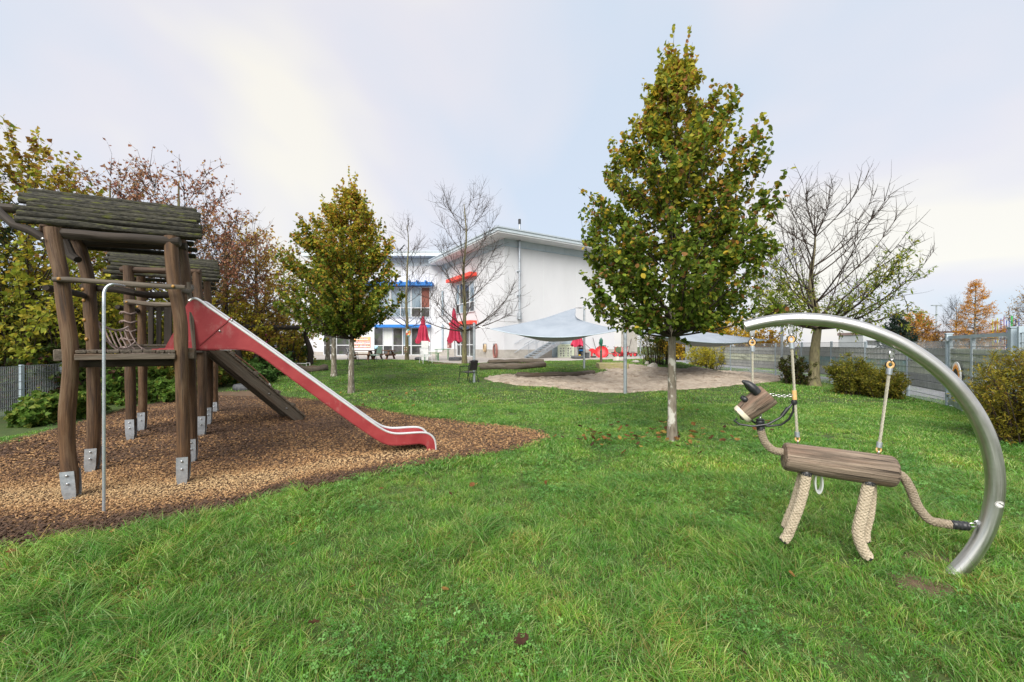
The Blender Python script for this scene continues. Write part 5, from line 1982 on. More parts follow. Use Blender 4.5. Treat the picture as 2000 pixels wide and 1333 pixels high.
A1 = at(957, 642.5, T1.y - .1); B1 = at(1212, 645, T2.y + .6); D1 = at(1124, 602, 22.5)
s1, _ = sail('shade_sail', 'grey shade sail in front of the white house, rising to a high corner behind', A1, B1, D1, .52, .34, .02, .20, .80)
stay(s1, T1 - Vector((0, 0, .1)), A1); stay(s1, B1, T2 - Vector((0, 0, .12))); stay(s1, D1, T3 - Vector((0, 0, .05)))
A2 = at(1236, 646, T2.y + .25); B2 = at(1500, 664, T4.y - .3); D2_ = at(1262, 634, 25.5)
s2, _ = sail('shade_sail', 'flat grey shade sail behind the lime tree, reaching over to the yellow shrubs', A2, B2, D2_, .12, .14, .03, .17, .95)
stay(s2, T2 - Vector((0, 0, .12)), A2); stay(s2, B2, T4 - Vector((0, 0, .5))); stay(s2, D2_, T5 - Vector((0, 0, .05)))

# ------------------------------------------------------------------ sand pit logs, stones, pump
def ground_log(label, pts, r, group='weathered logs lying round the lawn and the sand pit', lift=.8):
    P = [G(x, y) for x, y in pts]
    Q = []
    for i in range(len(P) - 1):
        for u in (0, .33, .66):
            q = P[i].lerp(P[i + 1], u)
            Q.append(Vector((q.x, q.y, ht(q.x, q.y) + r * lift)))
    q = P[-1]; Q.append(Vector((q.x, q.y, ht(q.x, q.y) + r * lift)))
    b = MB()
    b.tube([Q[0]] + Q + [Q[-1] + (Q[-1] - Q[-2]).normalized() * .01], [r * .85] + [r * (1 + .1 * math.sin(i * 1.3)) for i in range(len(Q))] + [r * .85], 12, jit=.2)
    o = b.build('ground_log', M['grey_wood'])
    return tag(o, label, 'log', group)


ground_log('long grey log on the terrace rim below the white house corner', [(955, 712), (985, 711), (1020, 709.5), (1062, 709.5)], .14)
ground_log('curved grey log in the grass behind the black chair', [(938, 722), (965, 722), (1000, 722), (1030, 721), (1063, 718)], .17)
ground_log('dark log along the back rim of the sand pit', [(1010, 737), (1040, 738), (1080, 737), (1120, 736), (1160, 733)], .12)
ground_log('grey curved log beside the dark swing post', [(578, 722), (592, 726), (612, 727), (625, 726), (637, 724)], .16)


def rock(label, px, py, w, h, cat='boulder'):
    g = G(px, py)
    k = g.y / FPX
    import bmesh
    b = MB()
    n = 12
    rows = []
    rx, rz = w * k / 2, h * k
    o = random.random() * 40
    for i in range(9):
        ph = math.pi * i / 8 - math.pi / 2
        row = []
        for j in range(n + 1):
            th = 2 * math.pi * (j % n) / n
            p = Vector((math.cos(ph) * math.cos(th), math.cos(ph) * math.sin(th), math.sin(ph)))
            s = 1 + .28 * mnoise.noise(p * 1.6 + Vector((o, 0, 0)))
            row.append((g.x + p.x * s * rx, g.y + rx * .5 + p.y * s * rx * .8, g.z + rz * .25 + p.z * s * rz * .75))
        rows.append(row)
    b.grid(rows)
    o = b.build('boulder', M['rock'])
    return tag(o, label, cat, 'boulders round the sand pit')


rock('rounded pale boulder in the grass before the red tricycles', 1208, 706, 22, 9)
rock('flat pale boulder beside the end of the white side wall', 1243, 709, 15, 5)
rock('pale boulder on the slope under the olive shrub', 1277, 719, 22, 9)
rock('small pale boulder just above the sand pit slope', 1265, 713, 10, 7)
rock('small stone at the foot of the yellow green shrub', 1402, 723, 12, 6)
# mossy block beside the pump and a plank
g = G(1200, 722)
b = MB()
k = g.y / FPX
b.box((g.x + .0, g.y + .5, g.z + .13), (58 * k, .9, .36), None, .03)
tag(b.build('wooden_block', M['mossy']), 'long mossy wooden block at the back of the sand pit', 'wooden block')
g = G(1219, 727)
b = MB(); b.box((g.x, g.y, g.z + .03), (66 * g.y / FPX, .12, .08), Matrix.Rotation(.05, 3, 'Z'), .01)
tag(b.build('wooden_plank', M['mossy']), 'thin plank half buried in the sand before the mossy block', 'plank')

g = G(1174, 712)
k = g.y / FPX
pump = thing('hand_pump', 'dark green cast iron hand pump on a grey post by the sand pit', 'water pump', tuple(g))
b = MB(); b.box(g + Vector((0, 0, 13 * k)), (4.4 * k, 4.4 * k, 28 * k), None, .02); b.build('post', M['grey_wood'], pump)
z0 = g.z + 26 * k
b = MB(); b.lathe((g.x, g.y, z0), [(2.6 * k, 0), (2.6 * k, .6 * k), (1.4 * k, 1.2 * k), (1.3 * k, 9 * k), (2.4 * k, 11 * k), (2.9 * k, 13.5 * k), (3.4 * k, 15 * k), (3.5 * k, 21 * k), (3.1 * k, 22.5 * k), (1.6 * k, 24.5 * k), (.7 * k, 25 * k), (.5 * k, 26.5 * k)], 18)
b.build('pump_body', M['pump'], pump)
b = MB(); b.tube([Vector((g.x + 1 * k, g.y, z0 + 10 * k)), Vector((g.x + 6 * k, g.y, z0 + 10.4 * k)), Vector((g.x + 9 * k, g.y, z0 + 10.2 * k)), Vector((g.x + 9.6 * k, g.y, z0 + 8 * k))], [1.1 * k, 1.0 * k, .9 * k, .8 * k], 10); b.build('spout', M['pump'], pump)
b = MB(); b.tube([Vector((g.x - 2 * k, g.y, z0 + 19 * k)), Vector((g.x - 4 * k, g.y, z0 + 17 * k)), Vector((g.x - 3.6 * k, g.y, z0 + 10 * k)), Vector((g.x - 5.2 * k, g.y, z0 + 3 * k))], .55 * k, 8); b.build('pump_handle', M['pump'], pump)


# ------------------------------------------------------------------ things along the side wall
def wallpt(px, o=1.2):
    """Spot on the terrace o metres before the side wall, at column px."""
    s, _ = SF.sz(px, 690)
    p = SF.p(s, GZ + .02, o)
    # walk along the wall until the column fits
    for _ in range(20):
        c = 1000 + p.x / p.y * FPX
        p = p + SB * ((px - c) / FPX * p.y * .8)
    return p


def umbrella(px, base_py, pole_y, bot_y, top_y, label, d=None, lean=0.0, base='slab'):
    g = G(px, base_py) if d is None else Vector((at(px, 0, d).x, d, ht(at(px, 0, d).x, d) + .03))
    k = g.y / FPX
    t = thing('parasol', label, 'parasol', tuple(g), 'closed crimson parasols on the terrace')
    zt, zb = EYE + (HOR - top_y) * k, EYE + (HOR - bot_y) * k
    b = MB(); b.tube([g, Vector((g.x + lean * k, g.y, zt - .1))], .028, 8); b.build('pole', M['galv'], t)
    b = MB()
    if base == 'slab':
        b.box(g + Vector((0, 0, .12)), (22 * k, .9, .2), None, .03); b.build('base', M['tyre'], t)
    else:
        b.lathe(g, [(.3, 0), (.42, .03), (.46, .10), (.42, .18), (.30, .2), (.05, .2)], 20); b.build('base', M['tyre'], t)
    # folded cloth: a fluted cone, gathered at the tie, flaring at the hem
    H_ = zt - zb
    rows = []
    n = 40
    for i in range(19):
        u = i / 18
        r = (.04 + .30 * u ** .75) * (1 - .35 * math.exp(-((u - .30) / .07) ** 2)) * (1 + .18 * sstep(.75, 1, u))
        if u < .04:
            r = .02
        row = []
        for j in range(n + 1):
            a = 2 * math.pi * (j % n) / n
            fl = 1 + (.24 * math.sin(a * 8 + 1.3 * u) + .07 * math.sin(a * 5)) * min(1, u * 3)
            row.append((g.x + lean * k * (1 - u * H_ / (zt - g.z)) + r * fl * math.cos(a), g.y + r * fl * math.sin(a), zt - H_ * u + .09 * math.sin(a * 4 + .5) * u ** 3))
        rows.append(row)
    b = MB()
    b.grid(rows)
    cl = b.build('folded_cloth', M['parasol'], t, recalc=False)
    for p in cl.data.polygons: p.use_smooth = True
    b = MB()
    u = .30
    zc = zt - H_ * u
    b.tube([Vector((g.x + lean * k * .5 + .165 * math.cos(a), g.y + .165 * math.sin(a), zc)) for a in [2 * math.pi * q / 16 for q in range(16)]], .018, 6, closed=True)
    b.build('tie_strap', M['parasol'], cl)
    return t


umbrella(889, 705, 0, 668, 602, 'tall closed crimson parasol by the red sunshade door', lean=-2.5)
umbrella(824, 704, 0, 669, 618, 'closed crimson parasol behind the white chair', lean=2.5, base='round')
p = wallpt(1128, 2.0)
umbrella(1128, 0, 0, 676, 630, 'closed crimson parasol standing under the shade sail', d=p.y - 1.5, base='round')


def hose(px, py, w, h, mt, label):
    s, z = SF.sz(px, py) if px > 990 else FF.sz(px, py)
    f = SF if px > 990 else FF
    t = thing('hose_coil', label, 'garden hose', f.p(s, z, .1), 'hoses coiled on the house wall')
    k = f.p(s, z).y / FPX
    for i in range(5):
        b = MB()
        rw, rh = w * k / 2 * random.uniform(.75, 1.1), h * k / 2 * random.uniform(.85, 1.05)
        b.tube([f.p(s + rw * 1.3 * math.cos(a), z + rh * math.sin(a), .07 + .03 * i) for a in [2 * math.pi * q / 18 for q in range(18)]], .028, 6, closed=True)
        b.build('hose_loop', mt, t)
    b = MB(); f.box(b, s - .06, s + .06, z + h * k / 2 - .1, z + h * k / 2 + .02, .012, .25); b.build('hook', M['bolt'], t, smooth=False)


hose(949.5, 680, 6, 16, M['hose_tan'], 'tan hose coil hanging on the white wall')
hose(970, 686, 9, 28, M['hose'], 'brownish red hose coil hanging near the house corner')

# ------------------------------------------------------------------ play vehicles by the wall
def trike(px, o, rz, label):
    g = wallpt(px, o)
    t = thing('tricycle', label, 'tricycle', tuple(g), 'red tricycles parked by the wall')
    c, s_ = math.cos(rz), math.sin(rz)

    def q(x, y, z):
        return g + Vector((x * c - y * s_, x * s_ + y * c, z))
    ax = (-s_, c, 0)
    for (x, y, r) in ((.42, 0, .20), (-.32, .24, .15), (-.32, -.24, .15)):
        b = MB(); b.tube([q(x + (r - .03) * math.cos(a), y, r + (r - .03) * math.sin(a)) for a in [2 * math.pi * i / 18 for i in range(18)]], .03, 8, closed=True)
        wh = b.build('wheel', M['black'], t)
        b = MB(); b.lathe(q(x, y, r), [(r - .05, -.02), (r - .05, .02)], 14, ax); b.build('rim', M['redtoy'], wh)
    b = MB(); b.tube([q(.34, 0, .62), q(.38, 0, .42), q(.10, 0, .26), q(-.32, 0, .24)], .032, 8)
    b.tube([q(-.32, .24, .16), q(-.32, -.24, .16)], .022, 6); b.tube([q(-.32, 0, .24), q(-.32, 0, .16)], .03, 6)
    b.tube([q(.36, .05, .50), q(.42, .06, .20)], .018, 6); b.tube([q(.36, -.05, .50), q(.42, -.06, .20)], .018, 6)
    b.build('frame', M['redtoy'], t)
    b = MB(); b.tube([q(.26, .24, .80), q(.32, .16, .78), q(.34, 0, .70), q(.32, -.16, .78), q(.26, -.24, .80)], .018, 6); b.tube([q(.34, 0, .70), q(.34, 0, .60)], .02, 6)
    hb = b.build('handlebar', M['redtoy'], t)
    for y in (.24, -.24):
        b = MB(); b.tube([q(.22, y, .80), q(.32, y * .85, .79)], .024, 8); b.build('grip', M['black'], hb)
    b = MB(); b.box(q(-.12, 0, .36), (.30, .24, .06), Matrix.Rotation(rz, 3, 'Z'), .02); b.build('seat', M['black'], t)
    b = MB(); b.box(q(-.36, 0, .30), (.20, .34, .03), Matrix.Rotation(rz, 3, 'Z'), .008); b.build('foot_board', M['redtoy'], t)


trike(1194, 1.6, 2.9, 'red tricycle parked next to the red dish')
trike(1208, 1.2, 2.2, 'red tricycle behind the rounded boulder')
trike(1222, 1.5, 3.6, 'red tricycle just behind the near sail pole')
trike(1233, 1.1, 2.7, 'red tricycle by the pale end of the wall')
g = wallpt(1175, 2.0)
k = g.y / FPX
dish = thing('red_dish', 'big round red dish tilted towards the lawn behind the hand pump', 'play dish', tuple(g))
ax = Vector((-.25, -.9, .36)).normalized()
c = g + Vector((0, 0, 10.5 * k))
b = MB()
prof = [(.02, -.10), (.25, -.085), (.38, -.03), (.445, .035), (.46, .05), (.47, .045), (.455, .02), (.39, -.05), (.25, -.105), (.02, -.12)]
b.lathe(c, [(r * 26 * k / .94 * .5 / .5, h) for r, h in prof], 30, ax)
b.build('bowl', M['redtoy'], dish)
b = MB(); b.tube([g, g + Vector((0, .2, 4 * k)), c - ax * .1], .05, 8); b.build('stand', M['black'], dish)
rocker = thing('red_rocker', 'red shovel shaped play rocker leaning beside the red dish', 'rocker', tuple(wallpt(1156, 2.0)))
b = MB()
q0 = wallpt(1156, 2.0)
b.prism([q0 + Vector((dx * k, 0, dz * k)) for dx, dz in ((-1, 0), (1, 0), (1.6, 9), (6, 8), (10, 11), (9, 13.5), (4, 17), (0, 18), (-4, 16.5), (-5.5, 14), (-3, 12.5), (-1.2, 11))], (0, .16, 0))
b.build('body', M['redtoy'], rocker, smooth=False)
b = MB(); b.box(q0 + Vector((3 * k, .1, .06)), (9 * k, .5, .1), None, .02); b.build('foot', M['black'], rocker)
# pile of toys: dark crate, blue crate, yellow truck
g = wallpt(1136, 2.2); k = g.y / FPX
t = thing('toy_cart', 'dark toy cart with a blue tray standing behind the sail pole', 'toy cart', tuple(g))
b = MB(); b.box(g + Vector((0, 0, 11 * k)), (13 * k, .5, 20 * k), None, .03); b.build('body', M['black'], t)
b = MB(); b.box(g + Vector((-2 * k, -.30, 15 * k)), (9 * k, .12, 3 * k), None, .02); b.build('tray', M['bluetoy'], t)
b = MB(); b.box(g + Vector((2 * k, -.29, 8 * k)), (7 * k, .08, 9 * k), None, .02); b.build('door_panel', M['tyre'], t)
g = wallpt(1133, 3.0); k = g.y / FPX
t = thing('toy_truck', 'yellow toy truck in front of the dark toy cart', 'toy truck', tuple(g))
b = MB(); b.box(g + Vector((0, 0, 4.2 * k)), (11 * k, .4, 2.2 * k), None, .02); b.box(g + Vector((-1 * k, 0, 6.2 * k)), (4 * k, .34, 2.6 * k), None, .03); b.build('body', M['yellow'], t)
for dx in (-3.6, 3.4):
    for dy in (-.2, .2):
        b = MB(); b.lathe(g + Vector((dx * k, dy, 1.9 * k)), [(1.9 * k, -.05), (1.9 * k, .05)], 14, (0, 1, 0)); b.build('wheel', M['yellow'] if dy < 0 and dx < 0 else M['black'], t)
g = wallpt(1147, 2.6); k = g.y / FPX
t = thing('toy_crate', 'dark grey toy crate beside the yellow toy truck', 'crate', tuple(g))
b = MB(); b.box(g + Vector((0, 0, 5 * k)), (7 * k, .4, 10 * k), None, .02); b.build('box', M['tyre'], t)
b = MB(); b.box(g + Vector((0, 0, 10.4 * k)), (7.6 * k, .46, .8 * k), None, .01); b.build('lid', M['black'], t)
for (px0, px1, y0, y1, lb) in ((1143, 1162, 672, 690, 'dark broom leaning on the wall beside the sail pole'), (1158, 1164, 660, 684, 'thin stick leaning on the white wall left of the pump'), (1233, 1227, 662, 690, 'long handled tool leaning on the pale end of the wall')):
    a, c = wallpt(px0, .1), wallpt(px1, .5)
    k = a.y / FPX
    a.z, c.z = EYE + (HOR - y0) * k, EYE + (HOR - y1) * k
    t = thing('broom', lb, 'broom', tuple(c), 'long handled tools leaning on the wall')
    b = MB(); b.tube([a, c], .02, 6); b.build('handle', M['dark_wood'], t)
    d = (c - a).normalized()
    b = MB(); b.box(c + d * .05, (.28, .07, .14), None, .02); b.build('head', M['black'], t)

# ------------------------------------------------------------------ furniture on lawn and terrace
def chair(name, label, g, rz, seat_m, leg_m, back=True, group='garden chairs on the lawn', slats=True):
    t = thing(name, label, 'chair', tuple(g), group)
    c, s_ = math.cos(rz), math.sin(rz)

    def q(x, y, z):
        return g + Vector((x * c - y * s_, x * s_ + y * c, z))
    R = Matrix.Rotation(rz, 3, 'Z')
    # seat with slightly dished front
    b = MB()
    b.sweep([q(x, -.23, z) for x, z in ((.24, .42), (.18, .45), (0, .44), (-.20, .42))], [q(x, .23, z) for x, z in ((.24, .42), (.18, .45), (0, .44), (-.20, .42))], (0, 0, -.02))
    b.build('seat', seat_m, t)
    for y in (-.25, .25):
        b = MB(); b.tube([q(.26, y * 1.08, 0), q(.20, y, .44), q(.18, y * 1.04, .66)], .014, 6); b.build('leg', leg_m, t)
        b = MB(); b.tube([q(-.34, y * 1.06, 0), q(-.22, y, .42), q(-.30, y, .88)], .014, 6); b.build('leg', leg_m, t)
        b = MB(); b.tube([q(.20, y * 1.05, .655), q(.0, y * 1.1, .67), q(-.27, y * 1.0, .68)], .02, 6); b.build('armrest', leg_m, t)
    b = MB()
    if slats:
        b.sweep([q(-.235, y, .50) for y in (-.22, 0, .22)], [q(-.31, y, .87) for y in (-.22, 0, .22)], R @ Vector((-.015, 0, 0)))
    b.tube([q(-.30, -.25, .87), q(-.315, 0, .90), q(-.30, .25, .87)], .016, 6)
    b.build('backrest', seat_m, t)
    return t


M['metal_black'] = mat('black_metal', (.012, .014, .018), (.03, .033, .038), (12, 12, 12), 3, .4, .2, 0)
chair('garden_chair', 'black metal garden chair at the end of the sand pit by the sail pole', G(914, 748), 2.55, M['metal_black'], M['metal_black'])
chair('garden_chair', 'white garden chair in front of the closed parasol', G(832, 710.5), -1.0, M['white'], M['white'])
chair('garden_chair', 'mint garden chair with black legs beside the picnic table', G(733, 708), 2.8, M['mint'], M['metal_black'])
chair('garden_chair', 'white garden chair with black legs behind the lime trunk', G(690, 713), .2, M['white'], M['metal_black'])


def picnic(px, py, w, label, rz):
    g = G(px, py)
    t = thing('picnic_table', label, 'picnic table', tuple(g), 'brown picnic tables by the house')
    c, s_ = math.cos(rz), math.sin(rz)
    R = Matrix.Rotation(rz, 3, 'Z')

    def q(x, y, z):
        return g + Vector((x * c - y * s_, x * s_ + y * c, z))
    L = w
    mt = mat('picnic_wood', (.09, .045, .025), (.20, .105, .06), (10, 10, 3), 5, .7, 0, .2) if 'picnic' not in M else M['picnic']
    M['picnic'] = mt
    for k in range(4):
        b = MB(); b.box(q(0, -.27 + k * .18, .60), (L, .16, .045), R, .006); b.build('plank', mt, t)
    for y in (-.62, .62):
        for k in range(2):
            b = MB(); b.box(q(0, y + (k - .5) * .14, .36), (L, .13, .045), R, .006); b.build('seat_plank', mt, t)
    for x in (-L * .36, L * .36):
        for y in (-1, 1):
            b = MB(); b.bar(q(x, y * .62, 0), q(x, y * .2, .59), .05, .12, R @ Vector((1, 0, 0))); b.build('leg', mt, t)
        b = MB(); b.box(q(x, 0, .30), (.05, 1.5, .10), R, .005); b.build('cross_beam', mt, t)


picnic(706, 703.6, 1.5, 'long brown picnic table under the photo board', .1)
picnic(750, 702.8, 1.25, 'small brown picnic table by the glass door', -.15)


def beer_table(px, py, w, h, label, name='folding_table'):
    g = G(px, py)
    k = g.y / FPX
    t = thing(name, label, 'folding table' if name == 'folding_table' else 'bench', tuple(g), 'green folding tables and benches')
    W_, H_ = w * k, h * k
    b = MB(); b.box(g + Vector((0, 0, H_)), (W_, .5 if name == 'folding_table' else .26, .035), None, .006); b.build('top', M['green'], t)
    for x in (-W_ * .38, W_ * .38):
        b = MB()
        for y in (-.2, .2) if name == 'folding_table' else (-.1, .1):
            b.tube([g + Vector((x, y, 0)), g + Vector((x, y, H_ - .02))], .018, 6)
        b.tube([g + Vector((x, -.2, .25)), g + Vector((x, .2, .25))], .014, 6)
        b.build('leg_frame', M['green'], t)


beer_table(864, 703.5, 30, 21, 'high green folding table before the crimson parasol')
beer_table(843, 705.5, 34, 15.5, 'low green folding bench behind the white chair', 'folding_bench')
g = G(830, 705.5); k = g.y / FPX
t = thing('white_board', 'upright white board standing behind the white chair', 'board', tuple(g))
b = MB(); b.box(g + Vector((0, .0, 20 * k)), (14 * k, .06, 38 * k), None, .01); b.build('panel', M['board_white'] if 'board_white' in M else M['white'], t)
for dx in (-5, 5):
    b = MB(); b.box(g + Vector((dx * k, 0, .04)), (.06, .5, .05), None, .01); b.build('foot', M['bolt'], t)

# swing: dark crooked posts and a beam
sg = G(606, 713)
swing = thing('swing', 'dark wooden swing with crooked post and long beam behind the slide', 'swing', tuple(sg))
b = MB()
d = sg.y
P = [at(x, y, d) for x, y in ((600, 640), (598, 650), (597, 658), (600, 668), (605, 680), (607, 690), (606, 700), (606, 714))]
Q = []
for i in range(len(P) - 1):
    for u in (0, .5):
        Q.append(P[i].lerp(P[i + 1], u))
Q.append(P[-1])
b.tube(Q, [.10 + .05 * sstep(0, 12, i) for i in range(len(Q))], 12, jit=.12)
b.build('post', M['dark_wood'], swing)
b = MB()
g2 = G(466, 742)
P2 = [at(x, y, g2.y) for x, y in ((458, 642), (462, 670), (467, 700), (466, 744))]
b.tube(P2, [.11, .10, .13, .15], 12, jit=.12)
b.build('post', M['dark_wood'], swing)
b = MB(); b.tube([P2[0] + Vector((-.6, -.2, .02)), P2[0] + Vector((0, 0, .04)), P2[0].lerp(P[0], .4) + Vector((0, 0, .03)), P[0] + Vector((0, 0, -.02)), P[0] + Vector((.35, .15, 0))], [.10, .12, .11, .12, .10], 12, jit=.12)
b.build('beam', M['dark_wood'], swing)
hp = P2[0].lerp(P[0], .80)
k = hp.y / FPX
for off in (0, .5):
    e_ = (P[0] - P2[0]).normalized() * -off
    b = MB(); b.tube([hp + e_, hp + e_ + Vector((-.15, .15, -.5)), hp + e_ + Vector((-.42, .5, -1.25))], .018, 6); b.build('chain', M['black'], swing)
b = MB(); b.bar(hp + Vector((-.42, .5, -1.25)), hp + (P[0] - P2[0]).normalized() * -.5 + Vector((-.42, .5, -1.25)), .22, .05); b.build('seat', M['black'], swing)

wf = thing('metal_barrier', 'low white metal frame beside the dark swing post', 'barrier', tuple(G(594, 722)))
g = G(594, 722); k = g.y / FPX
b = MB()
b.tube([g + Vector((-26 * k, .1, 12 * k)), g + Vector((4 * k, 0, 11.2 * k)), g + Vector((5 * k, 0, 0))], .022, 6)
b.tube([g + Vector((4.5 * k, 0, 11.2 * k)), g + Vector((5 * k, 0, 12.5 * k)), g + Vector((11 * k, 0, 12.8 * k)), g + Vector((11.5 * k, 0, 0))], .022, 6)
b.tube([g + Vector((-26 * k, .1, 12 * k)), g + Vector((-26 * k, .1, 0))], .022, 6)
b.build('tube_frame', M['white'], wf)
# grey tyre-like stand with a stub
g = G(474, 763); k = g.y / FPX
t = thing('parasol_stand', 'round grey rubber parasol stand with a short steel stub by the bark', 'parasol stand', tuple(g))
b = MB(); b.lathe(g + Vector((0, .2, 0)), [(21 * k, 0), (23 * k, .05), (23 * k, .14), (21 * k, .20), (14 * k, .22), (2 * k, .21)], 26); b.build('base', M['tyre'], t)
b = MB(); b.tube([g + Vector((0, .2, .2)), g + Vector((0, .2, .55))], .03, 10); b.build('stub', M['paint_grey'], t)
# small decorations on the bare tree trunks
# ------------------------------------------------------------------ fences
# right: double rod mesh fence with woven privacy strips
FLINE = [Vector((11.9, 11.2, 0)), Vector((13.0, 13.5, 0)), Vector((14.4, 22.4, 0)), Vector((13.75, 33.6, 0)), Vector((12.6, 45, 0))]


def fence_at_px(px):
    for a, c in zip(FLINE[:-1], FLINE[1:]):
        k = (px - 1000) / FPX
        # a.x + t*dx = k*(a.y + t*dy)
        dx, dy = c.x - a.x, c.y - a.y
        den = dx - k * dy
        if abs(den) > 1e-6:
            t = (k * a.y - a.x) / den
            if -.001 <= t <= 1.001:
                return a.lerp(c, t)
    return None


fp = [FLINE[0].copy()] + [fence_at_px(x) for x in (1774, 1691, 1624, 1566, 1515, 1468, 1427, 1392, 1362, 1340)]
fp = [p for p in fp if p is not None]
FH = 1.78
M['wire'] = mat('grey_wire', (.24, .27, .29), (.33, .36, .38), (9, 9, 9), 2, .5, .4, 0)


def fence_bay(parent, a, c, z0, z1, strips, top_mesh=True, wires=True, step=.05):
    d = (c - a)
    L = d.length
    e = d.normalized()
    n = Vector((e.y, -e.x, 0))
    if n.dot(Vector((-a.x, -a.y, 0))) < 0:
        n = -n
    R = Matrix((e, n, Vector((0, 0, 1)))).transposed()
    m = (a + c) / 2
    za, zc = ht(a.x, a.y), ht(c.x, c.y)
    zb = (za + zc) / 2
    for (s0, s1, mt) in strips:
        # the strip bulges out between the rods
        nn = 24
        rows = []
        for zz in (s0 + .004, (s0 + s1) / 2, s1 - .004):
            rows.append([a + e * (L * (.012 + .976 * i / nn)) + n * (.004 if i % 2 else .022) + Vector((0, 0, zb + zz)) for i in range(nn + 1)])
        b = MB(); b.grid(rows)
        b.build('privacy_strip', M[mt], parent, smooth=False, recalc=False)
    b = MB()
    nz_ = int((z1 - z0) / .2) + 1
    for i in range(nz_ + 1):
        z = z0 + (z1 - z0) * i / nz_
        b.box(m + n * .03 + Vector((0, 0, zb + z)), (L - .04, .012, .014), R)
    k = int(L / step)
    if wires:
        for i in range(k + 1):
            b.box(a + e * (L * i / k) + n * .024 + Vector((0, 0, zb + (z0 + z1) / 2)), (.0065, .0065, z1 - z0), R)
    b.build('wire_mesh', M['wire'], parent, kind='stuff', smooth=False)


rf = thing('mesh_fence', 'grey mesh fence with woven and painted privacy strips along the road', 'fence', tuple(fp[0]))
for i, p in enumerate(fp):
    z = ht(p.x, p.y)
    b = MB(); b.box((p.x, p.y, z + FH / 2 - .05), (.065, .065, FH + .18), Matrix.Rotation(.1, 3, 'Z'), .004); b.build('post', M['paint_grey'], rf, smooth=False)
for i in range(len(fp) - 1):
    a, c = fp[i], fp[i + 1]
    g0 = .60 if i < 9 else .5
    cols = []
    zz = .58
    rows_ = []
    for r in range(5):
        near = i
        if r == 4: mt = 'strip_grey'
        elif r == 3: mt = 'strip_grey'
        elif r in (1, 2): mt = 'strip_green' if i in (0, 4, 5, 6, 7, 8, 9) and not (i == 0 and r == 2 and False) else 'strip_paint'
        else: mt = 'strip_grey'
        rows_.append((zz, zz + .2, mt)); zz += .2
    rows_ = [(.38, .58, 'strip_grey')] + rows_
    fence_bay(rf, a, c, .03, FH, rows_)

# gate: two bays with pale strips in a welded frame
gt = thing('mesh_gate', 'tall grey framed gate with pale green woven strips, oval sign hung on it', 'gate', (11, 9.6, 0))
gA, gB = Vector((11.86, 11.12, 0)), Vector((9.85, 8.02, 0))
gd = (gB - gA)
ge = gd.normalized()
gn = Vector((-ge.y, ge.x, 0))
if gn.dot(Vector((-1, -1, 0))) < 0:
    gn = -gn
GH = 1.92
Rg = Matrix((ge, gn, Vector((0, 0, 1)))).transposed()
for (p, w, h) in ((gA, .12, GH + .05), (gB, .16, GH + .08)):
    b = MB(); b.box((p.x, p.y, h / 2), (w, w, h), Rg, .006); ps = b.build('gate_post', M['paint_grey'], gt, smooth=False)
    b = MB(); b.box((p.x, p.y, h + .012), (w + .03, w + .03, .03), Rg, .004); b.build('post_cap', M['paint_grey'], ps, smooth=False)
    for z in (GH - .12, .35):
        b = MB(); b.box(p + ge * (.1 if p is gA else -.1) + gn * .06 + Vector((0, 0, z)), (.10, .05, .06), Rg, .006); b.build('hinge', M['galv'], ps, smooth=False)
la, lb = gA + ge * .13, gB - ge * .15
lm = gA.lerp(gB, .44)
for p in (la, lm, lb):
    b = MB(); b.box((p.x, p.y, GH / 2 + .04), (.08, .07, GH - .08), Rg, .004); b.build('frame_bar', M['paint_grey'], gt, smooth=False)
for z in (.14, GH - .04):
    b = MB(); b.bar(Vector((la.x, la.y, z)), Vector((lb.x, lb.y, z)), .068, .08); b.build('frame_bar', M['paint_grey'], gt, smooth=False)
for (p, q) in ((la, lm), (lm, lb)):
    fence_bay(gt, p + ge * .05, q - ge * .05, .2, GH - .08, [(.20 + .2 * r, .40 + .2 * r, 'strip_green') for r in range(7)])
b = MB(); b.prism([gA + Vector((0, 0, .1)) + gn * .01, gA.lerp(gB, .3) + Vector((0, 0, .02)) + gn * .01, gA.lerp(gB, .3) + Vector((0, 0, .16)) + gn * .01, gA + Vector((0, 0, .26)) + gn * .01], gn * .03)
b.build('kick_plate', M['galv'], gt, smooth=False)
# fence continues to the right of the gate
rf2 = thing('mesh_fence', 'short grey mesh fence to the right of the gate behind the big yellow green shrub', 'fence', (9.4, 7.4, 0))
for p in (Vector((9.74, 7.84, 0)), Vector((9.1, 5.6, 0))):
    b = MB(); b.box((p.x, p.y, 1.0), (.08, .08, 2.05), Rg, .004); b.build('post', M['paint_grey'], rf2, smooth=False)
fence_bay(rf2, Vector((9.74, 7.84, 0)), Vector((9.1, 5.6, 0)), .05, 1.9, [(.20 + .2 * r, .40 + .2 * r, 'strip_grey') for r in range(7)])


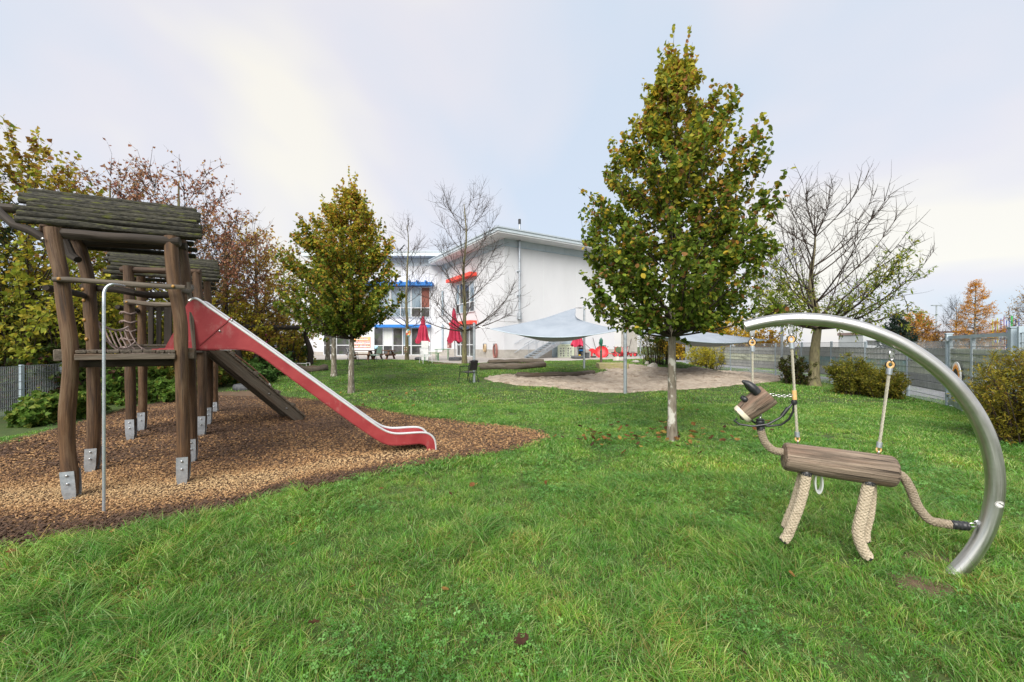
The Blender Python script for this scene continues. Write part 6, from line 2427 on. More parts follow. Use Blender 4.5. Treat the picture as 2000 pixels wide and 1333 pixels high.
def oval_sign(px, py, w, h, kind, label):
    """Oval painted board on the gate."""
    k = (gA + ge * .1)
    o = on_plane(px, py, gA + gn * .07, gn)
    kk = o.y / FPX
    t = thing('oval_sign', label, 'sign', tuple(o), 'oval painted signs on the gate')
    ca = abs(ge.dot(Vector((o.y, -o.x, 0)).normalized()))
    W_, H_ = w * kk * 1.15 / ca * .5, h * kk / 2
    if W_ > .32: W_ = .32

    def disc(rw, rh, off, th, col, dz=0.0):
        b = MB(); b.col = col
        n = 32
        b.prism([o + ge * rw * math.cos(a) + Vector((0, 0, rh * math.sin(a) + dz)) + gn * off for a in [2 * math.pi * i / n for i in range(n)]], gn * th)
        return b
    bd = disc(W_, H_, 0, .02, (.90, .90, .90)).build('board', M['print'], t, smooth=False)
    if kind == 'flame':
        b = MB(); b.col = (.90, .36, .05)
        n = 44
        poly = []
        for i in range(n):
            a = 2 * math.pi * i / n
            f = .90 if i % 2 == 0 else .68
            poly.append(o + ge * W_ * f * math.cos(a) + Vector((0, 0, H_ * f * math.sin(a))) + gn * .02)
        b.prism(poly, gn * .005)
        b.build('flame_ring', M['print'], bd, smooth=False)
        disc(W_ * .56, H_ * .64, .025, .005, (.03, .035, .035), -.03).build('dark_field', M['print'], bd, smooth=False)
        b = MB(); b.col = (.35, .32, .05)
        for i in range(7):
            a = math.pi * (.1 + .8 * i / 6)
            b.bar(o + gn * .031 + Vector((0, 0, .02)), o + gn * .031 + ge * .10 * math.cos(a) + Vector((0, 0, .02 + .07 * math.sin(a))), .012, .004, gn)
        b.build('plant_drawing', M['print'], bd, smooth=False)
    else:
        disc(W_ * .30, H_ * .2, .02, .006, (.62, .03, .04), -.06).build('red_spot', M['print'], bd, smooth=False)
        disc(W_ * .5, H_ * .26, .02, .005, (.45, .16, .06), .17).build('brown_patch', M['print'], bd, smooth=False)


oval_sign(1869, 738, 24, 62, 'flame', 'oval white sign with orange flames and dark middle behind the steel arch')
oval_sign(1938, 742, 24, 62, 'spot', 'oval white sign with a red spot half hidden by the shrub')

# left: bare double rod mesh fence
lf = thing('mesh_fence', 'blue grey double rod mesh fence in front of the dark shrubs', 'fence', tuple(G(40, 806)))
q1 = G(42, 808)
q2 = at(121, 760, q1.y * 1.12)
q2 = Vector((q2.x, q2.y, 0))
dv = (q2 - Vector((q1.x, q1.y, 0)))
q0 = Vector((q1.x, q1.y, 0)) - dv * 1.4
qq3 = q2 + dv * 1.3
LP = [q0 - dv * 0.9, q0, Vector((q1.x, q1.y, 0)), q2, qq3, qq3 + dv * 1.4]
LH = EYE + (676 - 715) / FPX * q1.y
for p in LP:
    z = ht(p.x, p.y)
    b = MB(); b.box((p.x, p.y, z + LH / 2), (.07, .07, LH + .05), None, .004); b.build('post', M['paint_grey'], lf, smooth=False)
for a, c in zip(LP[:-1], LP[1:]):
    fence_bay(lf, a, c, .03, LH, [], step=.05)


# ================================================================== TREES AND SHRUBS
class Tubes:
    """Fast collector of thin branch tubes (numpy)."""

    def __init__(self):
        self.V, self.F, self.T, self.n = [], [], [], 0

    def add(self, path, r0, r1, k=4):
        P = np.array([tuple(p) for p in path])
        m = len(P)
        t = np.gradient(P, axis=0)
        t /= np.linalg.norm(t, axis=1, keepdims=True) + 1e-9
        ref = np.array([0.31, 0.17, 0.93]) if abs(t[0, 2]) < .9 else np.array([1., .2, 0])
        x = np.cross(t, ref); x /= np.linalg.norm(x, axis=1, keepdims=True) + 1e-9
        y = np.cross(t, x)
        rr = np.linspace(0, 1, m)
        r = r0 + (r1 - r0) * rr
        a = np.arange(k) * 2 * np.pi / k
        ring_ = x[:, None, :] * np.cos(a)[None, :, None] + y[:, None, :] * np.sin(a)[None, :, None]
        V = P[:, None, :] + ring_ * r[:, None, None]
        L = np.concatenate([[0], np.cumsum(np.linalg.norm(np.diff(P, axis=0), axis=1))])
        T = np.stack([np.cos(a)[None, :] * r[:, None], np.sin(a)[None, :] * r[:, None], np.repeat(L[:, None], k, 1)], 2)
        i = np.arange(m - 1)[:, None] * k
        j = np.arange(k)[None, :]
        F = np.stack([i + j, i + (j + 1) % k, i + k + (j + 1) % k, i + k + j], 2).reshape(-1, 4) + self.n
        self.V.append(V.reshape(-1, 3)); self.T.append(T.reshape(-1, 3)); self.F.append(F)
        self.n += m * k

    def build(self, name, mt, parent, kind=None):
        V, F, T = np.concatenate(self.V), np.concatenate(self.F), np.concatenate(self.T)
        w = np.array(parent.get('_w', (0, 0, 0)))
        me = mesh_from_arrays(name, V - w, F, np.ones((len(V), 3)), mt)
        me.attributes['tc'].data.foreach_set('vector', T.astype(np.float32).ravel())
        return link(name, me, parent, kind=kind)


LEAF6 = (np.array([(0, 0, 0), (.36, .28, .10), (.38, .66, .08), (0, 1, -.06), (-.38, .66, .08), (-.36, .28, .10)]), np.array([(0, 1, 2, 3), (0, 3, 4, 5)]))
LEAF4 = (np.array([(0, 0, 0), (.34, .5, .10), (0, 1, -.04), (-.34, .5, .10)]), np.array([(0, 1, 2, 3)]))
LEAFM = (np.array([(0, 0, 0), (.5, .22, .10), (.30, .60, .05), (0, 1, -.06), (-.30, .60, .05), (-.5, .22, .10)]), np.array([(0, 1, 2, 3), (0, 3, 4, 5)]))
LEAFN = (np.array([(0, 0, 0), (.16, .5, .05), (0, 1, -.04), (-.16, .5, .05)]), np.array([(0, 1, 2, 3)]))


def leaf_arrays(P, D, S, tpl, rng, tiltn=.8):
    """Positions P, axis directions D, sizes S -> vertex array (n,v,3)."""
    n = len(P)
    D = D / (np.linalg.norm(D, axis=1, keepdims=True) + 1e-9)
    Nn = rng.normal(0, tiltn, (n, 3)) + np.array([0, -.15, 1.0])
    X = np.cross(D, Nn); X /= np.linalg.norm(X, axis=1, keepdims=True) + 1e-9
    Z = np.cross(X, D)
    t = tpl[0]
    V = P[:, None, :] + (X[:, None, :] * t[None, :, 0:1] + D[:, None, :] * t[None, :, 1:2] + Z[:, None, :] * t[None, :, 2:3]) * S[:, None, None]
    return V


def leaf_mesh(name, V, C, tpl, parent, kind='stuff', mt=None):
    n, v = V.shape[:2]
    F = (tpl[1][None] + (np.arange(n) * v)[:, None, None]).reshape(-1, tpl[1].shape[1])
    w = np.array(parent.get('_w', (0, 0, 0)))
    me = mesh_from_arrays(name, V.reshape(-1, 3) - w, F, np.repeat(C, v, 0), mt or M['leaf'], smooth=False)
    return link(name, me, parent, kind=kind)


def pal(cols, w, n, rng, j=.16):
    c = np.array(cols)[rng.choice(len(cols), n, p=np.array(w) / sum(w))]
    return c * rng.uniform(1 - j, 1 + j, (n, 1)) * rng.uniform(.93, 1.07, (n, 3))


def bez(a, b_, c, n):
    t = np.linspace(0, 1, n)[:, None]
    return (1 - t) ** 2 * a + 2 * t * (1 - t) * b_ + t * t * c


def tree(name, label, base, H, prof, z0, rng, cat='tree', group=None, limbs=40, twigs=7, per=6, leaf=.08, tpl=LEAF6, cols=None, trunk_r=.08, bark='bark', rise=.55, droop=.3,
         sprigs=0, big=0, twl=.28, bare=0.0, lean=(0, 0), curve=.5, leaf_from=.25, twig_up=.5, trunk_top=.95, inner=.0, wob=.05, limb_r=.32, sub=0, fork=None, tj=.8, ragged=False, spl=(.35, .75)):
    """prof(u, az) -> crown radius at height fraction u (0 crown base, 1 top). Leaves sit along twigs on ascending limbs."""
    base = Vector(base)
    t = thing(name, label, cat, tuple(base), group)
    B0 = np.array(base)
    tz = np.linspace(0, 1, 14)
    o = rng.uniform(0, 50)
    TP = np.array([[B0[0] + lean[0] * u + wob * mnoise.noise(Vector((u * 3, o, 0))) * min(1, u * 3), B0[1] + lean[1] * u + wob * mnoise.noise(Vector((u * 3, o, 5))) * min(1, u * 3), B0[2] - .05 + H * trunk_top * u] for u in tz])
    b = MB()
    rr = [trunk_r * (1.25 if u == 0 else 1) * (1 - .88 * u) + .004 for u in tz]
    # denser rings near the foot so that it can flare
    b.tube([Vector(p) for p in TP], rr, 12, jit=.12)
    b.build('trunk', M[bark], t)
    br = Tubes()
    LP, LD, LS, LU = [], [], [], []
    ga = rng.uniform(0, 6.28)

    def trunk_at(z):
        u = np.clip((z - B0[2]) / (H * trunk_top), 0, 1) * 13
        i = int(min(12, u))
        return TP[i] + (TP[i + 1] - TP[i]) * (u - i)

    def add_leaves(path, n, spread, sz, u_here, hang):
        m = len(path) - 1
        for _ in range(n):
            q = rng.uniform(.15, 1) * m
            i = int(min(m - 1, q))
            p = path[i] + (path[i + 1] - path[i]) * (q - i)
            d = path[i + 1] - path[i]
            d = d / (np.linalg.norm(d) + 1e-9) * .5 + rng.normal(0, .55, 3) - np.array([0, 0, hang])
            LP.append(p + rng.normal(0, spread, 3)); LD.append(d); LS.append(sz * rng.uniform(.65, 1.2)); LU.append(u_here)
    HC_ = H - z0
    for i in range(limbs):
        u = ((i + .5) / limbs) ** .85
        az = ga + i * 2.39996 + rng.normal(0, .25)
        zt = z0 + HC_ * (u * .97 + rng.normal(0, .02))         # height of the limb's end
        R = prof(np.clip((zt - z0) / HC_, 0, 1), az) * (rng.uniform(.72, 1.04) if not ragged else rng.uniform(.62, 1.12))
        zs = max(z0 * .92 if not fork else fork, zt - R * rise * rng.uniform(.8, 1.3) - .1)
        zs = min(zs, H * .9)
        a = trunk_at(B0[2] + zs)
        c = trunk_at(B0[2] + zt) * np.array([1, 1, 0]) + np.array([math.cos(az) * R, math.sin(az) * R, B0[2] + zt])
        mid = a + (c - a) * .5 + np.array([math.cos(az) * R * .16, math.sin(az) * R * .16, -abs(R) * .12 * curve]) + rng.normal(0, .05 * R + .01, 3)
        L = bez(a, mid, c, 8)
        r0 = max(.006, trunk_r * limb_r * (1 - .75 * u))
        br.add(L, r0, .004, 5)
        ll = np.linalg.norm(c - a)
        isbare = rng.uniform() < (bare(zt, az) if callable(bare) else bare)
        nt_ = max(2, int(twigs * (.5 + ll)))
        for k in range(nt_):
            s = rng.uniform(leaf_from, 1)
            q = s * 7; ii = int(min(6, q))
            p = L[ii] + (L[ii + 1] - L[ii]) * (q - ii)
            d = (L[ii + 1] - L[ii]); d /= np.linalg.norm(d) + 1e-9
            d = d * .7 + rng.normal(0, .6, 3) + np.array([0, 0, twig_up])
            d /= np.linalg.norm(d)
            tl = twl * rng.uniform(.5, 1.4) * (1.2 - .5 * s) * (.6 + .5 * min(1.2, ll))
            e = p + d * tl
            tw = bez(p, p + d * tl * .5 + rng.normal(0, .08 * tl, 3), e + np.array([0, 0, .08 * tl]), 4)
            br.add(tw, .004 if not sub else .008 + trunk_r * .03, .0018 if not sub else .004, 3)
            if sub:
                for _ in range(sub):
                    q2 = rng.uniform(.2, 1) * 3; i2 = int(min(2, q2))
                    p2 = tw[i2] + (tw[i2 + 1] - tw[i2]) * (q2 - i2)
                    d2 = d * .6 + rng.normal(0, .6, 3) + np.array([0, 0, twig_up * .7]); d2 /= np.linalg.norm(d2)
                    l2 = tl * rng.uniform(.3, .7)
                    t2 = bez(p2, p2 + d2 * l2 * .5 + rng.normal(0, .05 * l2, 3), p2 + d2 * l2 + np.array([0, 0, .1 * l2]), 4)
                    br.add(t2, .005, .0025, 3)
                    if not isbare and per:
                        add_leaves(t2, max(1, per // 2), .02, leaf, (zt - z0) / HC_, droop)
            if not isbare and per:
                add_leaves(tw, int(per * rng.uniform(.6, 1.4) + .5), .025, leaf, (zt - z0) / HC_, droop)
        if not isbare and per:
            add_leaves(L[4:], int(per * 1.2), .03, leaf, (zt - z0) / HC_, droop)
    for i in range(sprigs):               # long upright shoots that stick out of the crown
        az = rng.uniform(0, 6.28)
        u = rng.uniform(.3, 1.0) if i else 1.0
        R = prof(u, az) * rng.uniform(.72, .98) * (1 if i else .1)
        p = trunk_at(B0[2] + z0 + HC_ * u) * np.array([1, 1, 0]) + np.array([math.cos(az) * R, math.sin(az) * R, B0[2] + z0 + HC_ * u - .25])
        l = rng.uniform(*spl)
        e = p + np.array([math.cos(az) * .12, math.sin(az) * .12, l])
        tw = bez(p, (p + e) / 2 + rng.normal(0, .03, 3), e, 6)
        br.add(tw, .006, .002, 3)
        add_leaves(tw, int(11 * l / .5), .015, leaf * 1.05, u, .0)
    br.build('branches', M['twig'], t, kind='stuff')
    if LP:
        P, D, S, Uu = np.array(LP), np.array(LD), np.array(LS), np.array(LU)
        C = cols(Uu, P, rng)
        V = leaf_arrays(P, D, S, tpl, rng, tj)
        if big:                              # the leaves that show largest are objects of their own
            cam_d2 = np.linalg.norm(P - np.array([0, 0, EYE]), axis=1)
            idx = np.argsort(cam_d2 - S * 6)[:big]
            rest = np.setdiff1d(np.arange(len(P)), idx)
            for q in idx:
                leaf_mesh('leaf', V[q:q + 1], C[q:q + 1], tpl, t, kind=None)
            leaf_mesh('crown', V[rest], C[rest], tpl, t)
        else:
            leaf_mesh('crown', V, C, tpl, t)
    return t


def prof_pts(right, left):
    """Crown radius from (u, r) tables for the +x and -x sides."""
    ur, rr = zip(*right); ul, rl = zip(*left)

    def f(u, az):
        a, c = np.interp(u, ur, rr), np.interp(u, ul, rl)
        k = (math.cos(az) + 1) / 2
        return a * k + c * (1 - k)
    return f


def mixcols(low, high, wl, wh, k=1.0):
    def f(U_, P, rng):
        n = len(U_)
        a, c = pal(low, wl, n, rng), pal(high, wh, n, rng)
        p = np.clip((U_ - .15) / .75, 0, 1) ** k
        pick = rng.uniform(0, 1, n) < p
        return np.where(pick[:, None], c, a)
    return f


LIME_LOW = [(.125, .190, .025), (.17, .24, .032), (.082, .130, .019), (.26, .31, .042), (.50, .41, .05), (.30, .15, .055)]
LIME_HIGH = [(.32, .32, .04), (.42, .38, .045), (.54, .40, .045), (.22, .27, .036), (.50, .26, .05), (.36, .18, .065)]

r1 = np.random.default_rng(5)
g = G(1313, 862)
k = g.y / FPX
zof = lambda py: EYE + (HOR - py) * k - g.z
H1t = zof(108)
Zc = zof(634)
uu = lambda py: (zof(py) - Zc) / (H1t - Zc)
pr = prof_pts([(0, 1.1), (uu(630), 1.5), (uu(595), 1.72), (uu(500), 1.60), (uu(400), 1.50), (uu(300), 1.28), (uu(230), .80), (uu(170), .40), (uu(120), .22), (1, .06)],
              [(0, 1.0), (uu(630), 1.5), (uu(590), 1.98), (uu(500), 1.88), (uu(400), 1.60), (uu(320), 1.12), (uu(240), .66), (uu(170), .36), (uu(120), .20), (1, .06)])
tree('lime_tree', 'tall young lime tree with olive and yellow crown in the open lawn', g, H1t, pr, Zc, r1, limbs=150, twigs=7, per=16, leaf=.080, ragged=True, spl=(.4, .8), twig_up=.75, cols=mixcols(LIME_LOW, LIME_HIGH, (4, 3, 4, 2, .5, .7), (3, 3, 1.6, 3.4, 1.2, .9), 1.2),
     trunk_r=.078, bark='bark_light', rise=.75, droop=.55, sprigs=34, big=300, twl=.30, limb_r=.25, leaf_from=.18)

r2 = np.random.default_rng(8)
g = G(686, 768); k = g.y / FPX
H2 = zof(368); Zc = zof(650)
pr = prof_pts([(0, .5), (.1, 1.15), (.25, 1.55), (.5, 1.50), (.72, 1.1), (.88, .55), (1, .1)], [(0, .9), (.1, 2.0), (.25, 2.45), (.45, 2.25), (.65, 1.6), (.82, .85), (1, .1)])
tree('lime_tree', 'full lime tree with golden brown top in front of the white house wing', g, H2, pr, Zc, r2, limbs=125, twigs=7, per=15, leaf=.098, ragged=True, spl=(.5, 1.1), twig_up=.95, tpl=LEAF6, cols=mixcols(LIME_LOW, LIME_HIGH, (4, 4, 2.5, 2, .8, .5), (1.5, 3, 3, 1, 1.6, 1.0), .9), trunk_r=.10, bark='bark_light', rise=.7, droop=.45, sprigs=26, twl=.36, leaf_from=.15)
r3 = np.random.default_rng(9)
g = G(652, 735); k = g.y / FPX
H3 = zof(420); Zc = zof(648)
pr = prof_pts([(0, .6), (.2, 1.6), (.5, 1.8), (.8, 1.1), (1, .1)], [(0, .8), (.15, 1.9), (.35, 2.5), (.6, 2.2), (.85, 1.1), (1, .1)])
tree('lime_tree', 'lime tree with yellow green crown half hidden behind the golden topped lime', g, H3, pr, Zc, r3, limbs=100, twigs=7, per=6, leaf=.12, tpl=LEAF4, cols=mixcols([(.14, .185, .026), (.22, .25, .034), (.34, .31, .045), (.10, .13, .022)], [(.38, .27, .04), (.32, .19, .036), (.24, .24, .03)], (3, 3, 1, 2), (3, 2, 2)), trunk_r=.11, bark='bark_light', rise=.7, sprigs=6, twl=.4)
r4 = np.random.default_rng(10)
g = at(640, 703, 25.5); g.z = ht(g.x, g.y); k = g.y / FPX
tree('tree', 'brown trunked tree at the terrace edge behind the two limes', g, zof(500), prof_pts([(0, .6), (.5, 1.6), (1, .1)], [(0, .6), (.5, 1.8), (1, .1)]), zof(620), r4, limbs=50, twigs=6, per=5, leaf=.14, tpl=LEAF4, cols=mixcols([(.10, .12, .016), (.2, .18, .03)], [(.24, .16, .03)], (2, 1), (1,)), trunk_r=.13, bark='bark', twl=.4)

# ---- bare young trees before the house
r5 = np.random.default_rng(21)
g = G(907, 710.5); k = g.y / FPX
tree('bare_tree', 'leafless young tree with spreading thin branches before the red sunshade window', g, zof(362), prof_pts([(0, 2.2), (.12, 3.2), (.3, 3.3), (.55, 2.3), (.8, 1.9), (1, .8)], [(0, 2.0), (.12, 3.0), (.3, 2.6), (.55, 2.0), (.8, 1.8), (1, .9)]), zof(640), r5, limbs=26, twigs=5, per=0, trunk_r=.135, bark='bark_olive', rise=1.0, twl=.85, sub=4, limb_r=.36, curve=.9, group='leafless young trees by the terrace', twig_up=.35, wob=.3, trunk_top=.9)
g = G(795, 703.8); k = g.y / FPX
tree('bare_tree', 'slender leafless tree with decorated trunk before the blue sunshade', g, zof(425), prof_pts([(0, 1.5), (.12, 2.4), (.35, 2.0), (.6, 1.3), (1, .5)], [(0, 1.5), (.12, 2.6), (.35, 2.1), (.6, 1.2), (1, .5)]), zof(632), np.random.default_rng(25), limbs=26, twigs=4, per=0, trunk_r=.12, bark='bark_olive', rise=.9, twl=.75, sub=4, limb_r=.22, curve=.8, group='leafless young trees by the terrace', twig_up=.4, wob=.25, trunk_top=.95)
# paper wreath and pale figure on the slender trunk
k = g.y / FPX
wr = thing('paper_wreath', 'bright paper wreath hanging on the slender leafless trunk', 'decoration', tuple(g + Vector((5 * k, -.25, (HOR - 650) * k + EYE - g.z))))
c = Vector((g.x + 5 * k, g.y - .3, EYE + (HOR - 651) * k))
for i, cc in enumerate(((.7, .3, .1), (.1, .45, .5), (.8, .75, .7), (.7, .15, .1), (.2, .5, .5), (.85, .6, .2))):
    b = MB(); b.col = cc
    a0 = i * 1.047
    b.tube([c + Vector((math.cos(a0 + q * .2) * 2.6 * k, 0, math.sin(a0 + q * .2) * 5 * k)) for q in range(6)], .07, 6)
    b.build('paper_flower', M['print'], wr)
wf_ = thing('wooden_figure', 'pale wooden figure tied to the slender leafless trunk', 'decoration', tuple(g))
c = Vector((g.x, g.y - .32, EYE + (HOR - 684) * k))
for dx in (-2.2, 1.8):
    b = MB(); b.box(c + Vector((dx * k, 0, 0)), (1.3 * k, .06, 12 * k), None, .02); b.build('board', M['cream'], wf_)
for dz in (-3, 3.5):
    b = MB(); b.box(c + Vector((0, -.05, dz * k)), (5.5 * k, .05, 1.2 * k), None, .02); b.build('board', M['brick'], wf_)

# ---- big tree at the right: bare top, green lower leaves
r6 = np.random.default_rng(33)
g = G(1589, 754); k = g.y / FPX
zc = zof(622)


def ash_cols(U_, P, rng):
    return pal([(.18, .25, .036), (.27, .31, .042), (.38, .36, .05), (.12, .18, .03)], (3, 3, 2, 2), len(P), rng)


pa = prof_pts([(0, 2.6), (.15, 3.7), (.35, 3.8), (.6, 3.4), (.85, 2.2), (1, .9)], [(0, 2.6), (.2, 3.1), (.45, 2.7), (.75, 2.0), (1, .7)])


def ash_bare(z, az):
    """Leafless above; leaves stay low and on the side away from the lime."""
    h = (z - zc) / 6.0
    lim = .47 - .04 * math.cos(az + .2)
    return .05 if h < lim - .12 else (.45 if h < lim else 1.0)


tree('ash_tree', 'big spreading tree with leafless top and green leaves on its lower limbs behind the arch', g, zof(345), pa, zc, r6, limbs=44, twigs=4.5, per=11, leaf=.17, tpl=LEAFN, cols=ash_cols, trunk_r=.215, bark='bark_olive', rise=1.15, twl=.85, sub=2, bare=ash_bare, limb_r=.34, curve=1.1, droop=.5, twig_up=.22, trunk_top=.72, wob=.3, fork=zof(640))


# ---- shrubs: leaf clumps on arching stems
def shrub(name, label, base, w, h, rng, cols, stems=26, leaf=.05, per=26, tpl=LEAF4, group=None, depth=None, cat='shrub', droop=.2, up=.8, twigs=4, mt='twig', low=.12, thin=1.0):
    base = Vector(base)
    t = thing(name, label, cat, tuple(base), group)
    br = Tubes()
    LP, LD, LS, LU = [], [], [], []
    depth = depth or w
    for i in range(stems):
        az = rng.uniform(0, 6.28)
        rr = math.sqrt(rng.uniform(0, 1))
        a = np.array([base.x + math.cos(az) * w * .28 * rr, base.y + math.sin(az) * depth * .28 * rr, base.z])
        top = h * (1 - .45 * rr ** 2) * rng.uniform(.72, 1.0)
        c = np.array([base.x + math.cos(az) * w * .5 * rr * rng.uniform(.85, 1.1), base.y + math.sin(az) * depth * .5 * rr * rng.uniform(.85, 1.1), base.z + top])
        L = bez(a, (a + c) / 2 + np.array([-math.cos(az) * w * .04, -math.sin(az) * depth * .04, top * .12]) + rng.normal(0, .04 * w, 3), c, 9)
        br.add(L, .006 + .006 * h, .003, 4)
        for s in range(twigs + 2):
            q = rng.uniform(low, 1) * 8; ii = int(min(7, q))
            p = L[ii] + (L[ii + 1] - L[ii]) * (q - ii)
            d = rng.normal(0, .7, 3) + np.array([math.cos(az) * .4, math.sin(az) * .4, up * .6]); d /= np.linalg.norm(d)
            tl = h * .16 * rng.uniform(.5, 1.3)
            tw = bez(p, p + d * tl * .5 + rng.normal(0, .05 * tl, 3), p + d * tl - np.array([0, 0, droop * tl * .3]), 4)
            br.add(tw, .004, .002, 3)
            n = int(per * thin * rng.uniform(.5, 1.4) / (twigs + 2) * 2)
            f = rng.uniform(.1, 1.05, n)
            idx = np.clip((f * 3).astype(int), 0, 2)
            pos = tw[idx] + (tw[idx + 1] - tw[idx]) * (f * 3 - idx)[:, None]
            LP.append(pos + rng.normal(0, .02 * h ** .5 + .01, (n, 3)))
            LD.append(d[None] * .4 + rng.normal(0, .6, (n, 3)) - np.array([0, 0, droop]))
            LS.append(leaf * rng.uniform(.6, 1.25, n))
            LU.append((pos[:, 2] - base.z) / h)
    br.build('stems', M[mt], t, kind='stuff')
    P, D, S, Uu = np.concatenate(LP), np.concatenate(LD), np.concatenate(LS), np.concatenate(LU)
    k = P[:, 2] > base.z - .02
    P, D, S, Uu = P[k], D[k], S[k], Uu[k]
    V = leaf_arrays(P, D, S, tpl, rng)
    leaf_mesh('foliage', V, cols(Uu, P, rng), tpl, t)
    return t


def onecol(cols, w, j=.2):
    return lambda U_, P, rng: pal(cols, w, len(P), rng, j)


YG = [(.42, .40, .05), (.52, .46, .055), (.31, .33, .042), (.62, .50, .06), (.22, .26, .036)]
DARK = [(.05, .085, .02), (.075, .115, .025), (.11, .15, .03), (.13, .06, .05)]
GREEN = [(.10, .185, .032), (.14, .24, .04), (.07, .135, .026), (.24, .28, .055)]
GOLD = [(.52, .34, .035), (.62, .43, .04), (.42, .29, .035), (.34, .30, .04)]
BROWN = [(.31, .17, .065), (.38, .23, .07), (.24, .125, .055), (.46, .33, .07)]
RUST = [(.36, .17, .11), (.45, .24, .14), (.28, .13, .085), (.50, .31, .14)]
rs = np.random.default_rng(50)


def gp(px, d):
    x = (px - 1000) / FPX * d
    return Vector((x, d, ht(x, d)))


# right side
shrub('shrub', 'big yellow green feathery shrub before the gate', gp(2035, 6.8), 2.0, 1.62, rs, onecol([(.27, .235, .032), (.37, .30, .04), (.19, .185, .026), (.14, .145, .024), (.26, .14, .04)], (3, 3, 2, 1.5, .6)), stems=90, leaf=.062, per=150, tpl=LEAFN, up=1.1, droop=.0, twigs=7, low=.03)
g2 = G(1668, 770)
shrub('shrub', 'olive shrub with ragged shoots by the painted fence strips', G(1668, 772), 1.25, 1.45, rs, onecol([(.22, .215, .03), (.31, .27, .038), (.145, .165, .026), (.10, .12, .02)], (3, 2, 2, 2)), stems=46, leaf=.085, per=130, tpl=LEAFN, up=.9, droop=0, twigs=6, low=.03)
shrub('shrub', 'low olive shrub by the fence beside the rear hanging rope', G(1722, 778), 1.15, 1.05, rs, onecol([(.22, .21, .03), (.33, .27, .038), (.145, .155, .026), (.10, .115, .02)], (3, 2, 2, 2)), stems=42, leaf=.085, per=130, tpl=LEAFN, up=.8, droop=0, twigs=6, low=.03)
shrub('shrub', 'small dark shrub between the sail pole and the big tree', G(1553, 752), 1.5, 1.35, rs, onecol([(.06, .075, .018), (.09, .105, .022), (.10, .055, .025), (.045, .05, .014)], (3, 3, 1, 2)), stems=26, leaf=.085, per=76, up=.7, low=.05)
shrub('shrub', 'olive shrub with brown stems beside the end of the white wall', G(1283, 712), 2.7, 2.7, rs, onecol([(.23, .235, .045), (.17, .185, .038), (.32, .30, .06), (.125, .135, .03)], (3, 2, 2, 2)), stems=46, leaf=.085, per=44, up=1.0)
shrub('shrub', 'yellow and green shrub behind the sand pit below the flat sail', G(1383, 723), 3.0, 2.1, rs, lambda U_, P, rng: np.where((P[:, 0] + rng.normal(0, .4, len(P)) > G(1378, 723).x)[:, None], pal([(.52, .44, .045), (.40, .36, .04), (.26, .27, .03)], (3, 3, 2), len(P), rng), pal([(.12, .185, .03), (.16, .235, .036), (.085, .14, .024)], (2, 2, 2), len(P), rng)), stems=70, leaf=.085, per=60, up=.7)
gg = gp(1410, 46)
for px, d, w, h, lb, cs, wt in ((1380, 47, 6, 5.2, 'golden yellow shrub beyond the fence behind the flat sail', GOLD, (3, 3, 2, 1)), (1432, 46, 5.5, 6.2, 'tall golden shrub beyond the fence near the tip of the arch', GOLD, (3, 3, 2, 1.5)), (1492, 44, 5.2, 3.9, 'rusty golden hedge beyond the fence right of the tall golden shrub', [(.44, .28, .04), (.36, .18, .04), (.28, .21, .04)], (2, 2, 2)),
                                (1322, 48, 5, 5.0, 'golden shrub beyond the fence seen behind the lime trunk', GOLD, (3, 3, 2, 1))):
    shrub('shrub', lb, gp(px, d), w, h, rs, onecol(cs, wt), stems=60, leaf=.24, per=46, up=1.1, group='golden shrubs beyond the fence', low=.05)
tree('tree', 'dark blue green pine beyond the painted fence', gp(1752, 44), 5.0, prof_pts([(0, 1.8), (.5, 1.5), (1, .2)], [(0, 1.8), (.5, 1.5), (1, .2)]), .4, np.random.default_rng(61), limbs=60, twigs=6, per=9, leaf=.3, tpl=LEAFN, cols=onecol([(.035, .06, .045), (.05, .08, .055), (.025, .045, .035)], (2, 2, 2)), trunk_r=.1, twl=.6)
tree('birch_tree', 'round orange birch beyond the fence', gp(1790, 46), 5.3, prof_pts([(0, 2.0), (.4, 2.3), (.75, 1.6), (1, .3)], [(0, 2.2), (.4, 2.4), (.75, 1.6), (1, .3)]), .6, np.random.default_rng(62), limbs=80, twigs=7, per=8, leaf=.16, tpl=LEAF4, cols=onecol([(.58, .31, .06), (.66, .38, .08), (.47, .25, .06), (.38, .25, .085)], (3, 2, 2, 1)), trunk_r=.09, bark='bark_light', twl=.6)
tree('larch_tree', 'tall pointed orange larch beyond the gate', gp(1905, 40), 8.2, prof_pts([(0, 2.3), (.3, 2.3), (.6, 1.45), (.85, .6), (1, .05)], [(0, 1.7), (.3, 1.9), (.6, 1.2), (.85, .5), (1, .05)]), .5, np.random.default_rng(63), limbs=110, twigs=7, per=9, leaf=.14, tpl=LEAFN, cols=onecol([(.66, .32, .03), (.74, .40, .04), (.55, .26, .03), (.44, .23, .04)], (3, 3, 2, 1)), trunk_r=.14, twl=.5, rise=.25, twig_up=.1)
tree('bare_tree', 'greyish leafless birch beside the orange larch', gp(1868, 43), 6.6, prof_pts([(0, 1.4), (.4, 1.9), (1, .3)], [(0, 1.6), (.4, 2.0), (1, .3)]), .8, np.random.default_rng(64), limbs=40, twigs=5, per=0, trunk_r=.09, sub=4, twl=.8, rise=1.2)
tree('bare_tree', 'leafless tree at the edge of the photo beyond the gate', gp(2020, 38), 7.0, prof_pts([(0, 2), (.4, 2.2), (1, .3)], [(0, 2), (.4, 2.2), (1, .3)]), 1, np.random.default_rng(65), limbs=36, twigs=5, per=1, leaf=.14, tpl=LEAF4, cols=onecol([(.42, .24, .03)], (1,)), trunk_r=.12, sub=4, twl=.9, rise=1.2)
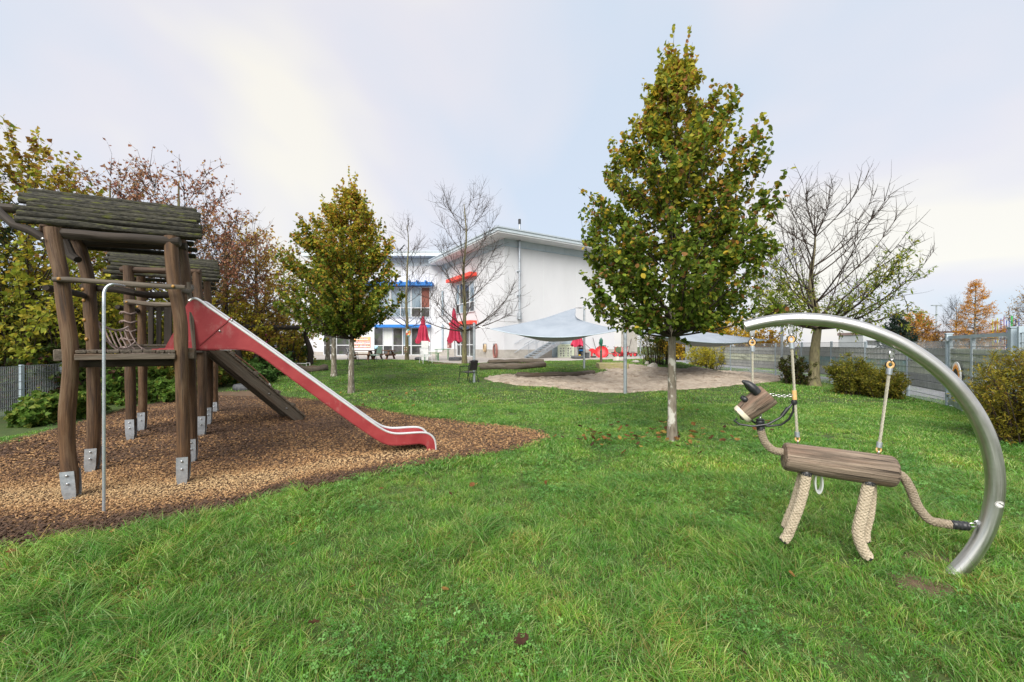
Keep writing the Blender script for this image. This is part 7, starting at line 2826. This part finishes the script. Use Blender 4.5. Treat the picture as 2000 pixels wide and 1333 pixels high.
shrub('shrub', 'low reddish brown brush beyond the fence under the birch', gp(1850, 52), 7, 1.9, rs, onecol(BROWN, (2, 2, 2, 1)), stems=40, leaf=.2, per=30, depth=3)

# left side
def htop(py, d):
    return EYE + (HOR - py) / FPX * d


RSET = np.random.default_rng
def maple_cols(U_, P, rng):
    n = len(P)
    hi = pal([(.42, .31, .045), (.36, .25, .04), (.27, .14, .045), (.50, .40, .05)], (3, 2, 1.4, 1.5), n, rng)
    lo = pal([(.27, .32, .04), (.36, .37, .048), (.19, .235, .032), (.46, .40, .05)], (3, 3, 2, 1.5), n, rng)
    return np.where((rng.uniform(0, 1, n) < np.clip((U_ - .30) * 1.3, 0, .75))[:, None], hi, lo)


tree('maple_tree', 'tall yellow and green tree rising behind the tower roof', gp(58, 12), htop(272, 12), prof_pts([(0, 2.6), (.2, 3.0), (.45, 2.6), (.7, 1.7), (.9, .9), (1, .3)], [(0, 2.8), (.5, 2.6), (.8, 1.6), (1, .4)]), 1.2, RSET(71), limbs=80, twigs=6, per=7, leaf=.13, tpl=LEAFM, cols=maple_cols, trunk_r=.14, twl=.6, rise=.9, droop=.5, limb_r=.3, sprigs=8, ragged=True, spl=(.5, 1.1))
tree('conifer_tree', 'dark green conifer cut by the edge of the photo', gp(-75, 11.4), htop(215, 11.4), prof_pts([(0, 2.2), (.5, 1.5), (1, .1)], [(0, 2.0), (.5, 1.4), (1, .1)]), .8, RSET(72), limbs=80, twigs=7, per=9, leaf=.13, tpl=LEAFN, cols=onecol([(.045, .085, .035), (.07, .115, .04), (.03, .06, .028)], (2, 2, 2)), trunk_r=.16, twl=.5, rise=.1)
tree('rowan_tree', 'wide tree with sparse rusty brown leaves behind the tower roof', gp(350, 17), htop(345, 17), prof_pts([(0, 2.8), (.3, 3.4), (.6, 3.0), (.85, 2.2), (1, 1.2)], [(0, 2.6), (.3, 3.2), (.6, 3.0), (.85, 2.0), (1, 1.0)]), 3.2, RSET(73), limbs=44, twigs=4, per=4, leaf=.13, tpl=LEAF4, cols=onecol(RUST, (3, 3, 2, 1)), trunk_r=.18, bark='bark_olive', twl=.75, rise=1.0, sub=2, droop=.7, limb_r=.3, leaf_from=.5, curve=1.0, twig_up=.3)
tree('rowan_tree', 'second rusty leaved tree left of the wide rusty tree', gp(215, 16), htop(338, 16), prof_pts([(0, 1.9), (.4, 2.2), (.8, 1.6), (1, .7)], [(0, 2.2), (.4, 2.5), (.8, 1.7), (1, .7)]), 2.6, RSET(74), limbs=36, twigs=4, per=5, leaf=.13, tpl=LEAF4, cols=onecol([(.30, .15, .075), (.38, .21, .08), (.46, .31, .08), (.22, .10, .06)], (3, 3, 1.4, 2)), trunk_r=.15, bark='bark_olive', twl=.65, rise=1.0, sub=2, droop=.6, leaf_from=.45, twig_up=.3)
tree('hornbeam_tree', 'brown and yellow leaved tree behind the slide', gp(500, 21), htop(465, 21), prof_pts([(0, 1.8), (.3, 2.1), (.6, 1.7), (.85, 1.1), (1, .5)], [(0, 2.0), (.3, 2.6), (.6, 2.2), (.85, 1.3), (1, .5)]), 1.2, RSET(75), limbs=60, twigs=5, per=7, leaf=.15, tpl=LEAF4, cols=onecol([(.42, .25, .075), (.52, .35, .08), (.62, .47, .075), (.34, .18, .07), (.48, .42, .07)], (3, 3, 2.6, 1.6, 2.2)), trunk_r=.15, twl=.6, rise=.9, droop=.5, ragged=True)
tree('bare_tree', 'half bare tree with long drooping limbs left of the brown tree', gp(440, 19), htop(440, 19), prof_pts([(0, 2.6), (.4, 3.0), (.8, 2.0), (1, .8)], [(0, 1.8), (.4, 2.2), (.8, 1.6), (1, .8)]), 2.0, RSET(76), limbs=40, twigs=4, per=1, leaf=.16, tpl=LEAF4, cols=onecol(BROWN, (3, 3, 2, 1)), trunk_r=.15, bark='bark_olive', sub=3, twl=.8, rise=1.0)
GY = [(.40, .34, .045), (.52, .43, .055), (.28, .27, .036), (.36, .20, .05)]
specs = [
    (300, 15.5, 5.4, 545, YG, (3, 3, 2, 2, 1), .13, 64, 'broad yellow green shrub behind the farther tower'),
    (425, 18, 4.8, 555, GY, (3, 2, 2, 1), .14, 64, 'golden green shrub behind the top of the slide'),
    (528, 23, 5.0, 595, GY, (3, 2, 2, .7), .16, 56, 'yellow green shrub in front of the magenta container'),
    (110, 12.2, 3.6, 440, YG, (3, 3, 2, 2, 1), .105, 80, 'thick yellow green shrub seen under the tower roof'),
    (215, 13.4, 3.4, 520, [(.22, .25, .032), (.16, .20, .03), (.34, .30, .04), (.11, .15, .025)], (3, 3, 2, 2), .11, 70, 'green shrub seen between the tower posts'),
    (15, 11.4, 3.0, 470, [(.17, .21, .032), (.26, .26, .036), (.12, .155, .026), (.32, .28, .04)], (3, 3, 2, 1), .10, 75, 'dense green shrub above the mesh fence'),
    (-85, 11, 3.4, 450, [(.15, .19, .03), (.23, .24, .034), (.11, .14, .024)], (3, 3, 2), .10, 70, 'green shrub cut by the photo edge above the fence'),
]
for px, d, w, ty, cs, wt, lf_, per, lb in specs:
    shrub('shrub', lb, gp(px, d), w, htop(ty, d), rs, onecol(cs, wt), stems=52, leaf=lf_, per=per, tpl=LEAF4, group='shrubs along the hedge side', up=.7, twigs=5, low=.05)
for px, d, w, ty, cs, wt, lb in (
    (40, 10.9, 2.6, 655, DARK, (3, 3, 2, 2.5), 'dark purple leaved shrub just behind the mesh fence'),
    (150, 11.6, 2.2, 640, DARK, (3, 3, 2, 1.6), 'dark shrub behind the far rear post of the near tower'),
    (-60, 10.6, 2.4, 660, DARK, (3, 3, 2, 1.5), 'dark shrub behind the fence at the photo edge'),
    (335, 13.6, 2.4, 665, [(.10, .145, .026), (.16, .19, .03), (.26, .25, .04), (.32, .18, .045)], (2, 2, 2, 1), 'low mixed shrub behind the farther tower posts'),
    (240, 12.2, 2.2, 690, GREEN, (3, 3, 2, 1), 'low green shrub below the near platform'),
    (108, 9.2, 1.2, 755, GREEN, (3, 3, 2, 2), 'young bright green leafy shrub beside the fence post'),
    (70, 8.7, .9, 785, GREEN, (3, 3, 2, 2), 'small bright green shrub before the fence mesh'),
    (165, 9.8, 1.3, 760, GREEN, (3, 3, 2, 1), 'low green shrub by the foot of the near tower'),
    (300, 12.0, 2.2, 735, GREEN, (3, 3, 2, 1), 'low green plants along the soil path'),
    (430, 15.5, 2.2, 700, [(.08, .125, .026), (.14, .17, .032), (.25, .14, .045)], (2, 2, 1), 'dark undergrowth shrub below the slide'),
    (530, 18.5, 2.4, 690, [(.085, .17, .04), (.125, .225, .055), (.06, .125, .03)], (2, 2, 2), 'bright green leafy bush behind the slide'),
    (500, 16.0, 2.0, 716, [(.085, .18, .045), (.13, .245, .06), (.06, .125, .03)], (2, 2, 2), 'low lush green plant by the grey parasol stand'),
    (578, 24.5, 1.6, 668, [(.11, .19, .05), (.15, .235, .07)], (2, 2), 'slim pale green bush before the outdoor stairs'),
):
    shrub('shrub', lb, gp(px, d), w, htop(ty, d), rs, onecol(cs, wt), stems=30, leaf=.10 if d < 11 else .12, per=56, tpl=LEAFM, group='undergrowth shrubs', up=.5, droop=.35, low=.1)
# far hedge that closes the view between the shrubs
shrub('hedge', 'far dark hedge that closes the gaps behind the shrubs', gp(170, 21), 20, 3.0, rs, onecol([(.14, .165, .03), (.21, .205, .034), (.30, .25, .04), (.10, .12, .025)], (2, 2, 2, 2)), stems=140, leaf=.22, per=60, depth=2.5, cat='hedge', low=.02)
shrub('hedge', 'dark clipped hedge behind the mesh fence', gp(-60, 11.6), 9, 1.5, rs, onecol(DARK, (3, 3, 2, 2)), stems=80, leaf=.10, per=70, depth=1.0, cat='hedge', low=.02)

# ------------------------------------------------------------------ fallen leaves
rf_ = np.random.default_rng(91)
FCOL = [(.30, .15, .05), (.22, .10, .04), (.38, .22, .07), (.14, .07, .035), (.45, .30, .08), (.10, .05, .035)]
lm = []
for i, c in enumerate(FCOL):
    # ragged ovate leaf, curled along and across its midrib
    n = 7
    cu, cv, tw = rf_.uniform(.15, .55), rf_.uniform(.2, .7), rf_.uniform(-.4, .4)
    V = []
    for q in range(n + 1):
        u = q / n
        w = .40 * math.sin(math.pi * min(1, u * .93 + .05)) ** .8 * (1 + .16 * math.sin(q * 2.4 + i))
        for sd_ in (-1, 0, 1):
            x = sd_ * w
            z = cu * (u - .5) ** 2 * 1.2 + cv * abs(x) ** 1.5 * .9 + tw * x * (u - .5) + .05 * math.sin(q * 2 + sd_ * 2 + i)
            V.append((x, u - .5, z))
    F = []
    for q in range(n):
        for k_ in (0, 1):
            a_ = q * 3 + k_
            F.append((a_, a_ + 1, a_ + 4, a_ + 3))
    jt = np.array([[rf_.uniform(.7, 1.25)] * 3 for _ in V])
    lm.append(mesh_from_arrays(f'fallen_leaf_{i}', np.array(V), np.array(F), np.array(c)[None] * jt, M['leaf']))


LEAF_SETS = {}
LCOL = ('reddish brown', 'dark brown', 'light brown', 'blackish brown', 'golden', 'purplish black')


def fallen(px, py, size, label, grp, i=None, up=.035):
    """label None: worded afterwards by colour and by where the leaf lies from its group's landmark."""
    g = G(px, py)
    q = rf_.integers(len(lm)) if i is None else i
    o = link('fallen_leaf', lm[q])
    o.location = g + Vector((0, 0, up))
    o.rotation_euler = (rf_.normal(0, .35), rf_.normal(0, .35), rf_.uniform(0, 6.28))
    o.scale = (size,) * 3
    tag(o, label or '', 'leaf', grp)
    if label is None:
        LEAF_SETS.setdefault(grp, []).append((o, LCOL[q], px, py))


for _ in range(105):
    px, py = rf_.normal(1290, 105), 858 + abs(rf_.normal(0, 16)) * rf_.choice([-1.4, .9])
    fallen(px, py, rf_.uniform(.07, .12), None, 'fallen leaves under the near lime', up=.075)
for _ in range(18):
    px, py = rf_.normal(745, 70), 778 + abs(rf_.normal(0, 13)) * rf_.choice([-1, .8])
    fallen(px, py, rf_.uniform(.08, .13), None, 'fallen leaves under the golden topped lime', up=.05)
for _ in range(15):
    px, py = rf_.uniform(60, 1900), 900 + 400 * rf_.uniform(0, 1) ** 1.3
    if G(px, py).y < 2.1 or inside(BARK, G(px, py).x, G(px, py).y):
        continue
    fallen(px, py, rf_.uniform(.03, .055), None, 'faded leaves scattered in the front lawn', up=.06)
ORD = ('first', 'second', 'third', 'fourth', 'fifth', 'sixth', 'seventh', 'eighth', 'ninth', 'tenth', 'eleventh', 'twelfth')
for grp, (cx, cy, lo_, mark) in {'fallen leaves under the near lime': (1313, 860, 60, 'the near lime trunk'), 'fallen leaves under the golden topped lime': (686, 768, 60, 'the golden topped lime'), 'faded leaves scattered in the front lawn': (1000, 1060, 300, 'the lawn middle')}.items():
    sets = {}
    for o, c, px, py in LEAF_SETS.get(grp, []):
        dx, dy = px - cx, py - cy
        far_ = 'well' if abs(dx) > lo_ else 'just'
        side = 'left of' if dx < 0 else 'right of'
        z_ = 'behind' if dy < 0 else 'before'
        sets.setdefault(f'{c} leaf {far_} {side} and {z_} {mark}', []).append((px, o))
    for lb, L_ in sets.items():
        L_.sort(key=lambda t: t[0])
        for n_, (_, o) in enumerate(L_):
            o['label'] = lb if len(L_) == 1 else f'{lb}, {ORD[min(n_, 11)]} from the left'
for (px, py, s, i, lb) in ((598, 972, .085, 5, 'dark curled leaf on the grass beside the bark rim'), (745, 968, .07, 1, 'brown leaf in the grass below the slide foot'), (922, 960, .075, 1, 'brown leaf in the grass right of the slide foot'), (612, 1243, .07, 3, 'brown leaf sunk in the long grass low in the photo'), (1018, 1277, .085, 5, 'dark purple leaf standing in the front grass'),
                           (22, 1097, .07, 1, 'pale brown leaf at the edge of the bark bed'), (1148, 900, .075, 2, 'light brown leaf alone in the open lawn'), (1345, 917, .07, 2, 'tan leaf in the grass below the near lime trunk'), (1065, 955, .055, 1, 'tiny brown leaf in the middle lawn'), (1620, 904, .06, 3, 'dark leaf in the grass behind the log body'), (1546, 1143, .055, 2, 'orange brown leaf in the grass under the log animal')):
    fallen(px, py, s, lb, None, i, up=.075)

# ------------------------------------------------------------------ far things beyond the fence
lp = thing('light_mast', 'thin grey light mast far beyond the fence', 'lamp post', tuple(gp(1829, 60)))
g = gp(1829, 60)
b = MB(); b.tube([g, Vector((g.x, g.y, EYE + (HOR - 598) * 60 / FPX))], .09, 8); b.build('mast', M['galv'], lp)
b = MB(); b.box((g.x, g.y, EYE + (HOR - 597) * 60 / FPX), (1.4, .3, .12)); b.build('lamp_head', M['galv'], lp)
M['far_wall'] = mat('far_wall', (.42, .44, .47), (.5, .52, .55), (.2, .2, .2), 2, .9, 0, 0, coord='pos')
M['far_dark'] = mat('far_roof', (.22, .15, .15), (.30, .22, .21), (.2, .2, .2), 2, .9, 0, 0, coord='pos')
for (px, d, w, z0, z1, lb) in ((1838, 90, 16, 0, 3.6, 'low grey hall far beyond the fence'), (1770, 110, 30, 0, 4.5, 'long flat building far beyond the fence'), (1960, 100, 26, 0, 4.6, 'pale hall far behind the coloured poles')):
    g = gp(px, d)
    t = thing('far_building', lb, 'building', tuple(g), 'flat halls far beyond the fence')
    b = MB(); b.box((g.x, g.y, (z0 + z1) / 2), (w, 8, z1 - z0)); b.build('wall', M['far_wall'], t, smooth=False)
    b = MB(); b.box((g.x, g.y, z1 + .35), (w + .4, 8.4, .7)); b.build('roof', M['far_dark'], t, smooth=False)
    for q in range(6):
        b = MB(); b.box((g.x - w / 2 + w * (q + .5) / 6, g.y - 4.02, z1 * .55), (w / 9, .06, 1.2)); b.build('window', M['glass'], t, smooth=False)
for i, (px, h, c) in enumerate(((1939, 4.6, (.45, .55, .08)), (1944, 4.4, (.06, .12, .42)), (1948, 4.9, (.45, .55, .08)), (1955, 4.7, (.10, .14, .45)), (1961, 5.0, (.25, .12, .30)), (1966, 4.6, (.06, .12, .42)), (1971, 4.8, (.06, .14, .40)), (1976, 5.1, (.08, .5, .15)), (1983, 4.8, (.06, .12, .42)), (1990, 4.9, (.08, .14, .42)))):
    g = gp(px, 46 + (i % 3))
    b = MB(); b.col = c
    b.tube([g, g + Vector((0, 0, h))], .04 if i != 7 else .085, 8)
    b.tube([g + Vector((0, 0, h)), g + Vector((0, 0, h + .04))], .03, 8)
    cn = ('yellow green', 'dark blue', 'yellow green', 'blue', 'purple', 'dark blue', 'navy blue', 'bright green', 'dark blue', 'blue')[i]
    nb = ('first of the row, left end', 'second of the row', 'third of the row', 'fourth of the row', 'fifth of the row', 'sixth of the row', 'seventh of the row', 'thickest of all', 'second from the right end', 'right end of the row')[i]
    tag(b.build('coloured_pole', M['print']), f'thin {cn} pole far beyond the gate, {nb}', 'pole', 'coloured poles far beyond the gate')

# ------------------------------------------------------------------ tidy up
for o in COL.objects:
    if '_w' in o:
        del o['_w']
